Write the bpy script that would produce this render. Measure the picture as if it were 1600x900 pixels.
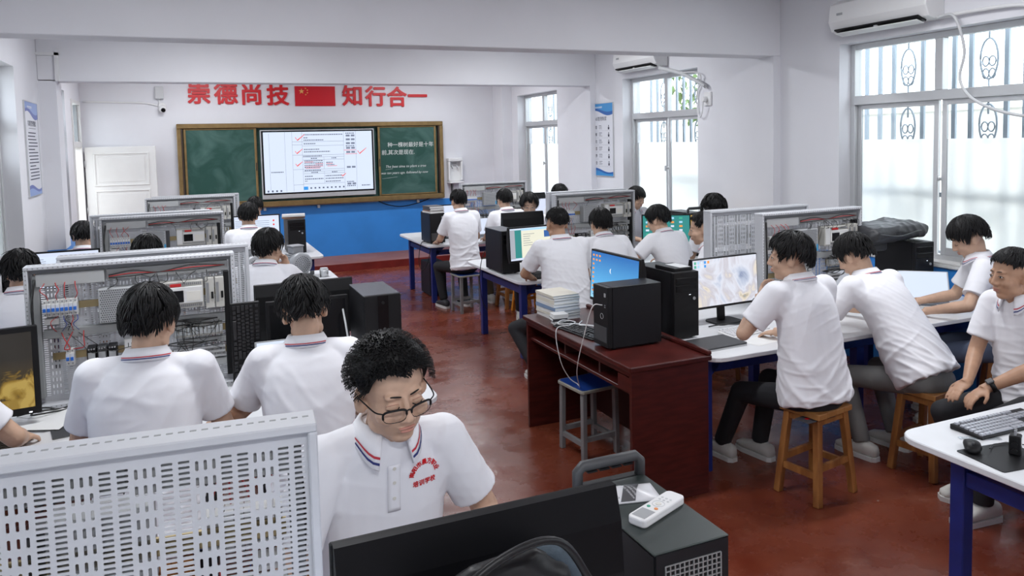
import bpy, bmesh, math, random
import numpy as np
from mathutils import Vector, Matrix, Euler, Quaternion, noise as mnoise
PI = math.pi
SC = bpy.context.scene
COL = SC.collection
for o in list(bpy.data.objects):
    bpy.data.objects.remove(o, do_unlink=True)
rnd = random.Random(7)

# ------------------------------------------------------------------ camera
FPX = 1187.0
EYE = Vector((0.0, 0.0, 2.0))
_vx = Vector((3580 - 800.0, 300.0 - 157, -FPX)).normalized()
_vy = Vector((290 - 800.0, 300.0 - 232, -FPX)).normalized()
_vz = _vx.cross(_vy).normalized()
_vy = _vz.cross(_vx)
CAMROT = Matrix((_vx, _vy, _vz))            # rows are the room axes seen from the camera
cam_d = bpy.data.cameras.new('camera')
cam_d.sensor_fit = 'HORIZONTAL'
cam_d.sensor_width = 36.0
cam_d.lens = FPX / 1600 * 36.0
cam_d.shift_y = -150.0 / 1600.0             # the phone picture was cropped off centre
cam_d.clip_start = 0.05
cam_o = bpy.data.objects.new('camera', cam_d)
COL.objects.link(cam_o)
cam_o.matrix_world = Matrix.Translation(EYE) @ CAMROT.to_4x4()
SC.camera = cam_o

# ------------------------------------------------------------------ world, exposure
SC.view_settings.view_transform = 'Standard'
SC.view_settings.look = 'None'
SC.view_settings.gamma = 1.0
SC.view_settings.use_curve_mapping = False
SC.view_settings.exposure = 0.25
try:
    SC.cycles.use_denoising = True
    SC.cycles.max_bounces = 8
    SC.cycles.diffuse_bounces = 4
    SC.cycles.glossy_bounces = 3
    SC.cycles.transmission_bounces = 6
    SC.cycles.transparent_max_bounces = 12
    SC.cycles.sample_clamp_indirect = 6.0
    SC.cycles.caustics_reflective = False
    SC.cycles.caustics_refractive = False
except Exception:
    pass
wd = bpy.data.worlds.new('sky')
SC.world = wd
wd.use_nodes = True
bg = wd.node_tree.nodes['Background']
bg.inputs[0].default_value = (0.88, 0.94, 1.0, 1)
bg.inputs[1].default_value = 4.4

# room numbers
XL, XR = -1.42, 5.40          # side walls
YF, YB = 13.0, -2.2           # front (board) wall, back wall behind the camera
ZC = 3.42                     # ceiling
PLAT = 0.12                   # podium height
# ceiling tube lamps: (x, y); the light of each sits in its own fixture
LAMPS = [(x, y) for y in (-0.6, 3.6, 7.9, 11.4) for x in (0.3, 3.7)]
for x, y in LAMPS:
    ld = bpy.data.lights.new('tube_light', 'AREA')
    ld.shape = 'RECTANGLE'; ld.size = 1.2; ld.size_y = 0.16
    ld.energy = 38.0
    ld.color = (0.95, 0.97, 1.0)
    lo = bpy.data.objects.new('tube_light', ld)
    lo.location = (x, y, ZC - 0.09)
    COL.objects.link(lo)

# ------------------------------------------------------------------ object helpers
def tag(o, label=None, cat=None, group=None, kind=None):
    if label: o['label'] = label
    if cat: o['category'] = cat
    if group: o['group'] = group
    if kind: o['kind'] = kind
    return o

def thing(name, label, cat, loc=(0, 0, 0), rz=0.0, group=None):
    o = bpy.data.objects.new(name, None)
    o.empty_display_size = 0.05
    COL.objects.link(o)
    o.location = loc
    o.rotation_euler = (0, 0, rz)
    return tag(o, label, cat, group)

def copy_tree(o, parent=None):
    c = o.copy(); COL.objects.link(c)
    c.parent = parent
    for ch in list(o.children):
        copy_tree(ch, c)
    return c

def put(o, loc, rz=0.0, label=None, group=None):
    o.location = loc; o.rotation_euler = (0, 0, rz)
    if label: o['label'] = label
    if group: o['group'] = group
    return o

def rotm(rx=0, ry=0, rz=0):
    return Euler((rx, ry, rz)).to_matrix()

class MB:
    """collects simple solids, then builds ONE mesh object"""
    def __init__(s):
        s.v = []; s.f = []; s.sm = []
    def add(s, verts, faces, smooth=False):
        b = len(s.v)
        s.v.extend([tuple(v) for v in verts])
        for f in faces:
            s.f.append(tuple(b + i for i in f)); s.sm.append(smooth)
        return s
    def box(s, c, d, rot=None, taper=1.0):
        hx, hy, hz = d[0] / 2, d[1] / 2, d[2] / 2
        vs = []
        for z, t in ((-hz, 1.0), (hz, taper)):
            for x, y in ((-hx, -hy), (hx, -hy), (hx, hy), (-hx, hy)):
                v = Vector((x * t, y * t, z))
                if rot is not None: v = rot @ v
                vs.append(v + Vector(c))
        return s.add(vs, [(3, 2, 1, 0), (4, 5, 6, 7), (0, 1, 5, 4), (1, 2, 6, 5), (2, 3, 7, 6), (3, 0, 4, 7)])
    def b2(s, p, q):
        return s.box([(a + b) / 2 for a, b in zip(p, q)], [abs(b - a) for a, b in zip(p, q)])
    def beam(s, p, q, w, h=None, up=(0, 0, 1)):
        h = w if h is None else h
        p, q = Vector(p), Vector(q)
        d = (q - p)
        L = d.length; d = d / L
        u = Vector(up)
        if abs(d.dot(u)) > 0.99: u = Vector((0, 1, 0))
        a = d.cross(u).normalized(); b = a.cross(d)
        vs = []
        for e in (p, q):
            for x, y in ((-1, -1), (1, -1), (1, 1), (-1, 1)):
                vs.append(e + a * (x * w / 2) + b * (y * h / 2))
        return s.add(vs, [(3, 2, 1, 0), (4, 5, 6, 7), (0, 1, 5, 4), (1, 2, 6, 5), (2, 3, 7, 6), (3, 0, 4, 7)])
    def cyl(s, p, q, r, r2=None, n=12, cap=True, smooth=True):
        r2 = r if r2 is None else r2
        p, q = Vector(p), Vector(q)
        d = (q - p).normalized()
        u = Vector((0, 0, 1)) if abs(d.z) < 0.9 else Vector((1, 0, 0))
        a = d.cross(u).normalized(); b = d.cross(a)
        vs = []
        for e, R in ((p, r), (q, r2)):
            for i in range(n):
                t = 2 * PI * i / n
                vs.append(e + a * (math.cos(t) * R) + b * (math.sin(t) * R))
        s.add(vs, [(i, (i + 1) % n, n + (i + 1) % n, n + i) for i in range(n)], smooth)
        if cap:
            k = len(s.v) - 2 * n
            s.f.append(tuple(k + i for i in reversed(range(n)))); s.sm.append(False)
            s.f.append(tuple(k + n + i for i in range(n))); s.sm.append(False)
        return s
    def tube(s, pts, r, n=6, radii=None, cap=True):
        pts = [Vector(p) for p in pts]
        m = len(pts); vs = []; fs = []
        t0 = (pts[1] - pts[0]).normalized()
        u = Vector((0, 0, 1)) if abs(t0.z) < 0.9 else Vector((1, 0, 0))
        a = t0.cross(u).normalized()
        for i, p in enumerate(pts):
            t = (pts[min(i + 1, m - 1)] - pts[max(i - 1, 0)])
            t = t.normalized() if t.length > 1e-9 else t0
            a = (a - t * a.dot(t))
            a = a.normalized() if a.length > 1e-6 else t.orthogonal().normalized()
            b = t.cross(a)
            R = radii[i] if radii else r
            for k in range(n):
                w = 2 * PI * k / n
                vs.append(p + a * (math.cos(w) * R) + b * (math.sin(w) * R))
        for i in range(m - 1):
            for k in range(n):
                fs.append((i * n + k, i * n + (k + 1) % n, (i + 1) * n + (k + 1) % n, (i + 1) * n + k))
        if cap:
            fs.append(tuple(reversed(range(n)))); fs.append(tuple((m - 1) * n + k for k in range(n)))
        return s.add(vs, fs, True)
    def lathe(s, prof, c=(0, 0, 0), n=16, axis=None):
        """prof: (radius, height) list around z (or axis matrix)"""
        vs = []; fs = []
        for r, z in prof:
            for k in range(n):
                w = 2 * PI * k / n
                v = Vector((r * math.cos(w), r * math.sin(w), z))
                if axis is not None: v = axis @ v
                vs.append(v + Vector(c))
        for i in range(len(prof) - 1):
            for k in range(n):
                fs.append((i * n + k, i * n + (k + 1) % n, (i + 1) * n + (k + 1) % n, (i + 1) * n + k))
        fs.append(tuple(reversed(range(n)))); fs.append(tuple((len(prof) - 1) * n + k for k in range(n)))
        return s.add(vs, fs, True)
    def prism(s, poly, z0, z1, M=None):
        """extruded polygon; M maps (x, y, z) to its place"""
        n = len(poly)
        vs = [Vector((x, y, z0)) for x, y in poly] + [Vector((x, y, z1)) for x, y in poly]
        if M is not None: vs = [M @ v for v in vs]
        return s.add(vs, [tuple(reversed(range(n))), tuple(range(n, 2 * n))] + [(i, (i + 1) % n, n + (i + 1) % n, n + i) for i in range(n)])
    def sphere(s, c, r, n=12, m=8, sc=(1, 1, 1), rot=None):
        vs = []; fs = []
        for i in range(m + 1):
            t = PI * i / m
            for k in range(n):
                w = 2 * PI * k / n
                v = Vector((math.sin(t) * math.cos(w) * r * sc[0], math.sin(t) * math.sin(w) * r * sc[1], math.cos(t) * r * sc[2]))
                if rot is not None: v = rot @ v
                vs.append(v + Vector(c))
        for i in range(m):
            for k in range(n):
                fs.append((i * n + k, (i + 1) * n + k, (i + 1) * n + (k + 1) % n, i * n + (k + 1) % n))
        return s.add(vs, fs, True)
    def mesh(s, name):
        me = bpy.data.meshes.new(name)
        me.from_pydata(s.v, [], s.f)
        me.polygons.foreach_set('use_smooth', s.sm)
        me.update()
        return me
    def build(s, name, mat, parent=None, bevel=0.0, seg=1, loc=None, subsurf=0):
        o = bpy.data.objects.new(name, s.mesh(name))
        COL.objects.link(o)
        if mat is not None: o.data.materials.append(M[mat] if isinstance(mat, str) else mat)
        if parent is not None: o.parent = parent
        if loc is not None: o.location = loc
        if bevel > 0:
            md = o.modifiers.new('bevel', 'BEVEL')
            md.width = bevel; md.segments = seg; md.limit_method = 'ANGLE'; md.angle_limit = math.radians(40)
        if subsurf:
            md = o.modifiers.new('sub', 'SUBSURF'); md.levels = subsurf; md.render_levels = subsurf
        return o

def obj(name, me, mat, parent=None, loc=None, rot=None):
    o = bpy.data.objects.new(name, me); COL.objects.link(o)
    if mat is not None and not me.materials: me.materials.append(M[mat] if isinstance(mat, str) else mat)
    if parent is not None: o.parent = parent
    if loc is not None: o.location = loc
    if rot is not None: o.rotation_euler = rot
    return o

def struct(name, mb, mat, label=None, **k):
    o = mb.build(name, mat, **k)
    o['kind'] = 'structure'
    if label: o['label'] = label
    return o

def smooth_pts(ctrl, n=8):
    """Catmull-Rom through the control points"""
    P = [Vector(p) for p in ctrl]
    P = [P[0] * 2 - P[1]] + P + [P[-1] * 2 - P[-2]]
    out = []
    for i in range(1, len(P) - 2):
        for k in range(n):
            t = k / n
            a, b, c, d = P[i - 1], P[i], P[i + 1], P[i + 2]
            out.append(0.5 * ((2 * b) + (c - a) * t + (2 * a - 5 * b + 4 * c - d) * t * t + (3 * b - a - 3 * c + d) * t ** 3))
    out.append(P[-2])
    return out

def rrect(w, h, r, n=4, cx=0, cy=0):
    out = []
    for (sx, sy, a0) in ((1, 1, 0), (-1, 1, 90), (-1, -1, 180), (1, -1, 270)):
        for k in range(n + 1):
            a = math.radians(a0 + 90 * k / n)
            out.append((cx + sx * (w / 2 - r) + r * math.cos(a), cy + sy * (h / 2 - r) + r * math.sin(a)))
    return out

def text_mesh(body, size, extrude=0.0, bold=0.0, align='CENTER'):
    cu = bpy.data.curves.new('lettering', 'FONT')
    cu.body = body; cu.size = size; cu.extrude = extrude; cu.offset = bold
    cu.align_x = align; cu.align_y = 'CENTER'
    cu.resolution_u = 3
    to = bpy.data.objects.new('lettering', cu); COL.objects.link(to)
    dg = bpy.context.evaluated_depsgraph_get()
    me = bpy.data.meshes.new_from_object(to.evaluated_get(dg))
    bpy.data.objects.remove(to, do_unlink=True)
    bpy.data.curves.remove(cu)
    me.name = 'lettering'
    return me
# ------------------------------------------------------------------ materials
M = {}
def mat(name, col, rough=0.5, metal=0.0, var=0.0, vscale=8.0, bump=0.0, bscale=30.0, spec=0.5, col2=None, sheen=0.0, coat=0.0, stretch=None, emit=0.0, alpha=1.0):
    m = bpy.data.materials.new(name); m.use_nodes = True
    nt = m.node_tree; N = nt.nodes; b = N['Principled BSDF']
    b.inputs['Base Color'].default_value = (*col, 1)
    b.inputs['Roughness'].default_value = rough
    b.inputs['Metallic'].default_value = metal
    b.inputs['Specular IOR Level'].default_value = spec
    if sheen: b.inputs['Sheen Weight'].default_value = sheen
    if coat:
        b.inputs['Coat Weight'].default_value = coat; b.inputs['Coat Roughness'].default_value = 0.08
    if emit:
        b.inputs['Emission Color'].default_value = (*col, 1); b.inputs['Emission Strength'].default_value = emit
    if var or bump or col2:
        tc = N.new('ShaderNodeTexCoord')
        src = tc.outputs['Object']
        if stretch:
            mp = N.new('ShaderNodeMapping'); mp.inputs['Scale'].default_value = stretch
            nt.links.new(src, mp.inputs[0]); src = mp.outputs[0]
    if var or col2:
        n = N.new('ShaderNodeTexNoise'); n.inputs['Scale'].default_value = vscale; n.inputs['Detail'].default_value = 5
        nt.links.new(src, n.inputs['Vector'])
        r = N.new('ShaderNodeValToRGB')
        c2 = col2 if col2 else tuple(min(1, c * (1 + var)) for c in col)
        c1 = col if col2 else tuple(c * (1 - var) for c in col)
        r.color_ramp.elements[0].position = 0.35; r.color_ramp.elements[1].position = 0.65
        r.color_ramp.elements[0].color = (*c1, 1); r.color_ramp.elements[1].color = (*c2, 1)
        nt.links.new(n.outputs['Fac'], r.inputs[0])
        nt.links.new(r.outputs[0], b.inputs['Base Color'])
    if bump:
        n2 = N.new('ShaderNodeTexNoise'); n2.inputs['Scale'].default_value = bscale; n2.inputs['Detail'].default_value = 3
        nt.links.new(src, n2.inputs['Vector'])
        bp = N.new('ShaderNodeBump'); bp.inputs['Strength'].default_value = bump; bp.inputs['Distance'].default_value = 0.02
        nt.links.new(n2.outputs['Fac'], bp.inputs['Height'])
        nt.links.new(bp.outputs[0], b.inputs['Normal'])
    M[name] = m
    return m

mat('wall', (0.78, 0.78, 0.815), 0.85, var=0.02, vscale=1.5, bump=0.04, bscale=6)
mat('beam_paint', (0.80, 0.80, 0.83), 0.85, var=0.015, vscale=2, bump=0.03, bscale=8)
mat('ceiling', (0.82, 0.82, 0.84), 0.9)
mat('blue_paint', (0.035, 0.25, 0.70), 0.45, var=0.06, vscale=2)
mat('red_kerb', (0.19, 0.018, 0.014), 0.4, var=0.15, vscale=6)
mat('white_plastic', (0.80, 0.80, 0.80), 0.4)
mat('white_paint', (0.77, 0.765, 0.75), 0.45, var=0.02, vscale=5)
mat('cream_plastic', (0.72, 0.70, 0.64), 0.5)
mat('alu', (0.62, 0.63, 0.64), 0.38, metal=0.55)
mat('alu_dark', (0.30, 0.31, 0.32), 0.45, metal=0.5)
mat('black_plastic', (0.009, 0.009, 0.010), 0.45, spec=0.25)
mat('black_gloss', (0.005, 0.005, 0.006), 0.16, spec=0.25)
mat('black_metal', (0.018, 0.018, 0.020), 0.45, bump=0.02, bscale=300)
mat('dark_grey', (0.05, 0.052, 0.056), 0.5)
mat('grey_plastic', (0.35, 0.36, 0.37), 0.5)
mat('light_grey', (0.58, 0.59, 0.60), 0.5)
mat('gold_frame', (0.30, 0.20, 0.085), 0.35, metal=0.7, var=0.12, vscale=12)
mat('brown_dark', (0.05, 0.03, 0.02), 0.5)
mat('red_letter', (0.62, 0.006, 0.012), 0.4)
mat('flag_red', (0.60, 0.0, 0.01), 0.5)
mat('flag_yellow', (0.80, 0.42, 0.12), 0.5)
mat('chalk', (0.75, 0.78, 0.76), 0.9)
mat('paper', (0.80, 0.80, 0.79), 0.8)
mat('paper_grey', (0.62, 0.62, 0.63), 0.8)
mat('ink', (0.06, 0.06, 0.09), 0.8)
mat('poster_blue', (0.02, 0.12, 0.42), 0.5)
mat('poster_blue2', (0.04, 0.28, 0.62), 0.5)
mat('poster_violet', (0.16, 0.20, 0.47), 0.5)
mat('poster_violet2', (0.30, 0.40, 0.68), 0.5)
mat('poster_paper', (0.74, 0.75, 0.80), 0.45)
mat('red_mark', (0.75, 0.05, 0.03), 0.6)
mat('outside_wall', (0.78, 0.76, 0.70), 0.9, var=0.08, vscale=1.2)
mat('outside_iron', (0.36, 0.42, 0.47), 0.6)
mat('outside_ground', (0.5, 0.5, 0.47), 0.9)
mat('leaf', (0.12, 0.19, 0.06), 0.7, var=0.3, vscale=8)
mat('bark', (0.10, 0.07, 0.05), 0.9)
mat('lamp_white', (0.9, 0.9, 0.9), 0.4)
mat('tube_glow', (0.95, 0.97, 1.0), 0.5, emit=6.0)

def glass_mat(name, tint, gloss, frosted=0.0):
    m = bpy.data.materials.new(name); m.use_nodes = True
    nt = m.node_tree; N = nt.nodes
    N.remove(N['Principled BSDF'])
    out = N['Material Output']
    tr = N.new('ShaderNodeBsdfTransparent'); tr.inputs[0].default_value = (*tint, 1)
    gl = N.new('ShaderNodeBsdfGlossy'); gl.inputs['Roughness'].default_value = 0.03
    mx = N.new('ShaderNodeMixShader'); mx.inputs[0].default_value = gloss
    base = tr
    if frosted:
        rf = N.new('ShaderNodeBsdfRefraction'); rf.inputs['Roughness'].default_value = frosted; rf.inputs['IOR'].default_value = 1.35
        rf.inputs[0].default_value = (*tint, 1)
        base = rf
    nt.links.new(base.outputs[0], mx.inputs[1]); nt.links.new(gl.outputs[0], mx.inputs[2])
    nt.links.new(mx.outputs[0], out.inputs[0])
    M[name] = m
glass_mat('clear_glass', (0.97, 0.99, 1.0), 0.04)
glass_mat('frosted_glass', (0.97, 0.985, 1.0), 0.03, 0.38)
glass_mat('spectacle_glass', (0.99, 0.99, 0.99), 0.03)
glass_mat('clear_plastic', (0.85, 0.87, 0.88), 0.12)

def floor_mat():
    m = bpy.data.materials.new('floor_paint'); m.use_nodes = True
    nt = m.node_tree; N = nt.nodes; L = nt.links; b = N['Principled BSDF']
    tc = N.new('ShaderNodeTexCoord')
    def noise(s, d=6, rough=0.6):
        n = N.new('ShaderNodeTexNoise'); n.inputs['Scale'].default_value = s; n.inputs['Detail'].default_value = d
        n.inputs['Roughness'].default_value = rough
        L.new(tc.outputs['Object'], n.inputs['Vector']); return n
    def ramp(src, stops):
        r = N.new('ShaderNodeValToRGB'); e = r.color_ramp.elements
        e[0].position, e[0].color = stops[0][0], (*stops[0][1], 1)
        e[1].position, e[1].color = stops[1][0], (*stops[1][1], 1)
        for p, c in stops[2:]:
            k = e.new(p); k.color = (*c, 1)
        L.new(src.outputs['Fac'], r.inputs[0]); return r
    big = ramp(noise(1.1, 8, 0.65), [(0.36, (0.125, 0.022, 0.010)), (0.62, (0.205, 0.052, 0.027))])
    worn = ramp(noise(2.6, 10, 0.72), [(0.55, (0, 0, 0)), (0.72, (1, 1, 1))])
    mx = N.new('ShaderNodeMixRGB'); mx.inputs[2].default_value = (0.27, 0.105, 0.068, 1)
    mul = N.new('ShaderNodeMath'); mul.operation = 'MULTIPLY'; mul.inputs[1].default_value = 0.6
    L.new(worn.outputs[0], mul.inputs[0]); L.new(mul.outputs[0], mx.inputs[0]); L.new(big.outputs[0], mx.inputs[1])
    spot = ramp(noise(9.0, 3, 0.5), [(0.735, (0, 0, 0)), (0.76, (1, 1, 1))])
    mx2 = N.new('ShaderNodeMixRGB'); mx2.inputs[2].default_value = (0.36, 0.27, 0.24, 1)
    L.new(spot.outputs[0], mx2.inputs[0]); L.new(mx.outputs[0], mx2.inputs[1])
    L.new(mx2.outputs[0], b.inputs['Base Color'])
    rr = ramp(noise(3.2, 6, 0.6), [(0.35, (0.16,) * 3), (0.7, (0.42,) * 3)])
    L.new(rr.outputs[0], b.inputs['Roughness'])
    bp = N.new('ShaderNodeBump'); bp.inputs['Strength'].default_value = 0.08; bp.inputs['Distance'].default_value = 0.02
    L.new(noise(14, 4).outputs['Fac'], bp.inputs['Height']); L.new(bp.outputs[0], b.inputs['Normal'])
    M['floor_paint'] = m
floor_mat()

def board_mat():
    m = bpy.data.materials.new('chalkboard'); m.use_nodes = True
    nt = m.node_tree; N = nt.nodes; L = nt.links; b = N['Principled BSDF']
    tc = N.new('ShaderNodeTexCoord')
    n = N.new('ShaderNodeTexNoise'); n.inputs['Scale'].default_value = 2.2; n.inputs['Detail'].default_value = 7; n.inputs['Distortion'].default_value = 1.2
    L.new(tc.outputs['Object'], n.inputs['Vector'])
    r = N.new('ShaderNodeValToRGB'); e = r.color_ramp.elements
    e[0].position, e[0].color = 0.42, (0.010, 0.066, 0.050, 1)
    e[1].position, e[1].color = 0.78, (0.075, 0.16, 0.14, 1)
    L.new(n.outputs['Fac'], r.inputs[0]); L.new(r.outputs[0], b.inputs['Base Color'])
    b.inputs['Roughness'].default_value = 0.55
    M['chalkboard'] = m
board_mat()
# ------------------------------------------------------------------ the room
struct('floor', MB().b2((XL - 0.3, YB, -0.2), (XR + 0.3, YF + 0.25, 0.0)), 'floor_paint', 'worn red painted concrete floor')
struct('floor', MB().b2((-0.62, 12.02, 0.0), (5.4, YF, PLAT - 0.004)), 'red_kerb', 'dark red podium step along the front wall')
def podium_mat():
    m = M['floor_paint'].copy(); m.name = 'podium_paint'
    for n in m.node_tree.nodes:
        if n.type == 'VALTORGB' and n.color_ramp.elements[0].position == 0.36 or (n.type == 'VALTORGB' and abs(n.color_ramp.elements[0].position - 0.36) < 1e-3):
            n.color_ramp.elements[0].color = (0.20, 0.075, 0.062, 1); n.color_ramp.elements[1].color = (0.27, 0.125, 0.11, 1)
    for l in list(m.node_tree.links):
        if l.to_socket.name == 'Roughness' and l.to_node.type == 'BSDF_PRINCIPLED': m.node_tree.links.remove(l)
    m.node_tree.nodes['Principled BSDF'].inputs['Roughness'].default_value = 0.7
    M['podium_paint'] = m
podium_mat()
struct('floor', MB().b2((-0.62, 12.03, PLAT - 0.004), (5.4, YF, PLAT)), 'podium_paint', 'worn podium top in front of the board')
struct('ceiling', MB().b2((XL - 0.3, YB, ZC), (XR + 0.3, YF + 0.25, ZC + 0.15)), 'ceiling', 'white plaster ceiling')

# front wall with blue dado
struct('wall_front', MB().b2((XL - 0.3, YF, 0), (XR + 0.3, YF + 0.25, ZC)), 'wall', 'white front wall behind the chalkboard')
BT = 1.0
struct('trim_1', MB().b2((-0.55, YF - 0.006, PLAT), (XR - 0.16, YF, BT)), 'blue_paint', 'bright blue painted dado under the chalkboard')
struct('wall_back', MB().b2((XL - 0.3, YB - 0.25, 0), (XR + 0.3, YB, ZC)), 'wall', 'white back wall')

def side_wall(side, x, openings, label):
    """openings: (y0, y1, z0, z1); wall is 0.28 thick, outward from x"""
    s = -1 if side == 'left' else 1
    T = 0.28 * s
    mb = MB(); ys = YB
    for (y0, y1, z0, z1) in sorted(openings):
        mb.b2((x, ys, 0), (x + T, y0, ZC))
        if z0 > 0.01: mb.b2((x, y0, 0), (x + T, y1, z0))
        mb.b2((x, y0, z1), (x + T, y1, ZC))
        ys = y1
    mb.b2((x, ys, 0), (x + T, YF, ZC))
    struct('wall_' + side, mb, 'wall', label)
    # dado
    mb = MB(); ys = YB
    for (y0, y1, z0, z1) in sorted(openings):
        mb.b2((x - 0.005 * s, ys, 0), (x, y0, 0.93))
        if z0 > 0.1: mb.b2((x - 0.005 * s, y0, 0), (x, y1, min(z0, 0.93)))
        ys = y1
    mb.b2((x - 0.005 * s, ys, 0), (x, YF, 0.93))
    struct('trim_2' if side == 'left' else 'trim_3', mb, 'blue_paint', 'blue painted dado on the %s wall' % side)

WZ0, WZ1 = 0.96, 2.79
WR = [(10.75, 12.30), (7.18, 8.80), (3.38, 5.13), (-0.6, 1.1)]
WL = [(10.55, 11.45), (6.6, 8.28), (2.9, 4.6), (-0.6, 1.1)]
DOOR_L = (12.0, 12.88)
side_wall('right', XR, [(a, b, WZ0, WZ1) for a, b in WR], 'white right wall with three windows')
side_wall('left', XL, [(a, b, WZ0, WZ1) for a, b in WL] + [(DOOR_L[0], DOOR_L[1], 0.0, 2.72)], 'white left wall with windows and doorway')

# pilasters and ceiling beams
BZ = 2.77
def pilaster(n, x0, x1, y0, y1, top, label):
    struct('wall_pilaster_%d' % n, MB().b2((x0, y0, 0), (x1, y1, top)), 'wall', label, bevel=0.004)
    s = 1 if x0 < 2 else -1
struct('trim_4', MB().b2((XL, 5.86, BZ), (XR, 6.12, ZC)), 'beam_paint', 'nearest white ceiling beam across the room', bevel=0.006)
struct('trim_5', MB().b2((XL, 9.52, BZ - 0.015), (XR, 9.77, ZC)), 'beam_paint', 'second white ceiling beam further from the camera', bevel=0.006)
for i, (y0, y1) in enumerate(((5.86, 6.68), (9.52, 10.2), (12.55, YF))):
    struct('trim_%d' % (6 + i), MB().b2((XR - 0.09 - (0.1 if i == 2 else 0), y0, 0), (XR, y1, ZC if i == 2 else BZ)), 'wall',
           ['nearest pilaster on the right wall', 'middle pilaster on the right wall', 'corner pilaster right of the board'][i])
    struct('trim_%d' % (9 + i), MB().b2((XL, y0, 0), (XL + 0.17, y1 - (0.3 if i < 2 else 0), BZ)), 'wall',
           ['nearest pilaster on the left wall', 'middle pilaster on the left wall', 'corner pilaster beside the doorway'][i]) if i < 2 else None
struct('trim_12', MB().b2((XL, 9.525 - 0.006, 0), (XL + 0.176, 9.526, 0.93)).b2((XL + 0.17, 9.52, 0), (XL + 0.176, 9.9, 0.93)), 'blue_paint', 'blue dado on the middle left pilaster')
# small plastic cable duct at the left end of the far beam
struct('trim_13', MB().b2((XL + 0.17, 9.49, BZ - 0.015), (XL + 0.21, 9.52, 3.06)).b2((XL, 9.49, 3.03), (XL + 0.21, 9.52, 3.06)), 'white_plastic', 'white cable duct along the far beam')

# ceiling lamps
for i, (x, y) in enumerate(LAMPS):
    t = thing('tube_lamp', 'white ceiling tube lamp, row %s, %s side' % (['behind the camera', 'nearest the camera', 'in the middle bay', 'by the board'][i // 2], ['left', 'right'][i % 2]), 'lamp', (x, y, ZC), group='ceiling tube lamps')
    MB().box((0, 0, -0.02), (1.26, 0.18, 0.04)).build('housing', 'lamp_white', t)
    MB().cyl((-0.6, 0, -0.058), (0.6, 0, -0.058), 0.014, n=10).build('tube', 'tube_glow', t)

# ------------------------------------------------------------------ windows
def window(n, x, y0, y1, side, label, bars=True):
    """frame sits at 2/3 of the wall thickness; two fixed top lights, two sliding sashes with frosted film below"""
    s = 1 if side == 'right' else -1
    root = thing('window_%d' % n, label, None, (x + 0.17 * s, (y0 + y1) / 2, WZ0))
    root['kind'] = 'structure'
    w = y1 - y0; h = WZ1 - WZ0; t = 0.05
    tr = 2.30 - WZ0
    fr = MB()
    fr.b2((-0.035, -w / 2, 0), (0.035, -w / 2 + t, h)).b2((-0.035, w / 2 - t, 0), (0.035, w / 2, h))
    fr.b2((-0.035, -w / 2 + t, 0), (0.035, w / 2 - t, t)).b2((-0.035, -w / 2 + t, h - t), (0.035, w / 2 - t, h))
    fr.build('window_frame', 'alu', root, bevel=0.003)
    MB().b2((-0.05, -w / 2 + t, tr - 0.05), (0.035, w / 2 - t, tr + 0.03)).build('transom', 'alu', root, bevel=0.004)
    MB().b2((-0.04, -0.035, tr + 0.03), (0.03, 0.035, h - t)).build('mullion', 'alu', root, bevel=0.003)
    for k in (-1, 1):
        c = k * (w / 4 - t / 4)
        hw = w / 4 - t * 0.75 - 0.03
        MB().b2((-0.003, c - hw - 0.01, tr + 0.03), (0.003, c + hw + 0.01, h - t)).build('pane', 'clear_glass', root)
        off = 0.012 * k
        sash = MB()
        q = 0.042
        a0, a1 = (c - hw - 0.03, c + hw + 0.03)
        sash.b2((off - 0.011, a0, t), (off + 0.011, a0 + q, tr - 0.05)).b2((off - 0.011, a1 - q, t), (off + 0.011, a1, tr - 0.05))
        sash.b2((off - 0.011, a0 + q, t), (off + 0.011, a1 - q, t + 0.06)).b2((off - 0.011, a0 + q, tr - 0.09), (off + 0.011, a1 - q, tr - 0.05))
        so = sash.build('sash', 'alu', root, bevel=0.002)
        film = tr - 0.36
        MB().b2((off - 0.003, a0 + q, t + 0.06), (off + 0.003, a1 - q, film)).build('frosted_pane', 'frosted_glass', so)
        MB().b2((off - 0.003, a0 + q, film), (off + 0.003, a1 - q, tr - 0.09)).build('clear_pane', 'clear_glass', so)
    lk = MB().cyl((-0.05 * s, 0.0, 0.66), (0, 0.0, 0.66), 0.018).box((-0.055 * s, 0.0, 0.655), (0.012, 0.028, 0.07))
    lk.build('latch', 'alu', root)
    sl = MB().b2((-0.16 * s, -w / 2, -0.02), (-0.19 * s, w / 2, 0.0)).b2((-0.16 * s, -w / 2, 0.0), (-0.03 * s, w / 2, 0.012))
    sl.build('window_sill', 'white_paint', root)
    return root
for i, (a, b) in enumerate(WR):
    window(i + 1, XR, a, b, 'right', ['farthest right wall window, beside the board', 'middle right wall window beside the poster', 'nearest large right wall window under the air conditioner', 'right wall window behind the camera'][i])
for i, (a, b) in enumerate(WL):
    window(i + 5, XL, a, b, 'left', ['left wall window beside the doorway', 'left wall window before the poster', 'left wall window near the camera', 'left wall window behind the camera'][i])

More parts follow.
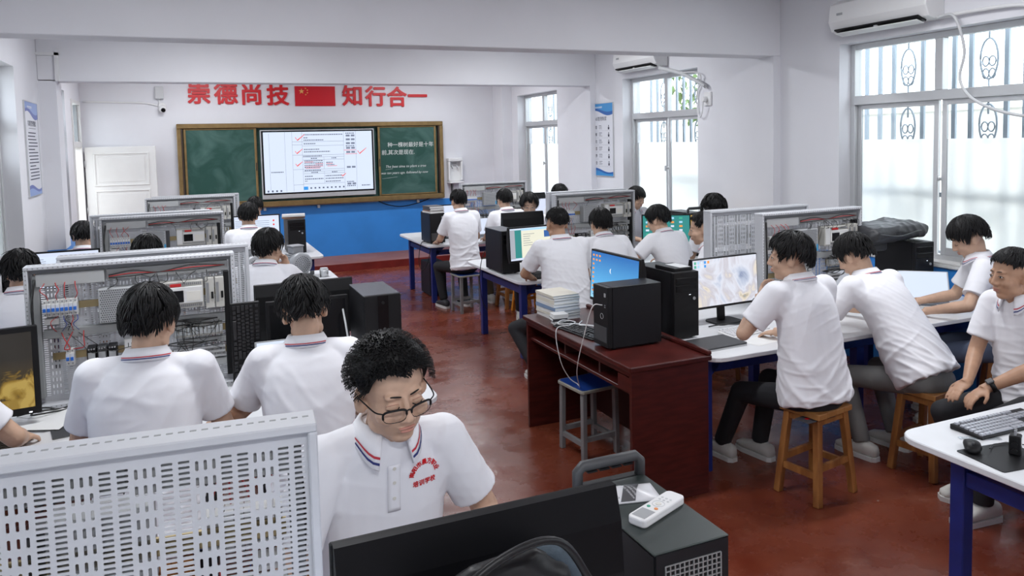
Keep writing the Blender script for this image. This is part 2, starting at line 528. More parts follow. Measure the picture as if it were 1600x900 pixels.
# ------------------------------------------------------------------ outside the windows
struct('floor', MB().b2((XR + 0.3, -4, -0.25), (11, 17, -0.1)), 'outside_ground', 'paved yard outside the right windows')
struct('floor', MB().b2((-6, -4, -0.25), (XL - 0.3, 17, -0.1)), 'outside_ground', 'paved yard outside the left windows')
def guard(yc, w, label):
    """iron window guard, a step outside the glass"""
    t = thing('window_guard', label, 'window guard', (XR + 0.62, yc, 0.9), group=None)
    y0, y1 = -w / 2, w / 2
    for z in (0.55, 1.42, 1.95):
        MB().b2((-0.015, y0, z - 0.02), (0.015, y1, z + 0.02)).build('rail', 'outside_iron', t)
    MB().b2((-0.015, y0, 0.02), (0.015, y1, 0.06)).build('rail', 'outside_iron', t)
    for yy in (y0 + 0.03, y1 - 0.03):
        for z in (0.55, 1.95):
            MB().b2((-0.345, yy - 0.012, z - 0.012), (0.0, yy + 0.012, z + 0.012)).build('wall_bracket', 'outside_iron', t)
    n = int(w / 0.145)
    bar = MB().b2((-0.012, -0.018, 0.0), (0.012, 0.018, 1.98)).mesh('bar')
    for k in range(n + 1):
        if k % 5 == 2: continue
        obj('bar', bar, 'outside_iron', t, (0, y0 + w * k / n, 0.0))
    orn = MB()
    R = 0.075
    ring = [(0, R * math.cos(a), R * 2.2 * math.sin(a)) for a in [2 * PI * i / 20 for i in range(21)]]
    orn.tube(ring, 0.009, 5)
    for sgn in (-1, 1):
        for zz in (-0.12, -0.02):
            orn.tube([(0, sgn * 0.028 + 0.028 * math.cos(a), zz + 0.04 * math.sin(a)) for a in [2 * PI * i / 10 for i in range(11)]], 0.007, 4)
    orn.cyl((0, 0, 0.16), (0, 0, 0.30), 0.008, n=6)
    orn.cyl((0, 0, -0.16), (0, 0, -0.45), 0.008, n=6)
    om = orn.mesh('scroll')
    for k in range(n + 1):
        if k % 5 == 2:
            obj('scroll', om, 'outside_iron', t, (0, y0 + w * k / n, 1.68))
            obj('scroll', om, 'outside_iron', t, (0, y0 + w * k / n, 1.15))
            obj('scroll', om, 'outside_iron', t, (0, y0 + w * k / n, 0.45))
    return t
for i, (a, b) in enumerate(WR[:3]):
    guard((a + b) / 2, b - a + 0.5, ['iron guard outside the window beside the board', 'iron guard outside the middle window', 'iron guard with scrolls outside the nearest window'][i])
struct('wall_yard', MB().b2((8.6, -3, -0.1), (8.85, 17, 2.25)).b2((8.55, -3, 2.25), (8.9, 17, 2.33)), 'outside_wall', 'cream yard wall outside the right windows')
struct('wall_yard', MB().b2((-4.6, -3, -0.1), (-4.35, 17, 2.6)), 'outside_wall', 'cream yard wall outside the left windows')
def tree(loc, label, r, seed):
    t = thing('tree', label, 'tree', loc)
    MB().tube(smooth_pts([(0, 0, 0), (0.06, 0.05, 1.0), (-0.05, 0.1, 2.0), (0.1, 0.0, 3.2)]), 0.08, 8).build('trunk', 'bark', t)
    R = random.Random(seed); mb = MB()
    for k in range(900):
        d = Vector((R.gauss(0, 1), R.gauss(0, 1), R.gauss(0, 1))).normalized() * r * R.random() ** 0.4
        c = Vector((0, 0, 2.9)) + Vector((d.x, d.y, d.z * 1.1))
        q = Euler((R.random() * 6, R.random() * 6, R.random() * 6)).to_matrix()
        s = R.uniform(0.05, 0.1)
        mb.add([c + q @ Vector(p) for p in ((-s, 0, 0), (0, -s * 0.4, 0), (s, 0, 0), (0, s * 0.4, 0))], [(0, 1, 2, 3)])
    f = mb.build('foliage', 'leaf', t); f['kind'] = 'stuff'
tree((7.6, 3.7, -0.1), 'leafy tree outside the nearest right window', 1.0, 3)
tree((7.7, 9.2, -0.1), 'leafy tree outside the middle right window', 1.0, 4)
# ------------------------------------------------------------------ people
from mathutils.bvhtree import BVHTree
mat('skin', (0.60, 0.385, 0.27), 0.5, var=0.05, vscale=30, bump=0.03, bscale=120)
mat('skin_tan', (0.47, 0.27, 0.17), 0.5, var=0.06, vscale=30, bump=0.03, bscale=120)
mat('lips', (0.50, 0.22, 0.17), 0.45)
mat('hair', (0.006, 0.0056, 0.0058), 0.5, spec=0.3)
mat('eye_white', (0.7, 0.68, 0.66), 0.3)
mat('shirt_white', (0.86, 0.86, 0.895), 0.8, bump=0.10, bscale=9, sheen=0.1, stretch=(1.0, 1.6, 0.5))
mat('navy', (0.02, 0.03, 0.16), 0.7)
mat('stripe_red', (0.50, 0.03, 0.05), 0.7)
mat('trousers_black', (0.012, 0.012, 0.015), 0.8, bump=0.1, bscale=12)
mat('trousers_grey', (0.17, 0.17, 0.165), 0.8, bump=0.12, bscale=14)
mat('trousers_olive', (0.10, 0.08, 0.05), 0.8, bump=0.1, bscale=12)
mat('jeans', (0.10, 0.13, 0.20), 0.8, bump=0.1, bscale=14)
mat('shoe_white', (0.62, 0.61, 0.57), 0.6, var=0.05, vscale=20)
mat('shoe_dark', (0.03, 0.03, 0.035), 0.6)
mat('sole', (0.70, 0.70, 0.68), 0.6)

def remesh(mb, vs, smooth=3, fac=0.5):
    """fuse the collected closed solids into one continuous skin"""
    o = bpy.data.objects.new('tmp', mb.mesh('tmp')); COL.objects.link(o)
    r = o.modifiers.new('r', 'REMESH'); r.mode = 'VOXEL'; r.voxel_size = vs; r.use_smooth_shade = True
    if smooth:
        s = o.modifiers.new('s', 'SMOOTH'); s.iterations = smooth; s.factor = fac
    dg = bpy.context.evaluated_depsgraph_get()
    me = bpy.data.meshes.new_from_object(o.evaluated_get(dg))
    old = o.data
    bpy.data.objects.remove(o, do_unlink=True); bpy.data.meshes.remove(old)
    me.polygons.foreach_set('use_smooth', [True] * len(me.polygons))
    return me

def ball(mb, c, r, rot=None, n=14, m=10):
    if not isinstance(r, (tuple, list)): r = (r, r, r)
    mb.sphere(c, 1.0, n, m, sc=r, rot=rot)

def limb(mb, p, q, r0, r1, n=12, round0=True, round1=True):
    mb.cyl(p, q, r0, r1, n=n)
    if round0: ball(mb, p, r0, n=n, m=8)
    if round1: ball(mb, q, r1, n=n, m=8)

def ik(S, W, a, b, pole):
    S, W = Vector(S), Vector(W)
    d = W - S; L = d.length
    if L > (a + b) * 0.999:
        W = S + d * ((a + b) * 0.999 / L); d = W - S; L = d.length
    u = d / L
    x = (a * a - b * b + L * L) / (2 * L)
    h = math.sqrt(max(a * a - x * x, 0))
    p = Vector(pole); p = p - u * p.dot(u)
    p = p.normalized() if p.length > 1e-5 else u.orthogonal().normalized()
    return S + u * x + p * h, W

def hand(mb, W, d, n, side, curl=0.5, k=1.0):
    """W wrist, d pointing to the fingers, n palm normal, side +1/-1 for the thumb"""
    d = Vector(d).normalized(); n = Vector(n); n = (n - d * n.dot(d)).normalized()
    s = d.cross(n).normalized() * side
    R = Matrix((s, d, n)).transposed()
    ball(mb, W + d * 0.047 * k, (0.039 * k, 0.055 * k, 0.0145 * k), R)
    mb.cyl(W - d * 0.01, W + d * 0.03 * k, 0.026 * k, 0.03 * k, n=10)
    for off, ln, cu in ((0.029, 0.068, 0.95), (0.010, 0.078, 1.0), (-0.010, 0.072, 1.05), (-0.028, 0.056, 1.15)):
        p = W + d * 0.088 * k + s * off * k
        a = 0.0; r = 0.0088 * k
        mb.sphere(p, r * 1.1, 8, 6)
        for j, fr in enumerate((0.45, 0.32, 0.23)):
            a += curl * cu * (0.55 if j == 0 else 0.75)
            q = p + (d * math.cos(a) + n * math.sin(a) + s * off * 1.5 * (1 if j == 0 else 0)) * ln * fr * k
            limb(mb, p, q, r, r * 0.9, 8, False, True); p = q; r *= 0.9
    p = W + d * 0.028 * k + s * 0.03 * k
    t1 = (d * 0.75 + s * 0.65 + n * 0.35).normalized()
    t2 = (d * 0.95 + s * 0.15 + n * 0.5).normalized()
    q = p + t1 * 0.036 * k; r_ = q + t2 * 0.03 * k
    limb(mb, p, q, 0.0125 * k, 0.0105 * k, 8); limb(mb, q, r_, 0.0105 * k, 0.008 * k, 8, False)

def head_solids(mb, F):
    """F maps head coordinates (x right, y front, z up) to the person's"""
    R = F.to_3x3()
    def b(c, r): ball(mb, F @ Vector(c), r, R, 18, 14)
    b((0, -0.014, 0.032), (0.0755, 0.094, 0.086))
    b((0, 0.022, -0.030), (0.063, 0.066, 0.092))
    b((0, 0.050, -0.096), (0.030, 0.028, 0.022))
    for s in (-1, 1):
        b((s * 0.042, 0.012, -0.072), (0.022, 0.036, 0.026))
        b((s * 0.041, 0.060, -0.030), (0.023, 0.024, 0.022))
        b((s * 0.026, 0.0725, 0.026), (0.022, 0.012, 0.009))
        b((s * 0.030, 0.0755, 0.002), (0.017, 0.010, 0.011))
        b((s * 0.012, 0.094, -0.034), (0.008, 0.010, 0.008))
        er = R @ rotm(0.15, 0, s * -0.35)
        ball(mb, F @ Vector((s * 0.080, -0.010, -0.008)), (0.009, 0.019, 0.033), er, 12, 10)
        ball(mb, F @ Vector((s * 0.074, 0.0, -0.022)), (0.010, 0.013, 0.018), R, 10, 8)
    mb.cyl(F @ Vector((0, 0.080, 0.022)), F @ Vector((0, 0.101, -0.026)), 0.0075, 0.0115, n=10)
    b((0, 0.102, -0.030), (0.012, 0.011, 0.0095))
    b((0, 0.083, -0.058), (0.023, 0.012, 0.0062))
    b((0, 0.081, -0.070), (0.020, 0.012, 0.0065))
    b((0, 0.072, -0.048), (0.026, 0.014, 0.016))

def nape(v):
    """below the widest line the back hair hangs instead of tucking under"""
    if v.z >= 0 or v.y > 0.2: return 1.0
    r = math.sqrt(max(1 - v.z * v.z, 1e-6)); f = min(1.0, (0.2 - v.y) / 0.5)
    return 1 + f * ((0.66 + 0.34 * r) / r - 1)

def scalp(theta, phi, grow=0.0):
    """a point of the hair shell: theta azimuth from the front, phi polar angle from the crown"""
    v = Vector((math.sin(phi) * math.sin(theta), math.sin(phi) * math.cos(theta), math.cos(phi)))
    k = nape(v)
    return Vector((v.x * k * (0.0785 + grow), v.y * k * (0.098 + grow) - 0.016, v.z * (0.090 + grow) + 0.034)), v

def shell(p, g):
    q = Vector((p.x / (0.0785 + g), (p.y + 0.016) / (0.098 + g), (p.z - 0.034) / (0.090 + g))).normalized()
    k = nape(q)
    return Vector((q.x * k * (0.0785 + g), q.y * k * (0.098 + g) - 0.016, q.z * (0.090 + g) + 0.034))

def hair_mesh(F, style, seed, vs):
    R = random.Random(seed)
    grow = style.get('grow', 0.019)
    front = style.get('front', 0.95)     # polar limit at the forehead (radians)
    side = style.get('side', 1.58)
    back = style.get('back', 2.42)
    peak = style.get('peak', 0.0)
    K = [(0, front + peak), (18, front), (45, front + 0.12), (62, side + 0.05), (74, side + 0.16), (86, side - 0.12), (100, side - 0.10), (118, side + 0.32), (140, back - 0.06), (180, back)]
    def limit(th):
        d = abs(math.degrees(math.atan2(math.sin(th), math.cos(th))))
        for (a0, l0), (a1, l1) in zip(K, K[1:]):
            if d <= a1:
                t = (d - a0) / (a1 - a0); t = t * t * (3 - 2 * t)
                return l0 + (l1 - l0) * t + style.get('rag', 1.0) * (0.03 * math.sin(9 * th + seed) + 0.025 * math.sin(17 * th + 2 * seed))
        return back
    mb = MB(); nu, nv = 56, 16
    vsx = []; fs = []
    ph0 = R.random() * 6
    for i in range(nv + 1):
        for k in range(nu):
            th = 2 * PI * k / nu
            lim = limit(th)
            ph = lim * i / nv
            g = grow * (1 - 0.85 * (i / nv) ** 4) * (1 + style.get('lump', 0.30) * math.sin(5 * th + ph0) * math.sin(ph * 3) + 0.4 * style.get('lump', 0.30) * math.sin(11 * th + 2 * ph0) * math.sin(ph * 2))
            if math.cos(th) < 0: g *= 1.0 - 0.35 * (i / nv)
            p, v = scalp(th, ph, g)
            vsx.append(F @ p)
    for i in range(nv):
        for k in range(nu):
            fs.append((i * nu + k, (i + 1) * nu + k, (i + 1) * nu + (k + 1) % nu, i * nu + (k + 1) % nu))
    mb.add(vsx, fs, True)
    # locks: thin strands combed away from the crown, lying on the shell
    n = style.get('n', 1300); L0 = style.get('len', 0.06); up = style.get('up', 0.0); wid = style.get('wid', 0.0034); mess = style.get('mess', 1.0)
    if vs > 0.0085: n = int(n * 0.5); wid *= 1.5
    crown = Vector((0.012, -0.055, 0.13))
    for k in range(n):
        th = R.uniform(-PI, PI); lim = limit(th)
        ph = lim * math.sqrt(R.random()) * 0.99
        p, v = scalp(th, ph, grow * 0.7)
        away = (p - crown); away = away - v * away.dot(v)
        away = away.normalized() if away.length > 1e-4 else Vector((0, 1, 0))
        swirl = v.cross(away)
        clump = math.sin(th * 7 + seed) * 0.25 + math.sin(th * 13 + ph * 5 + 2 * seed) * 0.15
        d = (away + swirl * (clump + R.uniform(-0.12, 0.12)) * mess + v * (up + R.uniform(-0.03, 0.06))).normalized()
        L = L0 * R.uniform(0.7, 1.2)
        if math.cos(th) < -0.2 and ph > 1.5: L *= 0.6
        w = wid * R.uniform(0.7, 1.3)
        a = d.cross(v).normalized() * w
        t = v * w * 0.5
        if up > 0.3:
            q1 = p + d * L * 0.5 + v * (0.004 + 0.25 * up * L)
            q2 = p + d * L + v * (-0.004 + 0.45 * up * L)
            mb.add([F @ x for x in (p - a - t, p + a - t, p + t, q1 - a * 0.8, q1 + a * 0.8, q1 + t * 1.6, q2)],
                   [(0, 1, 4, 3), (1, 2, 5, 4), (2, 0, 3, 5), (3, 4, 6), (4, 5, 6), (5, 3, 6)], True)
        else:
            lift = R.random() ** 2 * 0.006 * mess + (0.012 * mess * R.random() if R.random() < 0.06 else 0)
            c = [shell(p + d * (L * f), grow * (1 - 0.25 * f) + 0.0022 + lift * f) for f in (0.0, 0.33, 0.66, 1.0)]
            V_ = []
            for q, ww in zip(c[:3], (1.0, 0.95, 0.7)): V_ += [q - a * ww, q + a * ww, q + t]
            mb.add([F @ x for x in V_ + [c[3]]], [(0, 1, 4, 3), (1, 2, 5, 4), (2, 0, 3, 5), (3, 4, 7, 6), (4, 5, 8, 7), (5, 3, 6, 8), (6, 7, 9), (7, 8, 9), (8, 6, 9)], True)
    return mb

def loft(mb, secs, n=24, power=2.4):
    """closed loft of super-elliptic sections (centre, x axis, y axis)"""
    vs = []; fs = []
    for c, ax, ay in secs:
        for k in range(n):
            t = 2 * PI * k / n
            ct, st = math.cos(t), math.sin(t)
            vs.append(c + ax * (math.copysign(abs(ct) ** (2 / power), ct)) + ay * (math.copysign(abs(st) ** (2 / power), st)))
    m = len(secs)
    for i in range(m - 1):
        for k in range(n):
            fs.append((i * n + k, i * n + (k + 1) % n, (i + 1) * n + (k + 1) % n, (i + 1) * n + k))
    fs.append(tuple(reversed(range(n)))); fs.append(tuple((m - 1) * n + k for k in range(n)))
    mb.add(vs, fs, True)

def wrinkle(me, seed, amp, zmid):
    n = len(me.vertices)
    co = np.empty(n * 3); me.vertices.foreach_get('co', co); co = co.reshape(-1, 3)
    no = np.empty(n * 3); me.vertex_normals.foreach_get('vector', no); no = no.reshape(-1, 3)
    rs = np.random.RandomState(seed)
    d = np.zeros(n); u = np.zeros(n)
    for i in range(9):
        k = rs.randn(3); k[2] = abs(k[2]) * 1.2 + 1.0; k /= np.linalg.norm(k)       # folds run roughly across the body
        k2 = rs.randn(3); k2 /= np.linalg.norm(k2)
        fr = rs.uniform(45, 95)
        ph = co @ k * fr + 1.6 * np.sin(co @ k2 * rs.uniform(8, 15) + rs.rand() * 6) + rs.rand() * 6
        w = np.clip(np.sin(co @ (rs.randn(3) * 9) + rs.rand() * 6) - 0.25, 0, 1)
        d += w * (np.exp(-(np.sin(ph * 0.5) / 0.42) ** 2) - 0.25)
        k = rs.randn(3); k /= np.linalg.norm(k)
        u += np.sin(co @ k * rs.uniform(14, 26) + rs.rand() * 6)
    low = 0.25 + 1.0 * np.clip((zmid - co[:, 2]) / 0.18, 0, 1)
    co += no * ((d * low + 0.16 * u) * amp)[:, None]
    me.vertices.foreach_set('co', co.ravel()); me.update()

def person(label, head, rz, lean=0.25, twist=0.0, roll=0.0, hp=0.25, hy=0.0, hr=0.0, armR=None, armL=None, hair=None, seed=1,
           vs=0.008, seat=0.46, skin='skin', trousers='trousers_black', shoes='shoe_white', feet=None, wide=1.0, face=False, legs=True, fat=1.0, hs=1.06, logo=None, neck=0.0, hw=1.0, hem=-0.045):
    """head: world position of the head centre.  rz: heading (0 looks at the board).
       lean / roll: torso pitch forwards / sideways; hp, hy, hr: head pitch, yaw, roll relative to the heading"""
    T = rotm(0, roll, 0) @ rotm(-lean, 0, 0)          # torso frame, local y is the front
    T2 = T @ rotm(0, 0, twist)
    up = T @ Vector((0, 0, 1))
    pel = Vector((0, 0, seat + 0.09))
    # curved spine: upper part bends forward a little more
    Tn = rotm(0, roll, 0) @ rotm(-(lean + 0.28 + neck), 0, 0)
    upn = Tn @ Vector((0, 0, 1))
    head_off = upn * 0.092 + rotm(0, 0, hy) @ Vector((0, 0.035 * 1, 0.045))
    # spine length so that the head lands at its measured height
    want = head[2] - pel.z - head_off.z
    S = max(0.38, min(0.70, want / up.z))
    c7 = pel + up * S
    hc = c7 + head_off
    rot = rotm(0, 0, rz)
    w = rot @ Vector((hc.x, hc.y, 0))
    base = Vector((head[0] - w.x, head[1] - w.y, 0))
    root = thing('person', label, 'person', base, rz)
    F = Matrix.Translation(hc) @ (rotm(0, 0, hy) @ rotm(0, hr, 0) @ rotm(-hp, 0, 0)).to_4x4() @ Matrix.Diagonal((hs * hw, hs, hs, 1))
    k = S / 0.53
    ax = T2 @ Vector((1, 0, 0)); ay = T2 @ Vector((0, 1, 0))
    sh = {}
    for s in (-1, 1):
        sh[s] = c7 - up * 0.055 + ax * (s * 0.172 * wide) + ay * 0.012
    # arms: target wrist + elbow pole, in the person's frame
    A = {1: armR or dict(w=(0.17, 0.40, 0.80)), -1: armL or dict(w=(-0.17, 0.40, 0.80))}
    skinmb = MB(); shirt = MB()
    J = {}
    for s in (-1, 1):
        a = A[s]
        pole = Vector(a.get('pole', (s * 0.55, -0.5, -0.8)))
        el, wr = ik(sh[s], a['w'], 0.285, 0.245, pole)
        J[s] = (el, wr)
        limb(skinmb, sh[s], el, 0.046, 0.040, 14)
        mid = el + (wr - el) * 0.3
        limb(skinmb, el, mid, 0.040, 0.040, 12); limb(skinmb, mid, wr, 0.040, 0.026, 12)
        hd = Vector(a.get('d', (wr - el).normalized()))
        hand(skinmb, wr, hd, Vector(a.get('n', (0, 0, -1))), -s * a.get('flip', 1), a.get('curl', 0.5))
        # sleeve
        e2 = sh[s] + (el - sh[s]) * a.get('sleeve', 0.74)
        dn = (el - sh[s]).normalized()
        limb(shirt, sh[s], e2, 0.070 * wide, 0.071, 16, True, False)
        ball(shirt, sh[s] + up * 0.0, 0.070 * wide)
        # cuff rim
        shirt.cyl(e2 - dn * 0.016, e2, 0.0725, 0.0735, n=16)
    head_solids(skinmb, F)
    nb = F @ Vector((0, -0.03, -0.05)); nb2 = c7 + up * 0.0 + ay * 0.02
    limb(skinmb, nb, nb2, 0.050, 0.058, 14)
    limb(skinmb, F @ Vector((0, 0.01, -0.07)), nb2 + ay * 0.02, 0.036, 0.045, 12)
    limb(skinmb, nb2, pel + up * 0.2, 0.06, 0.06, 10)
    for s in (-1, 1): limb(skinmb, c7 - up * 0.06, sh[s], 0.05, 0.045, 10)
    skin_me = remesh(skinmb, vs if face else max(vs * 0.8, 0.005), 3 if vs < 0.006 else 2)
    body = obj('body', skin_me, skin, root)
    # shirt torso
    secs = []
    prof = ((hem, 0.188 * fat, 0.150, 0.0), (hem + 0.03, 0.190 * fat, 0.152, 0.0), (0.06, 0.184 * fat, 0.140 * fat, 0.008), (0.20, 0.176 * fat, 0.122 * fat, 0.0), (0.32, 0.186, 0.118, -0.010),
            (0.39, 0.188, 0.110, -0.010), (0.44, 0.178, 0.101, -0.008), (0.48, 0.152, 0.091, -0.003), (0.515, 0.112, 0.078, 0.006), (0.54, 0.080, 0.067, 0.012), (0.55, 0.062, 0.06, 0.016))
    for z, hx, hy_, off in prof:
        f = min(max((z + 0.1) / 0.3, 0), 1)
        tw = T @ rotm(0, 0, twist * f)
        secs.append((pel + up * (z * k) + (tw @ Vector((0, 1, 0))) * off, tw @ Vector((hx * wide, 0, 0)), tw @ Vector((0, hy_, 0))))
    loft(shirt, secs, 26, 2.3)
    for s in (-1, 1):
        limb(shirt, c7 - up * 0.018 + ax * (s * 0.03), sh[s] + up * 0.008, 0.044, 0.060, 12)
        limb(shirt, sh[s] - up * 0.03, pel + up * (0.3 * k) + ax * (s * 0.09), 0.07, 0.07, 10)
    shirt_me = remesh(shirt, vs * 1.0, 22 if vs < 0.007 else 9)
    wrinkle(shirt_me, seed, 0.0068, pel.z + 0.33)
    sh_o = obj('polo_shirt', shirt_me, 'shirt_white', root)
    # collar, folded down round the neck
    nd = (nb - nb2).normalized()
    cf = Matrix((ax, nd.cross(ax).normalized() * 1.0, nd)).transposed()
    cc = c7 + ay * 0.010 + up * 0.012
    a0 = 0.42 if face else 0.25
    def ring(rad, z, extra=0.0, m=36):
        pts = []
        for i in range(m + 1):
            a = a0 + (2 * PI - 2 * a0) * i / m
            fl = math.exp(-((min(a, 2 * PI - a) - a0) / 0.55) ** 2)
            r = rad + 0.020 * fl * extra
            pts.append(cc + cf @ Vector((math.sin(a) * r * 1.04, math.cos(a) * r * 1.0 + 0.004, z - 0.050 * fl * extra)))
        return pts
    r1, r2, r3, r4 = ring(0.062, 0.030), ring(0.070, 0.034), ring(0.096, -0.012, 1.0), ring(0.090, -0.018, 1.0)
    cm = MB(); nn = len(r1)
    cm.add(r1 + r2 + r3 + r4, [f for a_, b_ in ((0, 1), (1, 2), (2, 3), (3, 0)) for f in [(a_ * nn + i, a_ * nn + i + 1, b_ * nn + i + 1, b_ * nn + i) for i in range(nn - 1)]]
           + [(0, nn, 2 * nn, 3 * nn), (4 * nn - 1, 3 * nn - 1, 2 * nn - 1, nn - 1)], True)
    co = cm.build('collar', 'shirt_white', sh_o)
    for (t, mt) in ((0.86, 'navy'), (0.72, 'stripe_red')):
        pts = [a_ + (b_ - a_) * t + (b_ - a_).cross(Vector((0, 0, 1))).normalized() * 0 for a_, b_ in zip(r2, r3)]
        nrm = [(p - (cc + cf @ Vector((0, 0.004, (cf.inverted() @ (p - cc)).z)))).normalized() for p in pts]
        MB().tube([p + q * 0.0012 for p, q in zip(pts, nrm)], 0.0022, 5).build('collar_stripe', mt, co) if False else None
        w_ = 0.030 if face else 0.042
        lo = [a_ + (b_ - a_) * (t - w_) + q * 0.0016 for a_, b_, q in zip(r2, r3, nrm)]
        hi = [a_ + (b_ - a_) * (t + w_) + q * 0.0016 for a_, b_, q in zip(r2, r3, nrm)]
        MB().add(lo + hi, [(i, i + 1, nn + i + 1, nn + i) for i in range(nn - 1)], True).build('collar_stripe', mt, None).parent = sh_o
    # legs
    if legs:
        tr = MB()
        ball(tr, pel - Vector((0, -0.01, 0.012)), (0.168 * wide, 0.140, 0.098)); ball(tr, pel + up * 0.06, (0.158 * wide, 0.125, 0.09))
        feet = feet or {1: (0.14, 0.36, 0.0), -1: (-0.14, 0.36, 0.0)}
        for s in (-1, 1):
            hip = pel + Vector((s * 0.085, 0.02, -0.015))
            ft = Vector(feet[s])
            an = ft + Vector((0, 0, 0.085))
            kn, an = ik(hip, an, 0.43, 0.42, Vector((s * 0.15, 0.8, 1.0)))
            limb(tr, hip, kn, 0.086, 0.064, 14); limb(tr, kn, an + Vector((0, 0, 0.01)), 0.063, 0.052, 12, True, False)
            # shoe
            d = Vector(feet.get('dir', (0, 1, 0))); d = d.normalized(); sd = Vector((d.y, -d.x, 0))
            b0 = Vector((an.x, an.y, 0)) - d * 0.04
            sm = MB()
            secs2 = [(b0 + d * (t - 0.03) + Vector((0, 0, zc)), sd * wx, Vector((0, 0, hz))) for t, wx, zc, hz in
                     ((-0.035, 0.022, 0.05, 0.022), (-0.02, 0.036, 0.058, 0.038), (0.04, 0.040, 0.062, 0.046), (0.10, 0.043, 0.056, 0.038), (0.17, 0.048, 0.045, 0.027), (0.225, 0.040, 0.040, 0.02), (0.245, 0.022, 0.036, 0.012))]
            loft(sm, secs2, 14, 2.6)
            so = sm.build('shoe', shoes, root, loc=(0, 0, ft.z))
            sl = MB()
            poly = [(b0 + d * (t - 0.03) + sd * x) for t, x in ((-0.04, -0.02), (-0.02, -0.04), (0.10, -0.047), (0.18, -0.052), (0.235, -0.042), (0.258, 0), (0.235, 0.042), (0.18, 0.052), (0.10, 0.047), (-0.02, 0.04), (-0.04, 0.02))]
            sl.prism([(p.x, p.y) for p in poly][::-1], 0.0, 0.026)
            sl.build('sole', 'sole', so)
        tr_me = remesh(tr, max(vs * 1.4, 0.011), 3)
        obj('trousers', tr_me, trousers, root)
    hair = hair or {}
    hm = hair_mesh(F, hair, seed, vs)
    hm.build('hair', 'hair', root)
    if face:
        for s in (-1, 1):
            brow = [F @ Vector((s * x, y, z)) for x, y, z in ((0.011, 0.0865, 0.0265), (0.021, 0.0862, 0.0295), (0.033, 0.0808, 0.0300), (0.045, 0.0715, 0.0260))]
            MB().tube(smooth_pts(brow, 4), 0.003, 5, radii=[0.0012 + 0.0012 * math.sin(PI * min(1, (i + 2) / 13)) for i in range(13)]).build('eyebrow', 'hair', root)
            if face == 'down':
                lash = [F @ Vector((s * x, y, z)) for x, y, z in ((0.016, 0.0858, 0.001), (0.024, 0.0885, -0.004), (0.034, 0.0868, -0.005), (0.044, 0.0785, -0.001))]
                MB().tube(smooth_pts(lash, 4), 0.0015, 5).build('eyelash', 'hair', root)
                crease = [F @ Vector((s * x, y, z)) for x, y, z in ((0.017, 0.0850, 0.009), (0.026, 0.0872, 0.0118), (0.036, 0.0845, 0.0112), (0.045, 0.0765, 0.006))]
                MB().tube(smooth_pts(crease, 4), 0.0007, 4).build('eyelid_crease', 'lips', root)
            else:
                MB().sphere(F @ Vector((s * 0.030, 0.0795, 0.003)), 0.0085, 10, 8, sc=(1.45, 0.8, 0.65), rot=F.to_3x3()).build('eye', 'eye_white', root)
                MB().sphere(F @ Vector((s * 0.030, 0.0850, 0.003)), 0.0048, 10, 8, sc=(1, 0.6, 1), rot=F.to_3x3()).build('iris', 'hair', root)
                lash = [F @ Vector((s * x, y, z)) for x, y, z in ((0.016, 0.084, 0.003), (0.024, 0.0885, 0.008), (0.034, 0.0870, 0.009), (0.045, 0.078, 0.003))]
                MB().tube(smooth_pts(lash, 4), 0.0014, 5).build('eyelash', 'hair', root)
        lip = MB()
        ball(lip, F @ Vector((0, 0.0885, -0.0585)), (0.021, 0.0078, 0.0042), F.to_3x3())
        ball(lip, F @ Vector((0, 0.0875, -0.0680)), (0.017, 0.0078, 0.0050), F.to_3x3())
        lip.build('lips', 'lips', root)
    return dict(root=root, F=F, J=J, c7=c7, up=up, ax=ax, ay=ay, pel=pel, sh=sh, shirt=sh_o, body=body, rot=rot, base=base)

def glasses(P, mt='black_plastic', brow=True):
    F = P['F']; root = P['root']
    g = MB(); lens = []
    def rim(s, a):
        c, sn = math.cos(a), math.sin(a)
        x = s * (0.0325 + 0.0265 * math.copysign(abs(c) ** 0.62, c))
        z = -0.0085 + (0.0125 if sn > 0 else 0.0205) * math.copysign(abs(sn) ** 0.70, sn)
        return F @ Vector((x, 0.1035 - 0.012 * (abs(x) / 0.059) ** 2, z))
    for s in (-1, 1):
        ringp = [rim(s, 2 * PI * i / 28) for i in range(29)]
        g.tube(ringp, 0.0009, 6)
        if brow: g.tube([rim(s, -0.25 + (PI + 0.35) * i / 16) for i in range(17)], 0.0030, 6)
        lens.append(ringp[:28])
        g.tube(smooth_pts([F @ Vector((s * 0.0585, 0.0925, -0.001)), F @ Vector((s * 0.073, 0.078, 0.003)), F @ Vector((s * 0.080, 0.03, 0.006)), F @ Vector((s * 0.082, -0.01, 0.004)), F @ Vector((s * 0.079, -0.03, -0.014))]), 0.0019, 6)
    g.tube(smooth_pts([rim(-1, PI - 0.25), F @ Vector((0, 0.106, 0.000)), rim(1, PI - 0.25)], 4), 0.0017, 6)
    go = g.build('glasses', mt, root)
    for r in lens:
        MB().add(r, [tuple(range(28))], False).build('lens', 'spectacle_glass', go)
    return go

def watch(P, s, label='black wrist watch'):
    el, wr = P['J'][s]
    d = (wr - el).normalized()
    w = MB().cyl(wr - d * 0.035, wr - d * 0.012, 0.0345, 0.0335, n=18)
    o = w.build('watch', 'black_plastic', P['root'])
    n = Vector(P.get('wn', (0, 0, 1))); n = (n - d * n.dot(d)).normalized(); t = d.cross(n)
    R = Matrix((t, d, n)).transposed()
    MB().box(wr - d * 0.023 + n * 0.034, (0.034, 0.036, 0.012), R).build('watch_case', 'dark_grey', o, bevel=0.004)
    return o
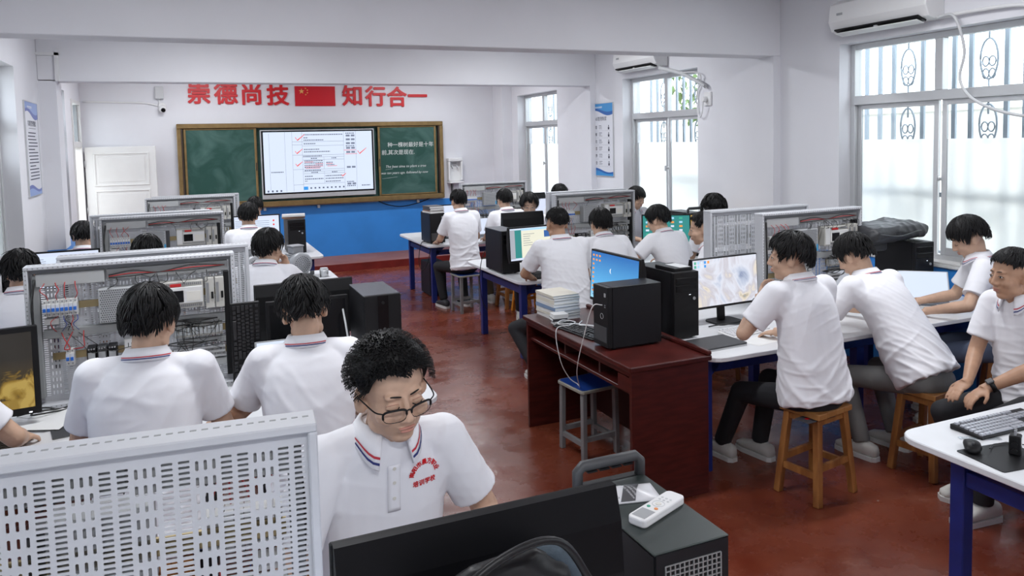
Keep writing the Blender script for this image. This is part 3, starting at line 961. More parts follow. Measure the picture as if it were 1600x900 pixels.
# ------------------------------------------------------------------ front wall: board, display, lettering
def emat(name, col, k=1.0, rough=0.3):
    """a lit screen pixel area"""
    m = bpy.data.materials.new(name); m.use_nodes = True
    b = m.node_tree.nodes['Principled BSDF']
    b.inputs['Base Color'].default_value = (0.02, 0.02, 0.02, 1); b.inputs['Roughness'].default_value = rough
    b.inputs['Emission Color'].default_value = (*col, 1); b.inputs['Emission Strength'].default_value = k
    M[name] = m
emat('scr_white', (0.62, 0.70, 0.86)); emat('scr_paper', (0.74, 0.73, 0.60)); emat('scr_ink', (0.07, 0.09, 0.15)); emat('scr_line', (0.17, 0.20, 0.28))
emat('scr_red', (0.75, 0.05, 0.04)); emat('scr_blue', (0.03, 0.28, 0.72)); emat('scr_darkblue', (0.02, 0.10, 0.33)); emat('scr_black', (0.004, 0.004, 0.005))
emat('scr_teal', (0.02, 0.22, 0.21)); emat('scr_skyblue', (0.35, 0.62, 0.85)); emat('scr_gold', (0.42, 0.26, 0.04)); emat('scr_grey', (0.35, 0.37, 0.42)); emat('scr_yellow', (0.8, 0.75, 0.4))
emat('scr_orange', (0.8, 0.3, 0.06)); emat('scr_pale', (0.60, 0.66, 0.82)); emat('scr_green', (0.05, 0.4, 0.25)); emat('scr_moon', (0.9, 0.92, 0.95))

def join_meshes(mes, offs):
    V = []; Fc = []
    for me, o in zip(mes, offs):
        b = len(V)
        V += [(v.co.x + o[0], v.co.y + o[1], v.co.z + o[2]) for v in me.vertices]
        Fc += [tuple(b + i for i in p.vertices) for p in me.polygons]
    r = bpy.data.meshes.new('lettering'); r.from_pydata(V, [], Fc); r.update()
    return r
def bold_text(body, size, depth, b):
    me = text_mesh(body, size, depth)
    offs = [(0, 0, 0)] + [(b * math.cos(a), b * math.sin(a), -0.0004 * (i + 1)) for i, a in enumerate([PI / 4 + i * PI / 4 for i in range(8)])]
    return join_meshes([me] * 9, offs)

LET = [('崇', 0.237, 2.84), ('德', 0.634, 2.833), ('尚', 1.021, 2.824), ('技', 1.429, 2.815), ('知', 2.653, 2.804), ('行', 3.048, 2.795), ('合', 3.419, 2.785), ('一', 3.788, 2.80)]
names = ['leftmost red wall character of the slogan, above the chalkboard', 'second red wall character from the left above the chalkboard', 'third red wall character from the left above the chalkboard',
         'red wall character just left of the flag', 'red wall character just right of the flag', 'second red wall character right of the flag', 'third red wall character right of the flag', 'single horizontal stroke red character at the right end of the slogan']
for (ch, x, z), lb in zip(LET, names):
    o = obj('wall_character', bold_text(ch, 0.36, 0.012, 0.0095), 'red_letter', None, (x, YF - 0.0135, z), (PI / 2, 0, 0))
    tag(o, lb, 'lettering', 'red slogan characters')
fl = thing('flag', 'red flag with five yellow stars between the red characters', 'flag', (2.028, YF, 2.82))
MB().box((0, -0.008, 0), (0.656, 0.016, 0.325)).build('cloth', 'flag_red', fl)
def star(mb, x, z, r, rot):
    pts = []
    for k in range(10):
        a = PI / 2 + rot + k * PI / 5
        R = r if k % 2 == 0 else r * 0.4
        pts.append((x + R * math.cos(a), z + R * math.sin(a)))
    mb.prism(pts, 0.0165, 0.019, Matrix(((1, 0, 0), (0, 0, -1), (0, 1, 0))))
for (x, z, r, a) in ((-0.22, 0.08, 0.048, 0), (-0.155, 0.128, 0.016, 0.4), (-0.125, 0.098, 0.016, 0.8), (-0.125, 0.055, 0.016, 0), (-0.155, 0.025, 0.016, 0.4)):
    mb = MB(); star(mb, x, z, r, a); mb.build('star', 'flag_yellow', fl)

# sliding chalkboard: outer gold frame, two sliding panels, display in the middle
bd = thing('chalkboard', 'wide green sliding chalkboard with a gold frame on the front wall', 'chalkboard', (2.045, YF, 1.02))
W2 = 2.16; BH = 1.36
f = MB()
f.b2((-W2, -0.12, BH - 0.075), (W2, 0, BH)).b2((-W2, -0.12, 0), (W2, 0, 0.085)).b2((-W2, -0.12, 0.085), (-W2 + 0.06, 0, BH - 0.075)).b2((W2 - 0.06, -0.12, 0.085), (W2, 0, BH - 0.075))
f.build('frame', 'gold_frame', bd, bevel=0.008)
MB().b2((-W2 + 0.06, -0.02, 0.085), (W2 - 0.06, -0.002, BH - 0.075)).build('back_board', 'chalkboard', bd)
MB().b2((-W2 + 0.06, -0.10, 0.085), (-W2 + 0.085, -0.02, BH - 0.075)).b2((W2 - 0.085, -0.10, 0.085), (W2 - 0.06, -0.02, BH - 0.075)).build('rail', 'brown_dark', bd)
for (x0, x1) in ((-2.065, -0.985), (0.995, 2.035)):
    p = MB().b2((x0, -0.085, 0.10), (x1, -0.045, BH - 0.085)).build('sliding_panel', 'chalkboard', bd)
    t = 0.035
    e = MB().b2((x0, -0.10, 0.09), (x0 + t, -0.04, BH - 0.08)).b2((x1 - t, -0.10, 0.09), (x1, -0.04, BH - 0.08)).b2((x0 + t, -0.095, BH - 0.1), (x1 - t, -0.04, BH - 0.08)).b2((x0 + t, -0.095, 0.09), (x1 - t, -0.04, 0.115))
    e.build('panel_edge', 'gold_frame', p, bevel=0.004)
    hx = x1 - 0.018 if x0 < 0 else x0 + 0.018
    MB().box((hx, -0.106, 0.66), (0.016, 0.012, 0.13)).build('panel_handle', 'brown_dark', p, bevel=0.003)
for x in (-0.9, -0.04, 1.68):
    MB().box((x, -0.06, -0.03), (0.04, 0.05, 0.06)).build('bracket', 'grey_plastic', bd)
# chalk writing on the right panel
def chalk(body, x, z, size, shear=0.25, bold=0.0):
    cu = bpy.data.curves.new('chalk', 'FONT'); cu.body = body; cu.size = size; cu.shear = shear; cu.extrude = 0.0004; cu.align_x = 'LEFT'; cu.align_y = 'CENTER'; cu.resolution_u = 2
    to = bpy.data.objects.new('t', cu); COL.objects.link(to)
    me = bpy.data.meshes.new_from_object(to.evaluated_get(bpy.context.evaluated_depsgraph_get()))
    bpy.data.objects.remove(to, do_unlink=True)
    obj('chalk_writing', me, 'chalk', bd, (x, -0.0862, z), (PI / 2, 0, 0))
chalk('种一棵树最好是十年', 1.16, 0.955, 0.092, 0.0)
chalk('前,其次是现在.', 1.05, 0.825, 0.092, 0.05)
chalk('The best time to plant a tree', 1.11, 0.585, 0.062, 0.3)
chalk('was ten years ago. followed by now', 1.03, 0.475, 0.058, 0.3)
MB().tube([(1.11, -0.0862, 0.535), (1.24, -0.0862, 0.548)], 0.0015, 4).tube([(1.05, -0.0862, 0.38), (1.32, -0.0862, 0.405)], 0.0015, 4).build('chalk_stroke', 'chalk', bd)

# interactive display
ds = thing('interactive_display', 'large interactive display with a marked table, between the chalkboard halves', 'display', (2.045, YF - 0.02, 1.14))
MB().b2((-0.93, -0.075, 0.0), (0.93, 0, 1.13)).build('housing', 'alu', ds, bevel=0.006)
MB().b2((-0.912, -0.079, 0.075), (0.912, -0.0755, 1.112)).build('bezel', 'black_gloss', ds)
SX0, SX1, SZ0, SZ1 = -0.885, 0.885, 0.10, 1.09
sc = MB().b2((SX0, -0.0815, SZ0), (SX1, -0.0795, SZ1)).build('screen', 'scr_white', ds)
def su(u): return SX0 + (SX1 - SX0) * u
def sv(v): return SZ1 - (SZ1 - SZ0) * v
ln = MB()
def hl(u0, u1, v, w=0.0022): ln.b2((su(u0), -0.0822, sv(v) - w), (su(u1), -0.0816, sv(v) + w))
def vl(u, v0, v1, w=0.0016): ln.b2((su(u) - w, -0.0822, sv(v1)), (su(u) + w, -0.0816, sv(v0)))
for v in (0.165, 0.215, 0.385, 0.625, 0.88): hl(0.255, 0.345, v)
for v in (0.165, 0.235, 0.390, 0.425, 0.47, 0.63, 0.665, 0.70, 0.87): hl(0.345, 0.73, v)
for u, a, b in ((0.05, 0.02, 0.95), (0.19, 0, 0.99), (0.255, 0, 0.99), (0.345, 0, 0.99), (0.73, 0, 0.99), (0.845, 0, 0.99), (0.54, 0.425, 0.63), (0.54, 0.665, 0.87)): vl(u, a, b)
ln.build('table_lines', 'scr_line', sc)
tx = MB(); R = random.Random(4)
def words(u0, u1, v, h=0.016):
    u = u0
    while u < u1:
        w = R.uniform(0.008, 0.016)
        tx.b2((su(u), -0.0822, sv(v) - h / 2), (su(min(u + w, u1)), -0.0816, sv(v) + h / 2)); u += w + 0.005
for (a, b, v) in ((0.36, 0.72, 0.05), (0.36, 0.40, 0.10), (0.36, 0.54, 0.14), (0.36, 0.47, 0.20), (0.36, 0.50, 0.295), (0.36, 0.60, 0.335), (0.35, 0.52, 0.408), (0.42, 0.48, 0.447), (0.61, 0.66, 0.447), (0.36, 0.53, 0.487),
                  (0.36, 0.53, 0.523), (0.36, 0.53, 0.56), (0.36, 0.51, 0.595), (0.56, 0.62, 0.52), (0.56, 0.64, 0.56), (0.36, 0.51, 0.648), (0.42, 0.48, 0.683), (0.61, 0.66, 0.683), (0.36, 0.43, 0.745), (0.36, 0.53, 0.79), (0.36, 0.38, 0.825),
                  (0.55, 0.70, 0.745), (0.55, 0.72, 0.79), (0.55, 0.69, 0.84), (0.06, 0.17, 0.66), (0.75, 0.83, 0.035), (0.75, 0.83, 0.25), (0.75, 0.82, 0.86), (0.75, 0.83, 0.93), (0.89, 0.97, 0.93)):
    words(a, b, v)
tx.build('screen_text', 'scr_ink', sc)
bl = MB()
for v in (0.075, 0.14, 0.205, 0.285, 0.355, 0.61, 0.895):
    bl.b2((su(0.752), -0.0822, sv(v) - 0.016), (su(0.79), -0.0816, sv(v) + 0.016)).b2((su(0.80), -0.0822, sv(v) - 0.016), (su(0.835), -0.0816, sv(v) + 0.016))
bl.build('screen_blocks', 'scr_line', sc)
rd = MB()
def tick(u, v, s):
    pts = [(su(u), -0.0825, sv(v)), (su(u + 0.018 * s), -0.0825, sv(v + 0.05 * s)), (su(u + 0.085 * s), -0.0825, sv(v - 0.045 * s))]
    rd.tube(pts, 0.005, 5, radii=[0.006, 0.010, 0.004])
tick(0.285, 0.09, 1.0); tick(0.28, 0.32, 0.8); tick(0.28, 0.53, 0.75); tick(0.86, 0.335, 1.0); tick(0.70, 0.735, 0.5)
for a, b, v in ((0.36, 0.44, 0.505), (0.46, 0.53, 0.54), (0.36, 0.53, 0.578), (0.37, 0.50, 0.61), (0.56, 0.62, 0.54), (0.57, 0.66, 0.58), (0.73, 0.845, 0.32), (0.745, 0.855, 0.385)):
    rd.b2((su(a), -0.0826, sv(v) - 0.0035), (su(b), -0.0816, sv(v) + 0.0035))
rd.build('red_marks', 'scr_red', sc)
MB().b2((su(0.345), -0.0826, sv(0.97)), (su(0.385), -0.0816, sv(0.915))).build('tool_icon', 'scr_blue', sc)
ic = MB()
for k in range(9): ic.b2((su(0.405 + k * 0.038), -0.0824, sv(0.955)), (su(0.42 + k * 0.038), -0.0816, sv(0.93)))
for k in range(4): ic.b2((su(0.02 + k * 0.038), -0.0824, sv(0.985)), (su(0.035 + k * 0.038), -0.0816, sv(0.955)))
ic.build('tool_icon', 'scr_ink', sc)
# loose cable under the board
cb = MB().tube(smooth_pts([(3.02, YF - 0.04, 1.02), (3.2, YF - 0.012, 0.94), (3.45, YF - 0.01, 0.90), (3.75, YF - 0.012, 0.95), (3.95, YF - 0.04, 1.02)]), 0.008, 6).build('cable', 'black_plastic')
tag(cb, 'black cable drooping over the blue dado under the board', 'cable')
# wall-hung water dispenser
wd_ = thing('water_dispenser', 'white wall hung water dispenser right of the chalkboard', 'dispenser', (4.42, YF, 1.30))
f = MB().b2((-0.135, -0.05, 0.0), (0.135, 0, 0.42)).b2((-0.135, -0.14, 0.36), (0.135, -0.05, 0.42)).b2((-0.135, -0.14, 0.02), (-0.10, -0.05, 0.36)).b2((0.10, -0.14, 0.02), (0.135, -0.05, 0.36))
f.build('housing', 'white_plastic', wd_, bevel=0.012, seg=2)
MB().box((0, -0.056, 0.325), (0.08, 0.012, 0.014)).build('vent', 'grey_plastic', wd_)
for x in (-0.045, 0.045):
    MB().cyl((x, -0.05, 0.27), (x, -0.10, 0.265), 0.013, n=10).cyl((x, -0.095, 0.272), (x, -0.095, 0.235), 0.008, n=8).build('tap', 'light_grey', wd_)
MB().b2((-0.13, -0.20, -0.03), (0.13, 0, 0.0)).build('drip_tray', 'white_plastic', wd_, bevel=0.008)
MB().b2((-0.012, -0.03, -0.42), (0.06, 0, -0.03)).build('drain_pipe', 'white_plastic', wd_)
MB().cyl((-0.05, -0.03, -0.42), (-0.05, -0.03, -0.03), 0.012).build('hose', 'dark_grey', wd_)
# small shelf
# dome camera with junction box and conduit
cm = thing('security_camera', 'white dome security camera left of the slogan', 'camera', (-0.296, YF, 2.62))
MB().cyl((0, 0, 0.045), (0, -0.05, 0.045), 0.055, 0.05, n=16).build('mount', 'white_plastic', cm)
MB().sphere((0, -0.075, 0.0), 0.055, 16, 12).build('dome', 'white_plastic', cm)
MB().cyl((0.01, -0.11, -0.02), (0.014, -0.137, -0.03), 0.034, 0.030, n=14).build('lens', 'black_gloss', cm)
jb = MB().b2((-0.06, -0.07, -0.10), (0.06, 0, 0.09)).build('junction_box', 'light_grey', None, bevel=0.006, loc=(-0.33, YF, 2.87))
tag(jb, 'small grey junction box above the security camera', 'box')
cd = MB().tube(smooth_pts([(-0.36, YF - 0.02, 2.67), (-0.55, YF - 0.015, 2.71), (-0.9, YF - 0.015, 2.72), (-1.38, YF - 0.015, 2.73)]), 0.013, 8).tube([(-0.33, YF - 0.02, 2.77), (-0.345, YF - 0.02, 2.67)], 0.009, 6).build('conduit', 'white_plastic')
tag(cd, 'white cable conduit running from the camera to the doorway', 'conduit')
# ------------------------------------------------------------------ side walls
# open door leaf, swung against the front wall
dr = thing('door_1', 'white panelled door leaf standing open against the front wall', None, (-1.38, 12.90, 0.0), math.radians(-2))
dr['kind'] = 'structure'
DW, DH = 0.96, 2.05
MB().b2((0, -0.02, 0.01), (DW, 0.02, DH)).build('leaf', 'white_paint', dr, bevel=0.003)
for (z0, z1) in ((1.46, 1.96), (0.86, 1.40), (0.12, 0.80)):
    e = MB(); x0, x1 = 0.11, DW - 0.10
    for a, b in (((x0, z0), (x1, z0 + 0.025)), ((x0, z1 - 0.025), (x1, z1)), ((x0, z0 + 0.025), (x0 + 0.025, z1 - 0.025)), ((x1 - 0.025, z0 + 0.025), (x1, z1 - 0.025))):
        e.b2((a[0], -0.030, a[1]), (b[0], -0.02, b[1]))
    e.build('moulding', 'white_paint', dr, bevel=0.004)
    MB().b2((x0 + 0.06, -0.0245, z0 + 0.06), (x1 - 0.06, -0.02, z1 - 0.06)).build('panel', 'white_paint', dr, bevel=0.003)
for z in (0.3, 1.1, 1.8):
    MB().cyl((0.0, -0.028, z - 0.05), (0.0, -0.028, z + 0.05), 0.009).build('hinge', 'alu', dr)
nt = MB().b2((-0.13, -0.002, -0.17), (0.13, 0, 0.17)).build('notice', 'paper_grey', None, loc=(-0.88, 12.862, 1.70))
tag(nt, 'printed paper notice pinned on the open door', 'notice'); nt.rotation_euler = (0, 0, math.radians(-2))
tl = MB(); R = random.Random(2)
for k in range(14):
    z = 0.135 - k * 0.019
    tl.b2((-0.07, -0.0028, z), (-0.07 + R.uniform(0.03, 0.14) * (1 if k else 1), -0.002, z + 0.005))
tl.build('print', 'scr_line' if False else 'ink', nt)
# doorway frame and transom light in the left wall
df = thing('door_2', 'white doorway frame with transom light in the left wall', None, (XL, (DOOR_L[0] + DOOR_L[1]) / 2, 0)); df['kind'] = 'structure'
w = (DOOR_L[1] - DOOR_L[0]) / 2
e = MB().b2((-0.10, -w, 0), (0.02, -w + 0.05, 2.72)).b2((-0.10, w - 0.05, 0), (0.02, w, 2.72)).b2((-0.10, -w + 0.05, 2.67), (0.02, w - 0.05, 2.72)).b2((-0.10, -w + 0.05, 2.05), (0.02, w - 0.05, 2.13))
e.build('frame', 'white_paint', df, bevel=0.004)
MB().b2((-0.045, -w + 0.05, 2.13), (-0.04, w - 0.05, 2.67)).build('pane', 'clear_glass', df)
MB().b2((-0.07, -w + 0.05, 2.13), (-0.02, -w + 0.09, 2.67)).b2((-0.07, w - 0.09, 2.13), (-0.02, w - 0.05, 2.67)).build('transom_sash', 'alu_dark', df)

def wave_poly(w, z0, z1, amp, up):
    pts = []
    n = 14
    edge = [(-w + 2 * w * k / n, (z0 if up else z1) + amp * math.sin(PI * 1.6 * k / n + 0.6)) for k in range(n + 1)]
    if up: return edge[::-1] + [(-w, z1), (w, z1)] if False else edge + [(w, z1), (-w, z1)]
    return edge[::-1] + [(-w, z0), (w, z0)]
WALLM = Matrix(((0, 0, -1), (-1, 0, 0), (0, 1, 0)))     # poster on the right wall: x -> -y, z -> -x
def poster(name, label, loc, rz, h, w, c1, c2, title, rows, seed):
    t = thing(name, label, 'poster', loc, rz)
    Q = Matrix(((1, 0, 0), (0, 0, -1), (0, 1, 0)))
    MB().b2((-w / 2, -0.012, -h / 2), (w / 2, 0, h / 2)).build('board', 'poster_paper', t)
    MB().prism(wave_poly(w / 2, h / 2 - 0.13, h / 2, 0.04, True), 0.0122, 0.0130, Q).build('header', c1, t)
    MB().prism(wave_poly(w / 2, h / 2 - 0.09, h / 2, 0.03, True), 0.0131, 0.0136, Q).build('header_wave', c2, t)
    MB().prism(wave_poly(w / 2, -h / 2, -h / 2 + 0.08, 0.03, False), 0.0122, 0.0130, Q).build('footer', c1, t)
    MB().prism(wave_poly(w / 2, -h / 2, -h / 2 + 0.05, 0.025, False), 0.0131, 0.0136, Q).build('footer_wave', c2, t)
    e = MB()
    for a, b in (((-w / 2 - 0.008, -h / 2 - 0.008), (-w / 2, h / 2 + 0.008)), ((w / 2, -h / 2 - 0.008), (w / 2 + 0.008, h / 2 + 0.008)), ((-w / 2, h / 2), (w / 2, h / 2 + 0.008)), ((-w / 2, -h / 2 - 0.008), (w / 2, -h / 2))):
        e.b2((a[0], -0.016, a[1]), (b[0], 0, b[1]))
    e.build('frame', 'alu', t)
    def tx(body, x, z, s, al='CENTER', m='ink'):
        me = text_mesh(body, s, 0.0003, 0.0, al)
        obj('lettering', me, m, t, (x, -0.0126, z), (PI / 2, 0, 0))
    tx(title, 0, h / 2 - 0.215, 0.062)
    R = random.Random(seed)
    mb = MB()
    if rows:
        for i, r in enumerate(rows):
            z = h / 2 - 0.335 - i * 0.1
            me = bold_text(r, 0.052, 0.0003, 0.0012); obj('lettering', me, 'ink', t, (-w * 0.26, -0.0126, z), (PI / 2, 0, 0))
            for j in range(4):
                mb.b2((-w * 0.1, -0.0128, z + 0.022 - j * 0.014), (-w * 0.1 + R.uniform(0.06, 0.10), -0.012, z + 0.026 - j * 0.014 + (0.003 if j == 0 else 0)))
            mb.b2((-w * 0.4, -0.0126, z - 0.045), (w * 0.4, -0.012, z - 0.0438))
            mb.cyl((w * 0.32, -0.0128, z + 0.02), (w * 0.32, -0.012, z + 0.02), 0.012, n=8)
            mb.b2((w * 0.29, -0.0128, z - 0.03), (w * 0.35, -0.012, z + 0.005))
    else:
        mb.b2((-w * 0.25, -0.0128, h / 2 - 0.262), (w * 0.3, -0.012, h / 2 - 0.258))
        z = h / 2 - 0.31
        while z > -h / 2 + 0.14:
            x = -w * 0.36 + R.choice((0, 0, 0.03)); xe = w * 0.38 - (R.uniform(0, 0.2) if R.random() < 0.4 else 0)
            while x < xe:
                k = R.uniform(0.012, 0.02); mb.b2((x, -0.0128, z), (x + k, -0.012, z + 0.010)); x += k + 0.004
            z -= 0.033
    mb.build('print', 'ink', t)
    mb = MB().b2((-w * 0.30, -0.0142, h / 2 - 0.05), (w * 0.05, -0.0137, h / 2 - 0.042)).b2((-w * 0.30, -0.0142, h / 2 - 0.062), (w * 0.05, -0.0137, h / 2 - 0.058)).build('logo_line', 'paper', t)
poster('poster', 'blue and white poster of rules in large rows on the right wall', (XR, 9.36, 1.99), -PI / 2, 1.01, 0.64, 'poster_blue', 'poster_blue2', '6S管理制度', ['整理', '整顿', '清扫', '清洁', '素养', '安全'], 3)
poster('poster', 'violet and white poster of fine print on the left wall', (XL, 8.95, 2.03), PI / 2, 0.93, 0.42 * 1.6, 'poster_violet', 'poster_violet2', '实训室管理制度', None, 5)

# split air conditioners over the windows
def aircon(label, y0, L, z):
    t = thing('air_conditioner', label, 'air conditioner', (XR, y0, z), -PI / 2)
    # local x runs along the wall (towards -y), local -y into the room
    prof = [(0, 0), (0, 0.29), (-0.10, 0.29), (-0.19, 0.25), (-0.21, 0.10), (-0.17, 0.02), (-0.10, 0)]
    Q = Matrix(((0, 0, 1), (1, 0, 0), (0, 1, 0)))
    MB().prism(prof[::-1], 0, L, Q).build('housing', 'white_plastic', t, bevel=0.008, seg=2)
    MB().box((L / 2, -0.16, 0.012), (L * 0.86, 0.10, 0.012), rotm(-0.35, 0, 0)).build('outlet_slot', 'black_plastic', t)
    MB().box((L / 2, -0.165, -0.012), (L * 0.84, 0.085, 0.008), rotm(-0.25, 0, 0)).build('louvre', 'white_plastic', t, bevel=0.002)
    MB().box((L / 2, -0.165, 0.005), (0.03, 0.05, 0.02)).build('louvre_motor', 'light_grey', t)
    MB().box((0.12, -0.205, 0.16), (0.06, 0.004, 0.02)).build('badge', 'grey_plastic', t)
    return t
aircon('white split air conditioner above the nearest right window', 5.06, 0.95, 2.86)
aircon('white split air conditioner above the middle right window', 8.70, 0.95, 2.87)
hs = MB().tube(smooth_pts([(XR - 0.10, 4.10, 2.86), (XR - 0.11, 3.95, 2.85), (XR - 0.06, 3.9, 2.6), (XR - 0.05, 3.94, 2.40), (XR - 0.06, 3.86, 2.26), (XR - 0.05, 3.70, 2.16), (XR - 0.04, 3.5, 2.10), (XR - 0.04, 3.3, 2.08)]), 0.011, 8).build('drain_hose', 'light_grey')
tag(hs, 'grey drain hose hanging in front of the nearest window', 'hose')
hs = MB().tube(smooth_pts([(XR - 0.06, 4.10, 2.87), (XR - 0.05, 3.85, 2.875), (XR - 0.05, 3.5, 2.86), (XR - 0.04, 3.2, 2.78)]), 0.014, 8).build('drain_hose', 'white_plastic')
tag(hs, 'white hose running along the wall from the nearest air conditioner', 'hose')
sk = thing('wall_socket', 'white wall socket with a plug beside the middle window', 'socket', (XR, 6.98, 2.42), -PI / 2)
MB().b2((-0.06, -0.02, -0.075), (0.06, 0, 0.075)).build('plate', 'white_plastic', sk, bevel=0.004)
MB().cyl((-0.02, -0.02, -0.005), (-0.02, -0.07, -0.005), 0.032, 0.026, n=12).build('plug', 'white_plastic', sk)
cr = MB().tube(smooth_pts([(XR - 0.06, 7.0, 2.40), (XR - 0.05, 7.03, 2.28), (XR - 0.03, 7.10, 2.22), (XR - 0.02, 7.16, 2.32), (XR - 0.02, 7.16, 2.50), (XR - 0.03, 7.08, 2.62), (XR - 0.05, 7.1, 2.72), (XR - 0.06, 7.45, 2.76), (XR - 0.08, 7.8, 2.84)]), 0.007, 6).build('cable', 'white_plastic')
tag(cr, 'white power cord looping from the wall socket to the middle air conditioner', 'cable')
dp = MB().tube(smooth_pts([(XR - 0.10, 7.79, 2.84), (XR - 0.05, 7.45, 2.75), (XR - 0.05, 7.15, 2.64), (XR - 0.04, 6.98, 2.56)]), 0.024, 8).build('drain_pipe', 'light_grey')
tag(dp, 'grey wrapped pipe below the middle air conditioner', 'pipe')
# ------------------------------------------------------------------ furniture
mat('laminate', (0.74, 0.75, 0.77), 0.35, var=0.02, vscale=6)
mat('leg_blue', (0.010, 0.022, 0.16), 0.4, var=0.1, vscale=14)
mat('edge_band', (0.66, 0.66, 0.66), 0.5)
mat('mahogany', (0.060, 0.010, 0.008), 0.3, var=0.25, vscale=7, stretch=(1, 1, 6), spec=0.4)
mat('mahogany_inside', (0.05, 0.012, 0.010), 0.5)
mat('wood', (0.36, 0.155, 0.045), 0.42, col2=(0.22, 0.08, 0.022), vscale=5, stretch=(6, 6, 0.8), bump=0.05, bscale=20)
mat('wood_seat', (0.42, 0.20, 0.065), 0.4, col2=(0.28, 0.115, 0.032), vscale=4, stretch=(1, 8, 1), bump=0.05, bscale=20)
mat('orange_wood', (0.72, 0.27, 0.03), 0.4, var=0.12, vscale=8)
mat('stool_grey', (0.24, 0.245, 0.25), 0.45, metal=0.2, var=0.06, vscale=10)
mat('stool_blue', (0.012, 0.050, 0.26), 0.4)
mat('olive_seat', (0.30, 0.29, 0.25), 0.6)

BD, TH = 1.45, 0.75
def make_bench(BL):
    t = thing('workbench', 'x', 'workbench')
    MB().prism(rrect(BL, BD, 0.10, 5), TH - 0.028, TH).build('tabletop', 'laminate', t, bevel=0.004)
    for sx in (-1, 1):
        for sy in (-1, 1):
            x, y = sx * (BL / 2 - 0.12), sy * (BD / 2 - 0.22)
            lg = MB().b2((x - 0.03, y - 0.03, 0.0), (x + 0.03, y + 0.03, TH - 0.028)).build('leg', 'leg_blue', t, bevel=0.004)
            g = MB()
            Q = Matrix(((1, 0, 0), (0, 0, 1), (0, 1, 0)))
            a = x - sx * 0.03
            g.add([Vector(p) for p in ((a, y - 0.02, TH - 0.03), (a - sx * 0.14, y - 0.02, TH - 0.03), (a, y - 0.02, TH - 0.17), (a, y + 0.02, TH - 0.03), (a - sx * 0.14, y + 0.02, TH - 0.03), (a, y + 0.02, TH - 0.17))],
                  [(0, 1, 2), (5, 4, 3), (0, 3, 4, 1), (1, 4, 5, 2), (2, 5, 3, 0)])
            g.build('gusset', 'leg_blue', lg)
    for sy in (-1, 1):
        y = sy * (BD / 2 - 0.22)
        MB().b2((-BL / 2 + 0.15, y - 0.02, 0.60), (BL / 2 - 0.15, y + 0.02, 0.66)).build('rail', 'leg_blue', t, bevel=0.003)
    for sx in (-1, 1):
        x = sx * (BL / 2 - 0.12)
        MB().b2((x - 0.02, -BD / 2 + 0.25, 0.60), (x + 0.02, BD / 2 - 0.25, 0.66)).build('cross_rail', 'leg_blue', t, bevel=0.003)
    MB().b2((-0.03, -BD / 2 + 0.20, 0), (0.03, -BD / 2 + 0.26, 0.60)).build('leg', 'leg_blue', t)
    MB().b2((-0.03, BD / 2 - 0.26, 0), (0.03, BD / 2 - 0.20, 0.60)).build('leg', 'leg_blue', t)
    return t
XCL, XCR = 0.05, 4.01         # bench centres, left and right row
BENCH = [('A', -0.125, 0.25, 'white workbench in front, under the slotted panel nearest the camera'), ('B', -0.125, 3.50, 'left white workbench with the keyboard standing upright'),
         ('C', XCL, 6.28, 'left white workbench carrying two grey electric motors'), ('D', 0.17, 8.70, 'left white workbench nearest the doorway'),
         ('H', XCR, 0.78, 'white workbench with keyboard and mouse in the right corner'), ('G', XCR, 3.42, 'right white workbench behind the dark red desk'),
         ('F', XCR, 6.08, 'right white workbench in the middle row'), ('E', XCR, 8.83, 'right white workbench nearest the board')]
YB_ = {}
_b = make_bench(2.45); _b2 = make_bench(2.70)
for i, (k, xc, y0, lb) in enumerate(BENCH):
    o = (_b if i == 0 else copy_tree(_b)) if i < 4 else (_b2 if i == 4 else copy_tree(_b2))
    put(o, (xc, y0 + BD / 2, 0), 0, lb, 'white workbenches with blue legs'); YB_[k] = y0

# dark red desk
dk = thing('desk', 'dark red wooden computer desk in the aisle', 'desk', (2.12, 3.40, 0))
dw, dl, dh = 0.51, 1.36, 0.79
MB().b2((-0.02, -0.02, dh - 0.03), (dw, dl + 0.02, dh)).build('desktop', 'mahogany', dk, bevel=0.006, seg=2)
MB().b2((dw - 0.03, -0.02, dh), (dw, dl + 0.02, dh + 0.025)).build('raised_lip', 'mahogany', dk, bevel=0.006)
for y in (0.0, dl - 0.025):
    MB().b2((0.0, y, 0), (dw - 0.01, y + 0.025, dh - 0.03)).build('side_panel', 'mahogany', dk, bevel=0.002)
MB().b2((dw - 0.05, 0.025, 0.10), (dw - 0.03, dl - 0.025, dh - 0.03)).build('back_panel', 'mahogany_inside', dk)
MB().b2((0.02, 0.025, dh - 0.17), (dw - 0.05, dl - 0.025, dh - 0.15)).build('shelf', 'mahogany', dk, bevel=0.002)
for y in (0.42, 0.86):
    MB().b2((0.05, y, dh - 0.15), (dw - 0.05, y + 0.02, dh - 0.03)).build('divider', 'mahogany_inside', dk)
MB().b2((0.0, 0.025, dh - 0.062), (0.018, dl - 0.025, dh - 0.03)).build('apron', 'mahogany', dk)
MB().b2((0.005, 0.03, dh - 0.15), (0.02, 0.15, dh - 0.07)).build('small_door', 'mahogany', dk)

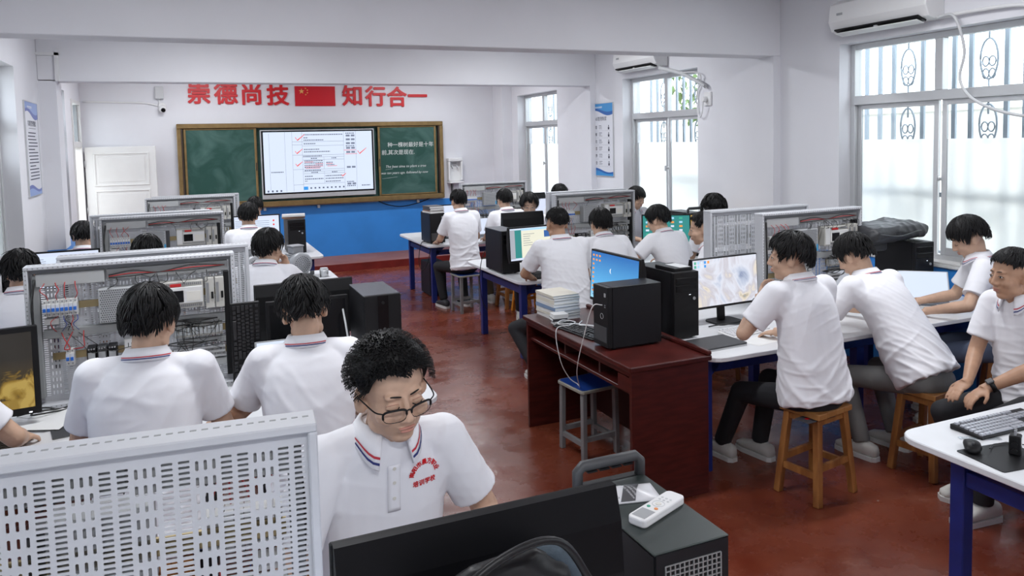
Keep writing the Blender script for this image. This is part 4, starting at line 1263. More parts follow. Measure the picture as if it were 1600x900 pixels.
def make_wood_stool(h=0.46, mt='wood', seat_mt='wood_seat', w=0.30, splay=0.045):
    t = thing('stool', 'x', 'stool')
    n = 4
    for k in range(n):
        x0 = -w / 2 + w * k / n
        MB().b2((x0 + 0.0005, -w * 0.42, h - 0.028), (x0 + w / n - 0.0005, w * 0.42, h)).build('seat_board', seat_mt, t, bevel=0.002)
    a = w / 2 - 0.035; b = w * 0.42 - 0.035
    P = {}
    for sx in (-1, 1):
        for sy in (-1, 1):
            top = Vector((sx * a, sy * b, h - 0.028)); bot = Vector((sx * (a + splay), sy * (b + splay * 0.8), 0))
            P[sx, sy] = (top, bot)
            MB().beam(bot, top, 0.042, 0.036, up=(0, 1, 0)).build('leg', mt, t, bevel=0.003)
    def at(sx, sy, f): return P[sx, sy][1] + (P[sx, sy][0] - P[sx, sy][1]) * f
    for sy in (-1, 1): MB().beam(at(-1, sy, 0.42), at(1, sy, 0.42), 0.02, 0.032).build('stretcher', mt, t)
    for sx in (-1, 1): MB().beam(at(sx, -1, 0.34), at(sx, 1, 0.34), 0.02, 0.032).build('stretcher', mt, t)
    for sy in (-1, 1): MB().beam(at(-1, sy, 0.95), at(1, sy, 0.95), 0.018, 0.035).build('seat_rail', mt, t)
    for sx in (-1, 1): MB().beam(at(sx, -1, 0.95), at(sx, 1, 0.95), 0.018, 0.035).build('seat_rail', mt, t)
    return t
def make_metal_stool(h=0.45, seat='stool_blue', w=0.30):
    t = thing('stool', 'x', 'stool')
    MB().prism(rrect(w, w, 0.03, 4), h - 0.022, h - 0.002).build('seat_rim', 'olive_seat', t, bevel=0.003)
    MB().prism(rrect(w - 0.022, w - 0.022, 0.025, 4), h - 0.002, h).build('seat', seat, t)
    for sx in (-1, 1):
        for sy in (-1, 1):
            MB().beam((sx * (w / 2 - 0.025), sy * (w / 2 - 0.025), 0), (sx * (w / 2 - 0.03), sy * (w / 2 - 0.03), h - 0.022), 0.032, 0.032).build('leg', 'stool_grey', t, bevel=0.003)
    for s in (-1, 1):
        MB().beam((-w / 2 + 0.03, s * (w / 2 - 0.027), 0.13), (w / 2 - 0.03, s * (w / 2 - 0.027), 0.13), 0.022, 0.03).build('stretcher', 'stool_grey', t)
        MB().beam((s * (w / 2 - 0.027), -w / 2 + 0.03, 0.10), (s * (w / 2 - 0.027), w / 2 - 0.03, 0.10), 0.022, 0.03).build('stretcher', 'stool_grey', t)
    return t
ORANGE = make_wood_stool(0.46, 'orange_wood', 'orange_wood'); WOOD = make_wood_stool(); METAL = make_metal_stool()
_first = {}
def stool(kind, loc, rz, label, group=None):
    src = WOOD if kind == 'wood' else METAL
    o = copy_tree(src) if _first.get(kind) else src
    _first[kind] = True
    return put(o, loc, rz, label, group)
# ------------------------------------------------------------------ electronics
mat('case_grey_top', (0.13, 0.14, 0.16), 0.4, metal=0.3)
mat('case_dark', (0.011, 0.011, 0.013), 0.45, spec=0.25)
mat('case_green', (0.030, 0.040, 0.038), 0.4, metal=0.2)
mat('monitor_back', (0.005, 0.005, 0.006), 0.38, spec=0.16)
mat('steel', (0.55, 0.56, 0.57), 0.35, metal=0.8)
mat('zinc', (0.42, 0.43, 0.43), 0.45, metal=0.6)
mat('key_black', (0.015, 0.015, 0.017), 0.45)
mat('key_white', (0.74, 0.74, 0.76), 0.45)
mat('key_silver', (0.45, 0.46, 0.50), 0.35, metal=0.3)
mat('cable_white', (0.78, 0.78, 0.78), 0.5)
mat('cable_black', (0.012, 0.012, 0.012), 0.5)
mat('led_white', (0.8, 0.85, 1.0), 0.4, emit=3)

def tower(label, loc, rz, w=0.18, d=0.42, h=0.40, top='case_dark', style=0, group='black computer towers', name='computer_tower', body='case_dark'):
    """front looks along local -y; loc is the middle of the underside"""
    t = thing(name, label, 'computer tower', loc, rz, group)
    f = 0.012
    for sx in (-1, 1):
        for sy in (-1, 1):
            MB().cyl((sx * (w / 2 - 0.03), sy * (d / 2 - 0.05), 0), (sx * (w / 2 - 0.03), sy * (d / 2 - 0.05), f), 0.014, n=10).build('foot', 'black_plastic', t)
    MB().b2((-w / 2 + 0.003, -d / 2 + 0.03, f), (w / 2 - 0.003, d / 2, h - 0.003)).build('chassis', body, t)
    MB().b2((-w / 2, -d / 2 + 0.03, h - 0.006), (w / 2, d / 2, h)).build('top_cover', top, t, bevel=0.002)
    for s in (-1, 1):
        sp = MB().b2((s * (w / 2 - 0.003), -d / 2 + 0.032, f + 0.004), (s * w / 2, d / 2 - 0.004, h - 0.008)).build('side_panel', body, t)
    fp = MB().b2((-w / 2, -d / 2, f), (w / 2, -d / 2 + 0.03, h)).build('front_panel', 'black_plastic', t, bevel=0.005, seg=2)
    yf = -d / 2 - 0.001
    if style == 0:      # centre stripe
        MB().b2((-w * 0.14, yf - 0.003, f + 0.01), (w * 0.14, yf + 0.002, h - 0.004)).build('glossy_stripe', 'black_gloss', fp)
        MB().cyl((0, yf - 0.006, h * 0.9), (0, yf, h * 0.9), 0.009, n=12).build('power_button', 'black_plastic', fp)
    elif style == 1:    # drive bays
        for k in range(2):
            MB().b2((-w * 0.42, yf - 0.002, h - 0.075 - k * 0.047), (w * 0.42, yf + 0.002, h - 0.035 - k * 0.047)).build('drive_bay', 'black_gloss', fp, bevel=0.002)
        MB().cyl((w * 0.3, yf - 0.004, h * 0.60), (w * 0.3, yf, h * 0.60), 0.010, n=12).build('power_button', 'grey_plastic', fp)
        MB().b2((w * 0.1, yf - 0.002, h * 0.66), (w * 0.16, yf, h * 0.664)).build('power_light', 'led_white', fp)
    elif style == 2:    # office tower, button and badge
        MB().b2((w * 0.28, yf - 0.003, h * 0.84), (w * 0.38, yf, h * 0.90)).build('power_button', 'grey_plastic', fp)
        MB().b2((w * 0.28, yf - 0.002, h * 0.70), (w * 0.36, yf, h * 0.715)).b2((w * 0.28, yf - 0.002, h * 0.67), (w * 0.36, yf, h * 0.685)).build('usb_port', 'alu_dark', fp)
        rg = MB().tube([(w * 0.10 + 0.016 * math.cos(a), yf - 0.0005, h * 0.52 + 0.016 * math.sin(a)) for a in [2 * PI * i / 20 for i in range(21)]], 0.0012, 5)
        rg.build('round_badge', 'light_grey', fp)
        MB().b2((-w * 0.42, yf - 0.002, f + 0.03), (w * 0.42, yf, h * 0.36)).build('intake', 'dark_grey', fp)
    elif style == 3:    # carry handle above the front
        hm = MB()
        hm.tube([(-w * 0.47, -d / 2 + 0.02, h - 0.02), (-w * 0.47, -d / 2 + 0.02, h + 0.035), (-w * 0.40, -d / 2 + 0.02, h + 0.048), (w * 0.40, -d / 2 + 0.02, h + 0.048), (w * 0.47, -d / 2 + 0.02, h + 0.035), (w * 0.47, -d / 2 + 0.02, h - 0.02)], 0.014, 8)
        hm.build('carry_handle', 'dark_grey', t)
        for k in range(4):
            MB().box((-w * 0.27 + k * w * 0.18, -d / 2 + 0.02, h + 0.033), (w * 0.14, 0.02, 0.004)).build('grip_rib', 'black_plastic', t)
    # rear: power supply grille, sockets, slots
    yr = d / 2
    rear = MB().b2((-w / 2 + 0.004, yr, f), (w / 2 - 0.004, yr + 0.002, h - 0.004)).build('rear_panel', body, t)
    gw = w - 0.05; z1 = h - 0.03; z0 = h - 0.11
    MB().b2((-gw / 2, yr + 0.002, z0), (gw / 2, yr + 0.0025, z1)).build('grille_back', 'black_plastic', rear)
    gm = MB()
    nx, nz = 12, 7
    for i in range(nx + 1):
        x = -gw / 2 + gw * i / nx
        gm.b2((x - 0.0012, yr + 0.0025, z0), (x + 0.0012, yr + 0.0055, z1))
    for j in range(nz + 1):
        z = z0 + (z1 - z0) * j / nz
        gm.b2((-gw / 2, yr + 0.0025, z - 0.001), (gw / 2, yr + 0.005, z + 0.001))
    gm.build('fan_grille', 'zinc', rear)
    MB().b2((-gw / 2, yr + 0.002, z0 - 0.09), (-gw / 2 + 0.05, yr + 0.004, z0 - 0.02)).build('port_plate', 'zinc', rear)
    for k in range(4):
        MB().b2((-gw / 2 + 0.01, yr + 0.002, 0.06 + k * 0.022), (gw / 2 - 0.02, yr + 0.005, 0.072 + k * 0.022)).build('slot_cover', 'zinc', rear)
    return t

def screen_content(sc, kind, w, h, y):
    """flat print in front of the lit panel; w, h of the lit area, centred on (0, h/2)"""
    e = 0.0006
    R = random.Random(hash(kind) % 1000 if False else len(kind) * 7)
    def rect(name, m, u0, v0, u1, v1, k=1):
        MB().b2((w * (u0 - 0.5), y - e * (k + 1), h * (1 - v1)), (w * (u1 - 0.5), y - e * k, h * (1 - v0))).build(name, m, sc)
    if kind == 'document':
        rect('sidebar', 'scr_teal', 0.10, 0.05, 0.24, 0.93); rect('page', 'scr_paper', 0.24, 0.08, 0.98, 0.93)
        rect('title_bar', 'scr_skyblue', 0.24, 0.02, 0.98, 0.07); rect('desktop_strip', 'scr_grey', 0.0, 0.04, 0.10, 0.95)
        rect('thumbnail', 'scr_darkblue', 0.74, 0.12, 0.95, 0.33, 2)
        rect('taskbar', 'scr_pale', 0.0, 0.95, 1.0, 1.0)
        mb = MB()
        for i in range(6): mb.b2((w * (-0.22), y - 3 * e, h * (0.80 - i * 0.07)), (w * (-0.22 + R.uniform(0.04, 0.25)), y - 2 * e, h * (0.812 - i * 0.07)))
        mb.build('screen_text', 'scr_ink', sc)
    elif kind == 'moon':
        mb = MB(); n = 20
        pts = [(0.0 + 0.035 * math.cos(a), 0.66 + 0.055 * math.sin(a)) for a in [PI * 0.5 + PI * i / n for i in range(n + 1)]] + [(0.012 + 0.02 * math.cos(a) - 0.012, 0.66 + 0.055 * math.sin(a)) for a in [PI * 1.5 - PI * i / n for i in range(1, n)]]
        mb.prism([(w * (x - 0.05), h * z) for x, z in pts], 0, 0.0006, Matrix(((1, 0, 0), (0, 0, -1), (0, 1, 0))))
        o = mb.build('crescent_moon', 'scr_moon', sc, loc=(0, y - e, 0))
        ic = MB()
        for i in range(9):
            for j in range(3 if i < 2 else 1):
                ic.b2((w * (-0.47 + j * 0.07), y - 2 * e, h * (0.90 - i * 0.095)), (w * (-0.435 + j * 0.07), y - e, h * (0.94 - i * 0.095)))
        ic.build('desktop_icons', 'scr_orange', sc)
        lf = MB()
        for i in range(16):
            x, z = R.uniform(-0.48, 0.45), R.uniform(0.02, 0.2); s = R.uniform(0.012, 0.03)
            lf.b2((w * x, y - 2 * e, h * z), (w * (x + s), y - e, h * (z + 1.6 * s)))
        for x, z, s in ((0.05, 0.42, 0.02), (0.14, 0.40, 0.012), (0.1, 0.36, 0.012), (0.33, 0.45, 0.008)):
            lf.b2((w * x, y - 2 * e, h * z), (w * (x + s), y - e, h * (z + 1.4 * s)))
        lf.build('silhouettes', 'scr_darkblue', sc)
    elif kind == 'table':
        rect('tool_bar', 'scr_pale', 0, 0, 1, 0.10)
        mb = MB()
        for i in range(9): mb.b2((w * -0.1, y - 2 * e, h * (0.80 - i * 0.08)), (w * 0.28, y - e, h * (0.815 - i * 0.08)))
        for i in range(8): mb.b2((w * -0.48, y - 2 * e, h * (0.82 - i * 0.06)), (w * (-0.48 + R.uniform(0.1, 0.25)), y - e, h * (0.835 - i * 0.06)))
        mb.build('screen_text', 'scr_line', sc)
        for i in range(5):
            MB().cyl((w * 0.38, y - 2 * e, h * (0.80 - i * 0.16)), (w * 0.38, y - e, h * (0.80 - i * 0.16)), w * 0.022, n=12).build('red_button', 'scr_red', sc)
    elif kind == 'ladder':
        rect('tool_bar', 'scr_pale', 0, 0.0, 1, 0.12); rect('tree', 'scr_pale', 0.0, 0.14, 0.28, 0.9); rect('status', 'scr_skyblue', 0, 0.94, 1, 1)
        rect('block', 'scr_blue', 0.5, 0.06, 0.58, 0.2, 2)
        mb = MB()
        for i in range(8): mb.b2((w * -0.15, y - 3 * e, h * (0.78 - i * 0.08)), (w * R.uniform(0.0, 0.4), y - 2 * e, h * (0.79 - i * 0.08)))
        for i in range(10): mb.b2((w * -0.47, y - 3 * e, h * (0.80 - i * 0.06)), (w * R.uniform(-0.4, -0.27), y - 2 * e, h * (0.81 - i * 0.06)))
        mb.build('screen_text', 'scr_line', sc)
    elif kind == 'icons':
        for i in range(6):
            for j in range(5):
                rect('icon', ['scr_green', 'scr_white', 'scr_orange', 'scr_skyblue'][(i * 3 + j) % 4], 0.06 + j * 0.18, 0.06 + i * 0.15, 0.13 + j * 0.18, 0.13 + i * 0.15)
    elif kind == 'desktop_row':
        for i in range(9):
            rect('icon', ['scr_green', 'scr_white', 'scr_orange', 'scr_skyblue', 'scr_blue'][(i * 3) % 5], 0.02 + (i % 5) * 0.05, 0.03 + (i // 5) * 0.08, 0.05 + (i % 5) * 0.05, 0.085 + (i // 5) * 0.08)

def wall_mat(name, stops, kind):
    """procedural wallpapers of lit screens"""
    m = bpy.data.materials.new(name); m.use_nodes = True
    nt = m.node_tree; N = nt.nodes; L = nt.links; b = N['Principled BSDF']
    b.inputs['Base Color'].default_value = (0.02, 0.02, 0.02, 1); b.inputs['Roughness'].default_value = 0.25
    tc = N.new('ShaderNodeTexCoord'); r = N.new('ShaderNodeValToRGB')
    e = r.color_ramp.elements
    e[0].position, e[0].color = stops[0][0], (*stops[0][1], 1); e[1].position, e[1].color = stops[-1][0], (*stops[-1][1], 1)
    for p, c in stops[1:-1]:
        k = e.new(p); k.color = (*c, 1)
    if kind == 'grad':
        s = N.new('ShaderNodeSeparateXYZ'); L.new(tc.outputs['Generated'], s.inputs[0]); L.new(s.outputs['Z'], r.inputs[0])
    else:
        n = N.new('ShaderNodeTexNoise'); n.inputs['Scale'].default_value = kind; n.inputs['Detail'].default_value = 6; n.inputs['Distortion'].default_value = 1.8
        L.new(tc.outputs['Object'], n.inputs['Vector']); L.new(n.outputs['Fac'], r.inputs[0])
        if name == 'scr_goldrock':      # dark above, rock in the middle, plain mustard sand at the foot
            s = N.new('ShaderNodeSeparateXYZ'); L.new(tc.outputs['Generated'], s.inputs[0])
            up_ = N.new('ShaderNodeMapRange'); up_.inputs[1].default_value = 0.50; up_.inputs[2].default_value = 0.66; up_.inputs[3].default_value = 1.0; up_.inputs[4].default_value = 0.0
            L.new(s.outputs['Z'], up_.inputs[0])
            mu = N.new('ShaderNodeMath'); mu.operation = 'MULTIPLY'; L.new(n.outputs['Fac'], mu.inputs[0]); L.new(up_.outputs[0], mu.inputs[1])
            lo_ = N.new('ShaderNodeMapRange'); lo_.inputs[1].default_value = 0.20; lo_.inputs[2].default_value = 0.12; lo_.inputs[3].default_value = 0.0; lo_.inputs[4].default_value = 1.0
            L.new(s.outputs['Z'], lo_.inputs[0])
            ad = N.new('ShaderNodeMapRange'); ad.inputs[3].default_value = 0.0; ad.inputs[4].default_value = 0.5
            mxx = N.new('ShaderNodeMath'); mxx.operation = 'MAXIMUM'
            sc_ = N.new('ShaderNodeMath'); sc_.operation = 'MULTIPLY'; sc_.inputs[1].default_value = 0.54; L.new(lo_.outputs[0], sc_.inputs[0])
            L.new(mu.outputs[0], mxx.inputs[0]); L.new(sc_.outputs[0], mxx.inputs[1]); L.new(mxx.outputs[0], r.inputs[0])
    L.new(r.outputs[0], b.inputs['Emission Color']); b.inputs['Emission Strength'].default_value = 1.0
    M[name] = m
wall_mat('scr_bluesky', [(0.0, (0.30, 0.60, 0.75)), (0.25, (0.10, 0.42, 0.75)), (1.0, (0.012, 0.13, 0.42))], 'grad')
wall_mat('scr_pastel', [(0.25, (0.10, 0.14, 0.28)), (0.36, (0.45, 0.50, 0.62)), (0.45, (0.66, 0.68, 0.76)), (0.54, (0.52, 0.50, 0.55)), (0.60, (0.70, 0.64, 0.55)), (0.68, (0.42, 0.36, 0.26)), (0.78, (0.12, 0.30, 0.55))], 3.2)
wall_mat('scr_goldrock', [(0.0, (0.015, 0.012, 0.008)), (0.45, (0.03, 0.022, 0.01)), (0.52, (0.20, 0.12, 0.015)), (0.62, (0.36, 0.25, 0.06))], 7.0)

def monitor(label, loc, rz, w=0.52, h=0.31, base=0.11, screen='scr_white', content=None, tilt=0.06, shell='black_plastic', group='desktop monitors', cat='monitor', bez=0.014):
    """front looks along local -y; loc on the table under the stand"""
    t = thing('monitor', label, cat, loc, rz, group)
    MB().prism(rrect(0.22, 0.17, 0.04, 4), 0, 0.012).build('stand_base', shell, t, bevel=0.003)
    MB().beam((0, 0.03, 0.01), (0, 0.045, base + h * 0.45), 0.06, 0.022, up=(0, 1, 0)).build('stand_neck', shell, t, bevel=0.004)
    R = rotm(-tilt, 0, 0)
    hd = MB()
    prof = [(-0.022, 0), (0.0, -0.0), (0.02, h * 0.2), (0.028, h * 0.5), (0.02, h * 0.8), (0.0, h), (-0.022, h)]
    c = Vector((0, 0.0, base))
    hd.prism(prof, -w / 2 * 0.985, w / 2 * 0.985, Matrix(((0, 0, 1), (1, 0, 0), (0, 1, 0))))
    sh_ = hd.build('back_shell', shell, t, loc=c); sh_.rotation_euler = (-tilt, 0, 0)
    bz = MB().b2((-w / 2, -0.030, 0), (w / 2, -0.018, h)).build('bezel', 'black_plastic', t, bevel=0.003, loc=c); bz.rotation_euler = (-tilt, 0, 0)
    sw, sh2 = w - 2 * bez, h - 2 * bez - 0.008
    s = MB().b2((-sw / 2, -0.0312, 0), (sw / 2, -0.0305, sh2)).build('screen', screen, t, loc=c + R @ Vector((0, 0, bez + 0.008))); s.rotation_euler = (-tilt, 0, 0)
    if content: screen_content(s, content, sw, sh2, -0.0312)
    MB().box((w * 0.42, -0.0305, 0.010), (0.012, 0.002, 0.004)).build('power_light', 'led_white', bz)
    return t

def laptop(label, loc, rz, w=0.34, d=0.235, ang=1.85, screen='scr_white', content='ladder', shell='grey_plastic'):
    t = thing('laptop', label, 'laptop', loc, rz)
    MB().prism(rrect(w, d, 0.012, 3), 0, 0.017).build('base', shell, t, bevel=0.002)
    MB().b2((-w * 0.45, -d * 0.05, 0.017), (w * 0.45, d * 0.42, 0.0185)).build('keyboard', 'key_black', t)
    MB().b2((-w * 0.15, -d * 0.44, 0.017), (w * 0.15, -d * 0.12, 0.0178)).build('touchpad', 'dark_grey', t)
    lid = MB().b2((-w / 2, 0, 0), (w / 2, 0.008, d * 0.98)).build('lid', shell, t, bevel=0.002, loc=(0, d / 2, 0.017)); lid.rotation_euler = (-(ang - PI / 2), 0, 0)
    sc_ = MB().b2((-w / 2 + 0.010, -0.0012, 0.014), (w / 2 - 0.010, 0, d * 0.95)).build('screen', screen, lid)
    return t

def keyboard(label, loc, rot, body='black_plastic', keys='key_black', singles=False, w=0.44, d=0.145):
    t = thing('keyboard', label, 'keyboard', loc, 0, None); t.rotation_euler = rot
    Q = Matrix(((0, 0, 1), (1, 0, 0), (0, 1, 0)))
    MB().prism([(-d / 2, 0), (d / 2, 0), (d / 2, 0.022), (-d / 2, 0.011)], -w / 2, w / 2, Q).build('case', body, t, bevel=0.003)
    u = 0.019
    rows = []
    x0 = -w / 2 + 0.012
    lay = [(4, [1] * 1 + [0.6] + [1] * 4 + [0.4] + [1] * 4 + [0.4] + [1] * 4 + [0.3] + [1] * 3), (3, [1] * 13 + [2, 0.3] + [1] * 3 + [0.3] + [1] * 4), (2, [1.5] + [1] * 12 + [1.5, 0.3] + [1] * 3 + [0.3] + [1] * 4),
           (1, [1.8] + [1] * 11 + [2.2, 3.6] + [1] * 4), (0, [2.3] + [1] * 10 + [2.7, 1.3, 1, 1.3] + [1] * 4), (-1, [1.3, 1.3, 1.3, 6, 1.3, 1.3, 1.3, 1.2, 0.3, 1, 1, 1, 0.3, 2, 1, 1])]
    gaps = {0.3, 0.4, 0.6, 3.6}
    mesh_cache = {}; allk = MB()
    sl = 0.011 / d
    for r, ks in lay:
        y = -d / 2 + 0.018 + (r + 1) * 0.0208 + (0.006 if r == 4 else 0)
        x = x0
        for kk in ks:
            ww = u * kk
            if kk in gaps or (r == 0 and kk == 1.3): x += ww; continue
            c = (x + ww / 2, y, 0.011 + (y + d / 2) * sl)
            if x + ww > w / 2 - 0.006: break
            if singles:
                if kk not in mesh_cache:
                    mesh_cache[kk] = MB().box((0, 0, 0.0035), (ww - 0.0025, 0.0172, 0.007), None, 0.86).mesh('key')
                obj('key', mesh_cache[kk], keys, t, c)
            else:
                allk.box((c[0], c[1], c[2] + 0.0035), (ww - 0.0025, 0.0172, 0.007), None, 0.86)
            x += ww
    if not singles:
        k = allk.build('keys', keys, t); k['kind'] = 'stuff'
    return t

def wire_thing(name, label, pts, r, m, cat='cable', n=8, group=None):
    o = MB().tube(smooth_pts(pts, n), r, 6).build(name, m)
    return tag(o, label, cat, group)
# ------------------------------------------------------------------ PLC training panels
mat('panel_white', (0.57, 0.58, 0.61), 0.42, var=0.03, vscale=10)
mat('panel_grey', (0.42, 0.43, 0.44), 0.45, metal=0.2)
mat('duct_grey', (0.30, 0.31, 0.31), 0.55)
mat('duct_light', (0.42, 0.43, 0.43), 0.55)
mat('beige', (0.52, 0.51, 0.47), 0.5)
mat('offwhite', (0.70, 0.70, 0.69), 0.5)
mat('breaker_blue', (0.02, 0.14, 0.55), 0.4)
mat('breaker_red', (0.55, 0.02, 0.02), 0.4)
mat('din', (0.40, 0.32, 0.17), 0.35, metal=0.7)
mat('wire_red', (0.45, 0.03, 0.03), 0.5)
mat('wire_blue', (0.02, 0.05, 0.28), 0.5)
mat('relay_clear', (0.40, 0.42, 0.43), 0.25)
mat('label_blue', (0.05, 0.35, 0.65), 0.5)

PW, PH = 0.95, 0.70
def slot_plate(w, h):
    """perforated sheet: two columns of lying slots, three of standing slots, repeated"""
    V = []; Fq = []
    th = 0.0015
    def cell(x0, z0, x1, z1, sx, sz, hole=True):
        cx, cz = (x0 + x1) / 2, (z0 + z1) / 2
        b = len(V)
        out = [(x1, cz), (x1, z1), (cx, z1), (x0, z1), (x0, cz), (x0, z0), (cx, z0), (x1, z0)]
        if not hole:
            for yy in (-th, th): V.extend([(x, yy, z) for x, z in ((x0, z0), (x1, z0), (x1, z1), (x0, z1))])
            Fq.append((b, b + 1, b + 2, b + 3)); Fq.append((b + 7, b + 6, b + 5, b + 4)); return
        a, r = (sx / 2, sz / 2)
        if sx > sz:
            k = a - r * 0.55; inn = [(a, 0), (k, r), (0, r), (-k, r), (-a, 0), (-k, -r), (0, -r), (k, -r)]
        else:
            k = r - a * 0.55; inn = [(a, 0), (a, k), (0, r), (-a, k), (-a, 0), (-a, -k), (0, -r), (a, -k)]
        inn = [(cx + p, cz + q) for p, q in inn]
        for yy in (-th, th):
            V.extend([(x, yy, z) for x, z in out]); V.extend([(x, yy, z) for x, z in inn])
        for i in range(8):
            j = (i + 1) % 8
            Fq.append((b + i, b + 8 + i, b + 8 + j, b + j)); Fq.append((b + 16 + j, b + 24 + j, b + 24 + i, b + 16 + i))
            Fq.append((b + 8 + i, b + 24 + i, b + 24 + j, b + 8 + j))
    per = 0.106
    nper = int((w - 0.06) // per); m = (w - nper * per - 0.06) / 2
    nrow = int((h - 0.03) // 0.0324); mz = (h - nrow * 0.0324) / 2
    # borders
    cell(0, 0, w, mz, 0, 0, False); cell(0, h - mz, w, h, 0, 0, False)
    cell(0, mz, m, h - mz, 0, 0, False); cell(w - m, mz, w, h - mz, 0, 0, False)
    for p in range(nper + 1):
        x = m + p * per
        for r in range(nrow):
            z = mz + r * 0.0324
            for c in range(2):
                for q in range(3):
                    cell(x + c * 0.030, z + q * 0.0108, x + (c + 1) * 0.030, z + (q + 1) * 0.0108, 0.021, 0.0055)
            for c in range(3 if p < nper else 0):
                cell(x + 0.060 + c * 0.01533, z, x + 0.060 + (c + 1) * 0.01533, z + 0.0324, 0.0058, 0.0205)
    me = bpy.data.meshes.new('slotted_plate'); me.from_pydata([(x - w / 2, y, z) for x, y, z in V], [], Fq); me.update()
    return me
PLATE = slot_plate(PW - 0.032, PH - 0.036)
PLATE.materials.append(M['panel_white'])

# shared component meshes (local: x along, z up, -y towards the viewer, back at y = 0)
def cm(fn):
    mb = MB(); fn(mb); return mb.mesh('part')
C_BRK = cm(lambda b: b.b2((-0.0085, -0.045, -0.04), (0.0085, 0, 0.04)).b2((-0.0085, -0.062, -0.022), (0.0085, -0.045, 0.022)))
C_LEV = cm(lambda b: b.box((0, -0.066, -0.004), (0.012, 0.012, 0.016)))
C_TERM = cm(lambda b: b.cyl((0, -0.0455, 0.031), (0, -0.047, 0.031), 0.004, n=8).cyl((0, -0.0455, -0.031), (0, -0.047, -0.031), 0.004, n=8))
C_RELAY = cm(lambda b: b.b2((-0.008, -0.05, -0.018), (0.008, -0.012, 0.018)))
C_RBASE = cm(lambda b: b.b2((-0.0085, -0.024, -0.032), (0.0085, 0, 0.032)))
C_SCREW = cm(lambda b: b.cyl((0, 0, 0), (0, -0.003, 0), 0.0035, n=6))

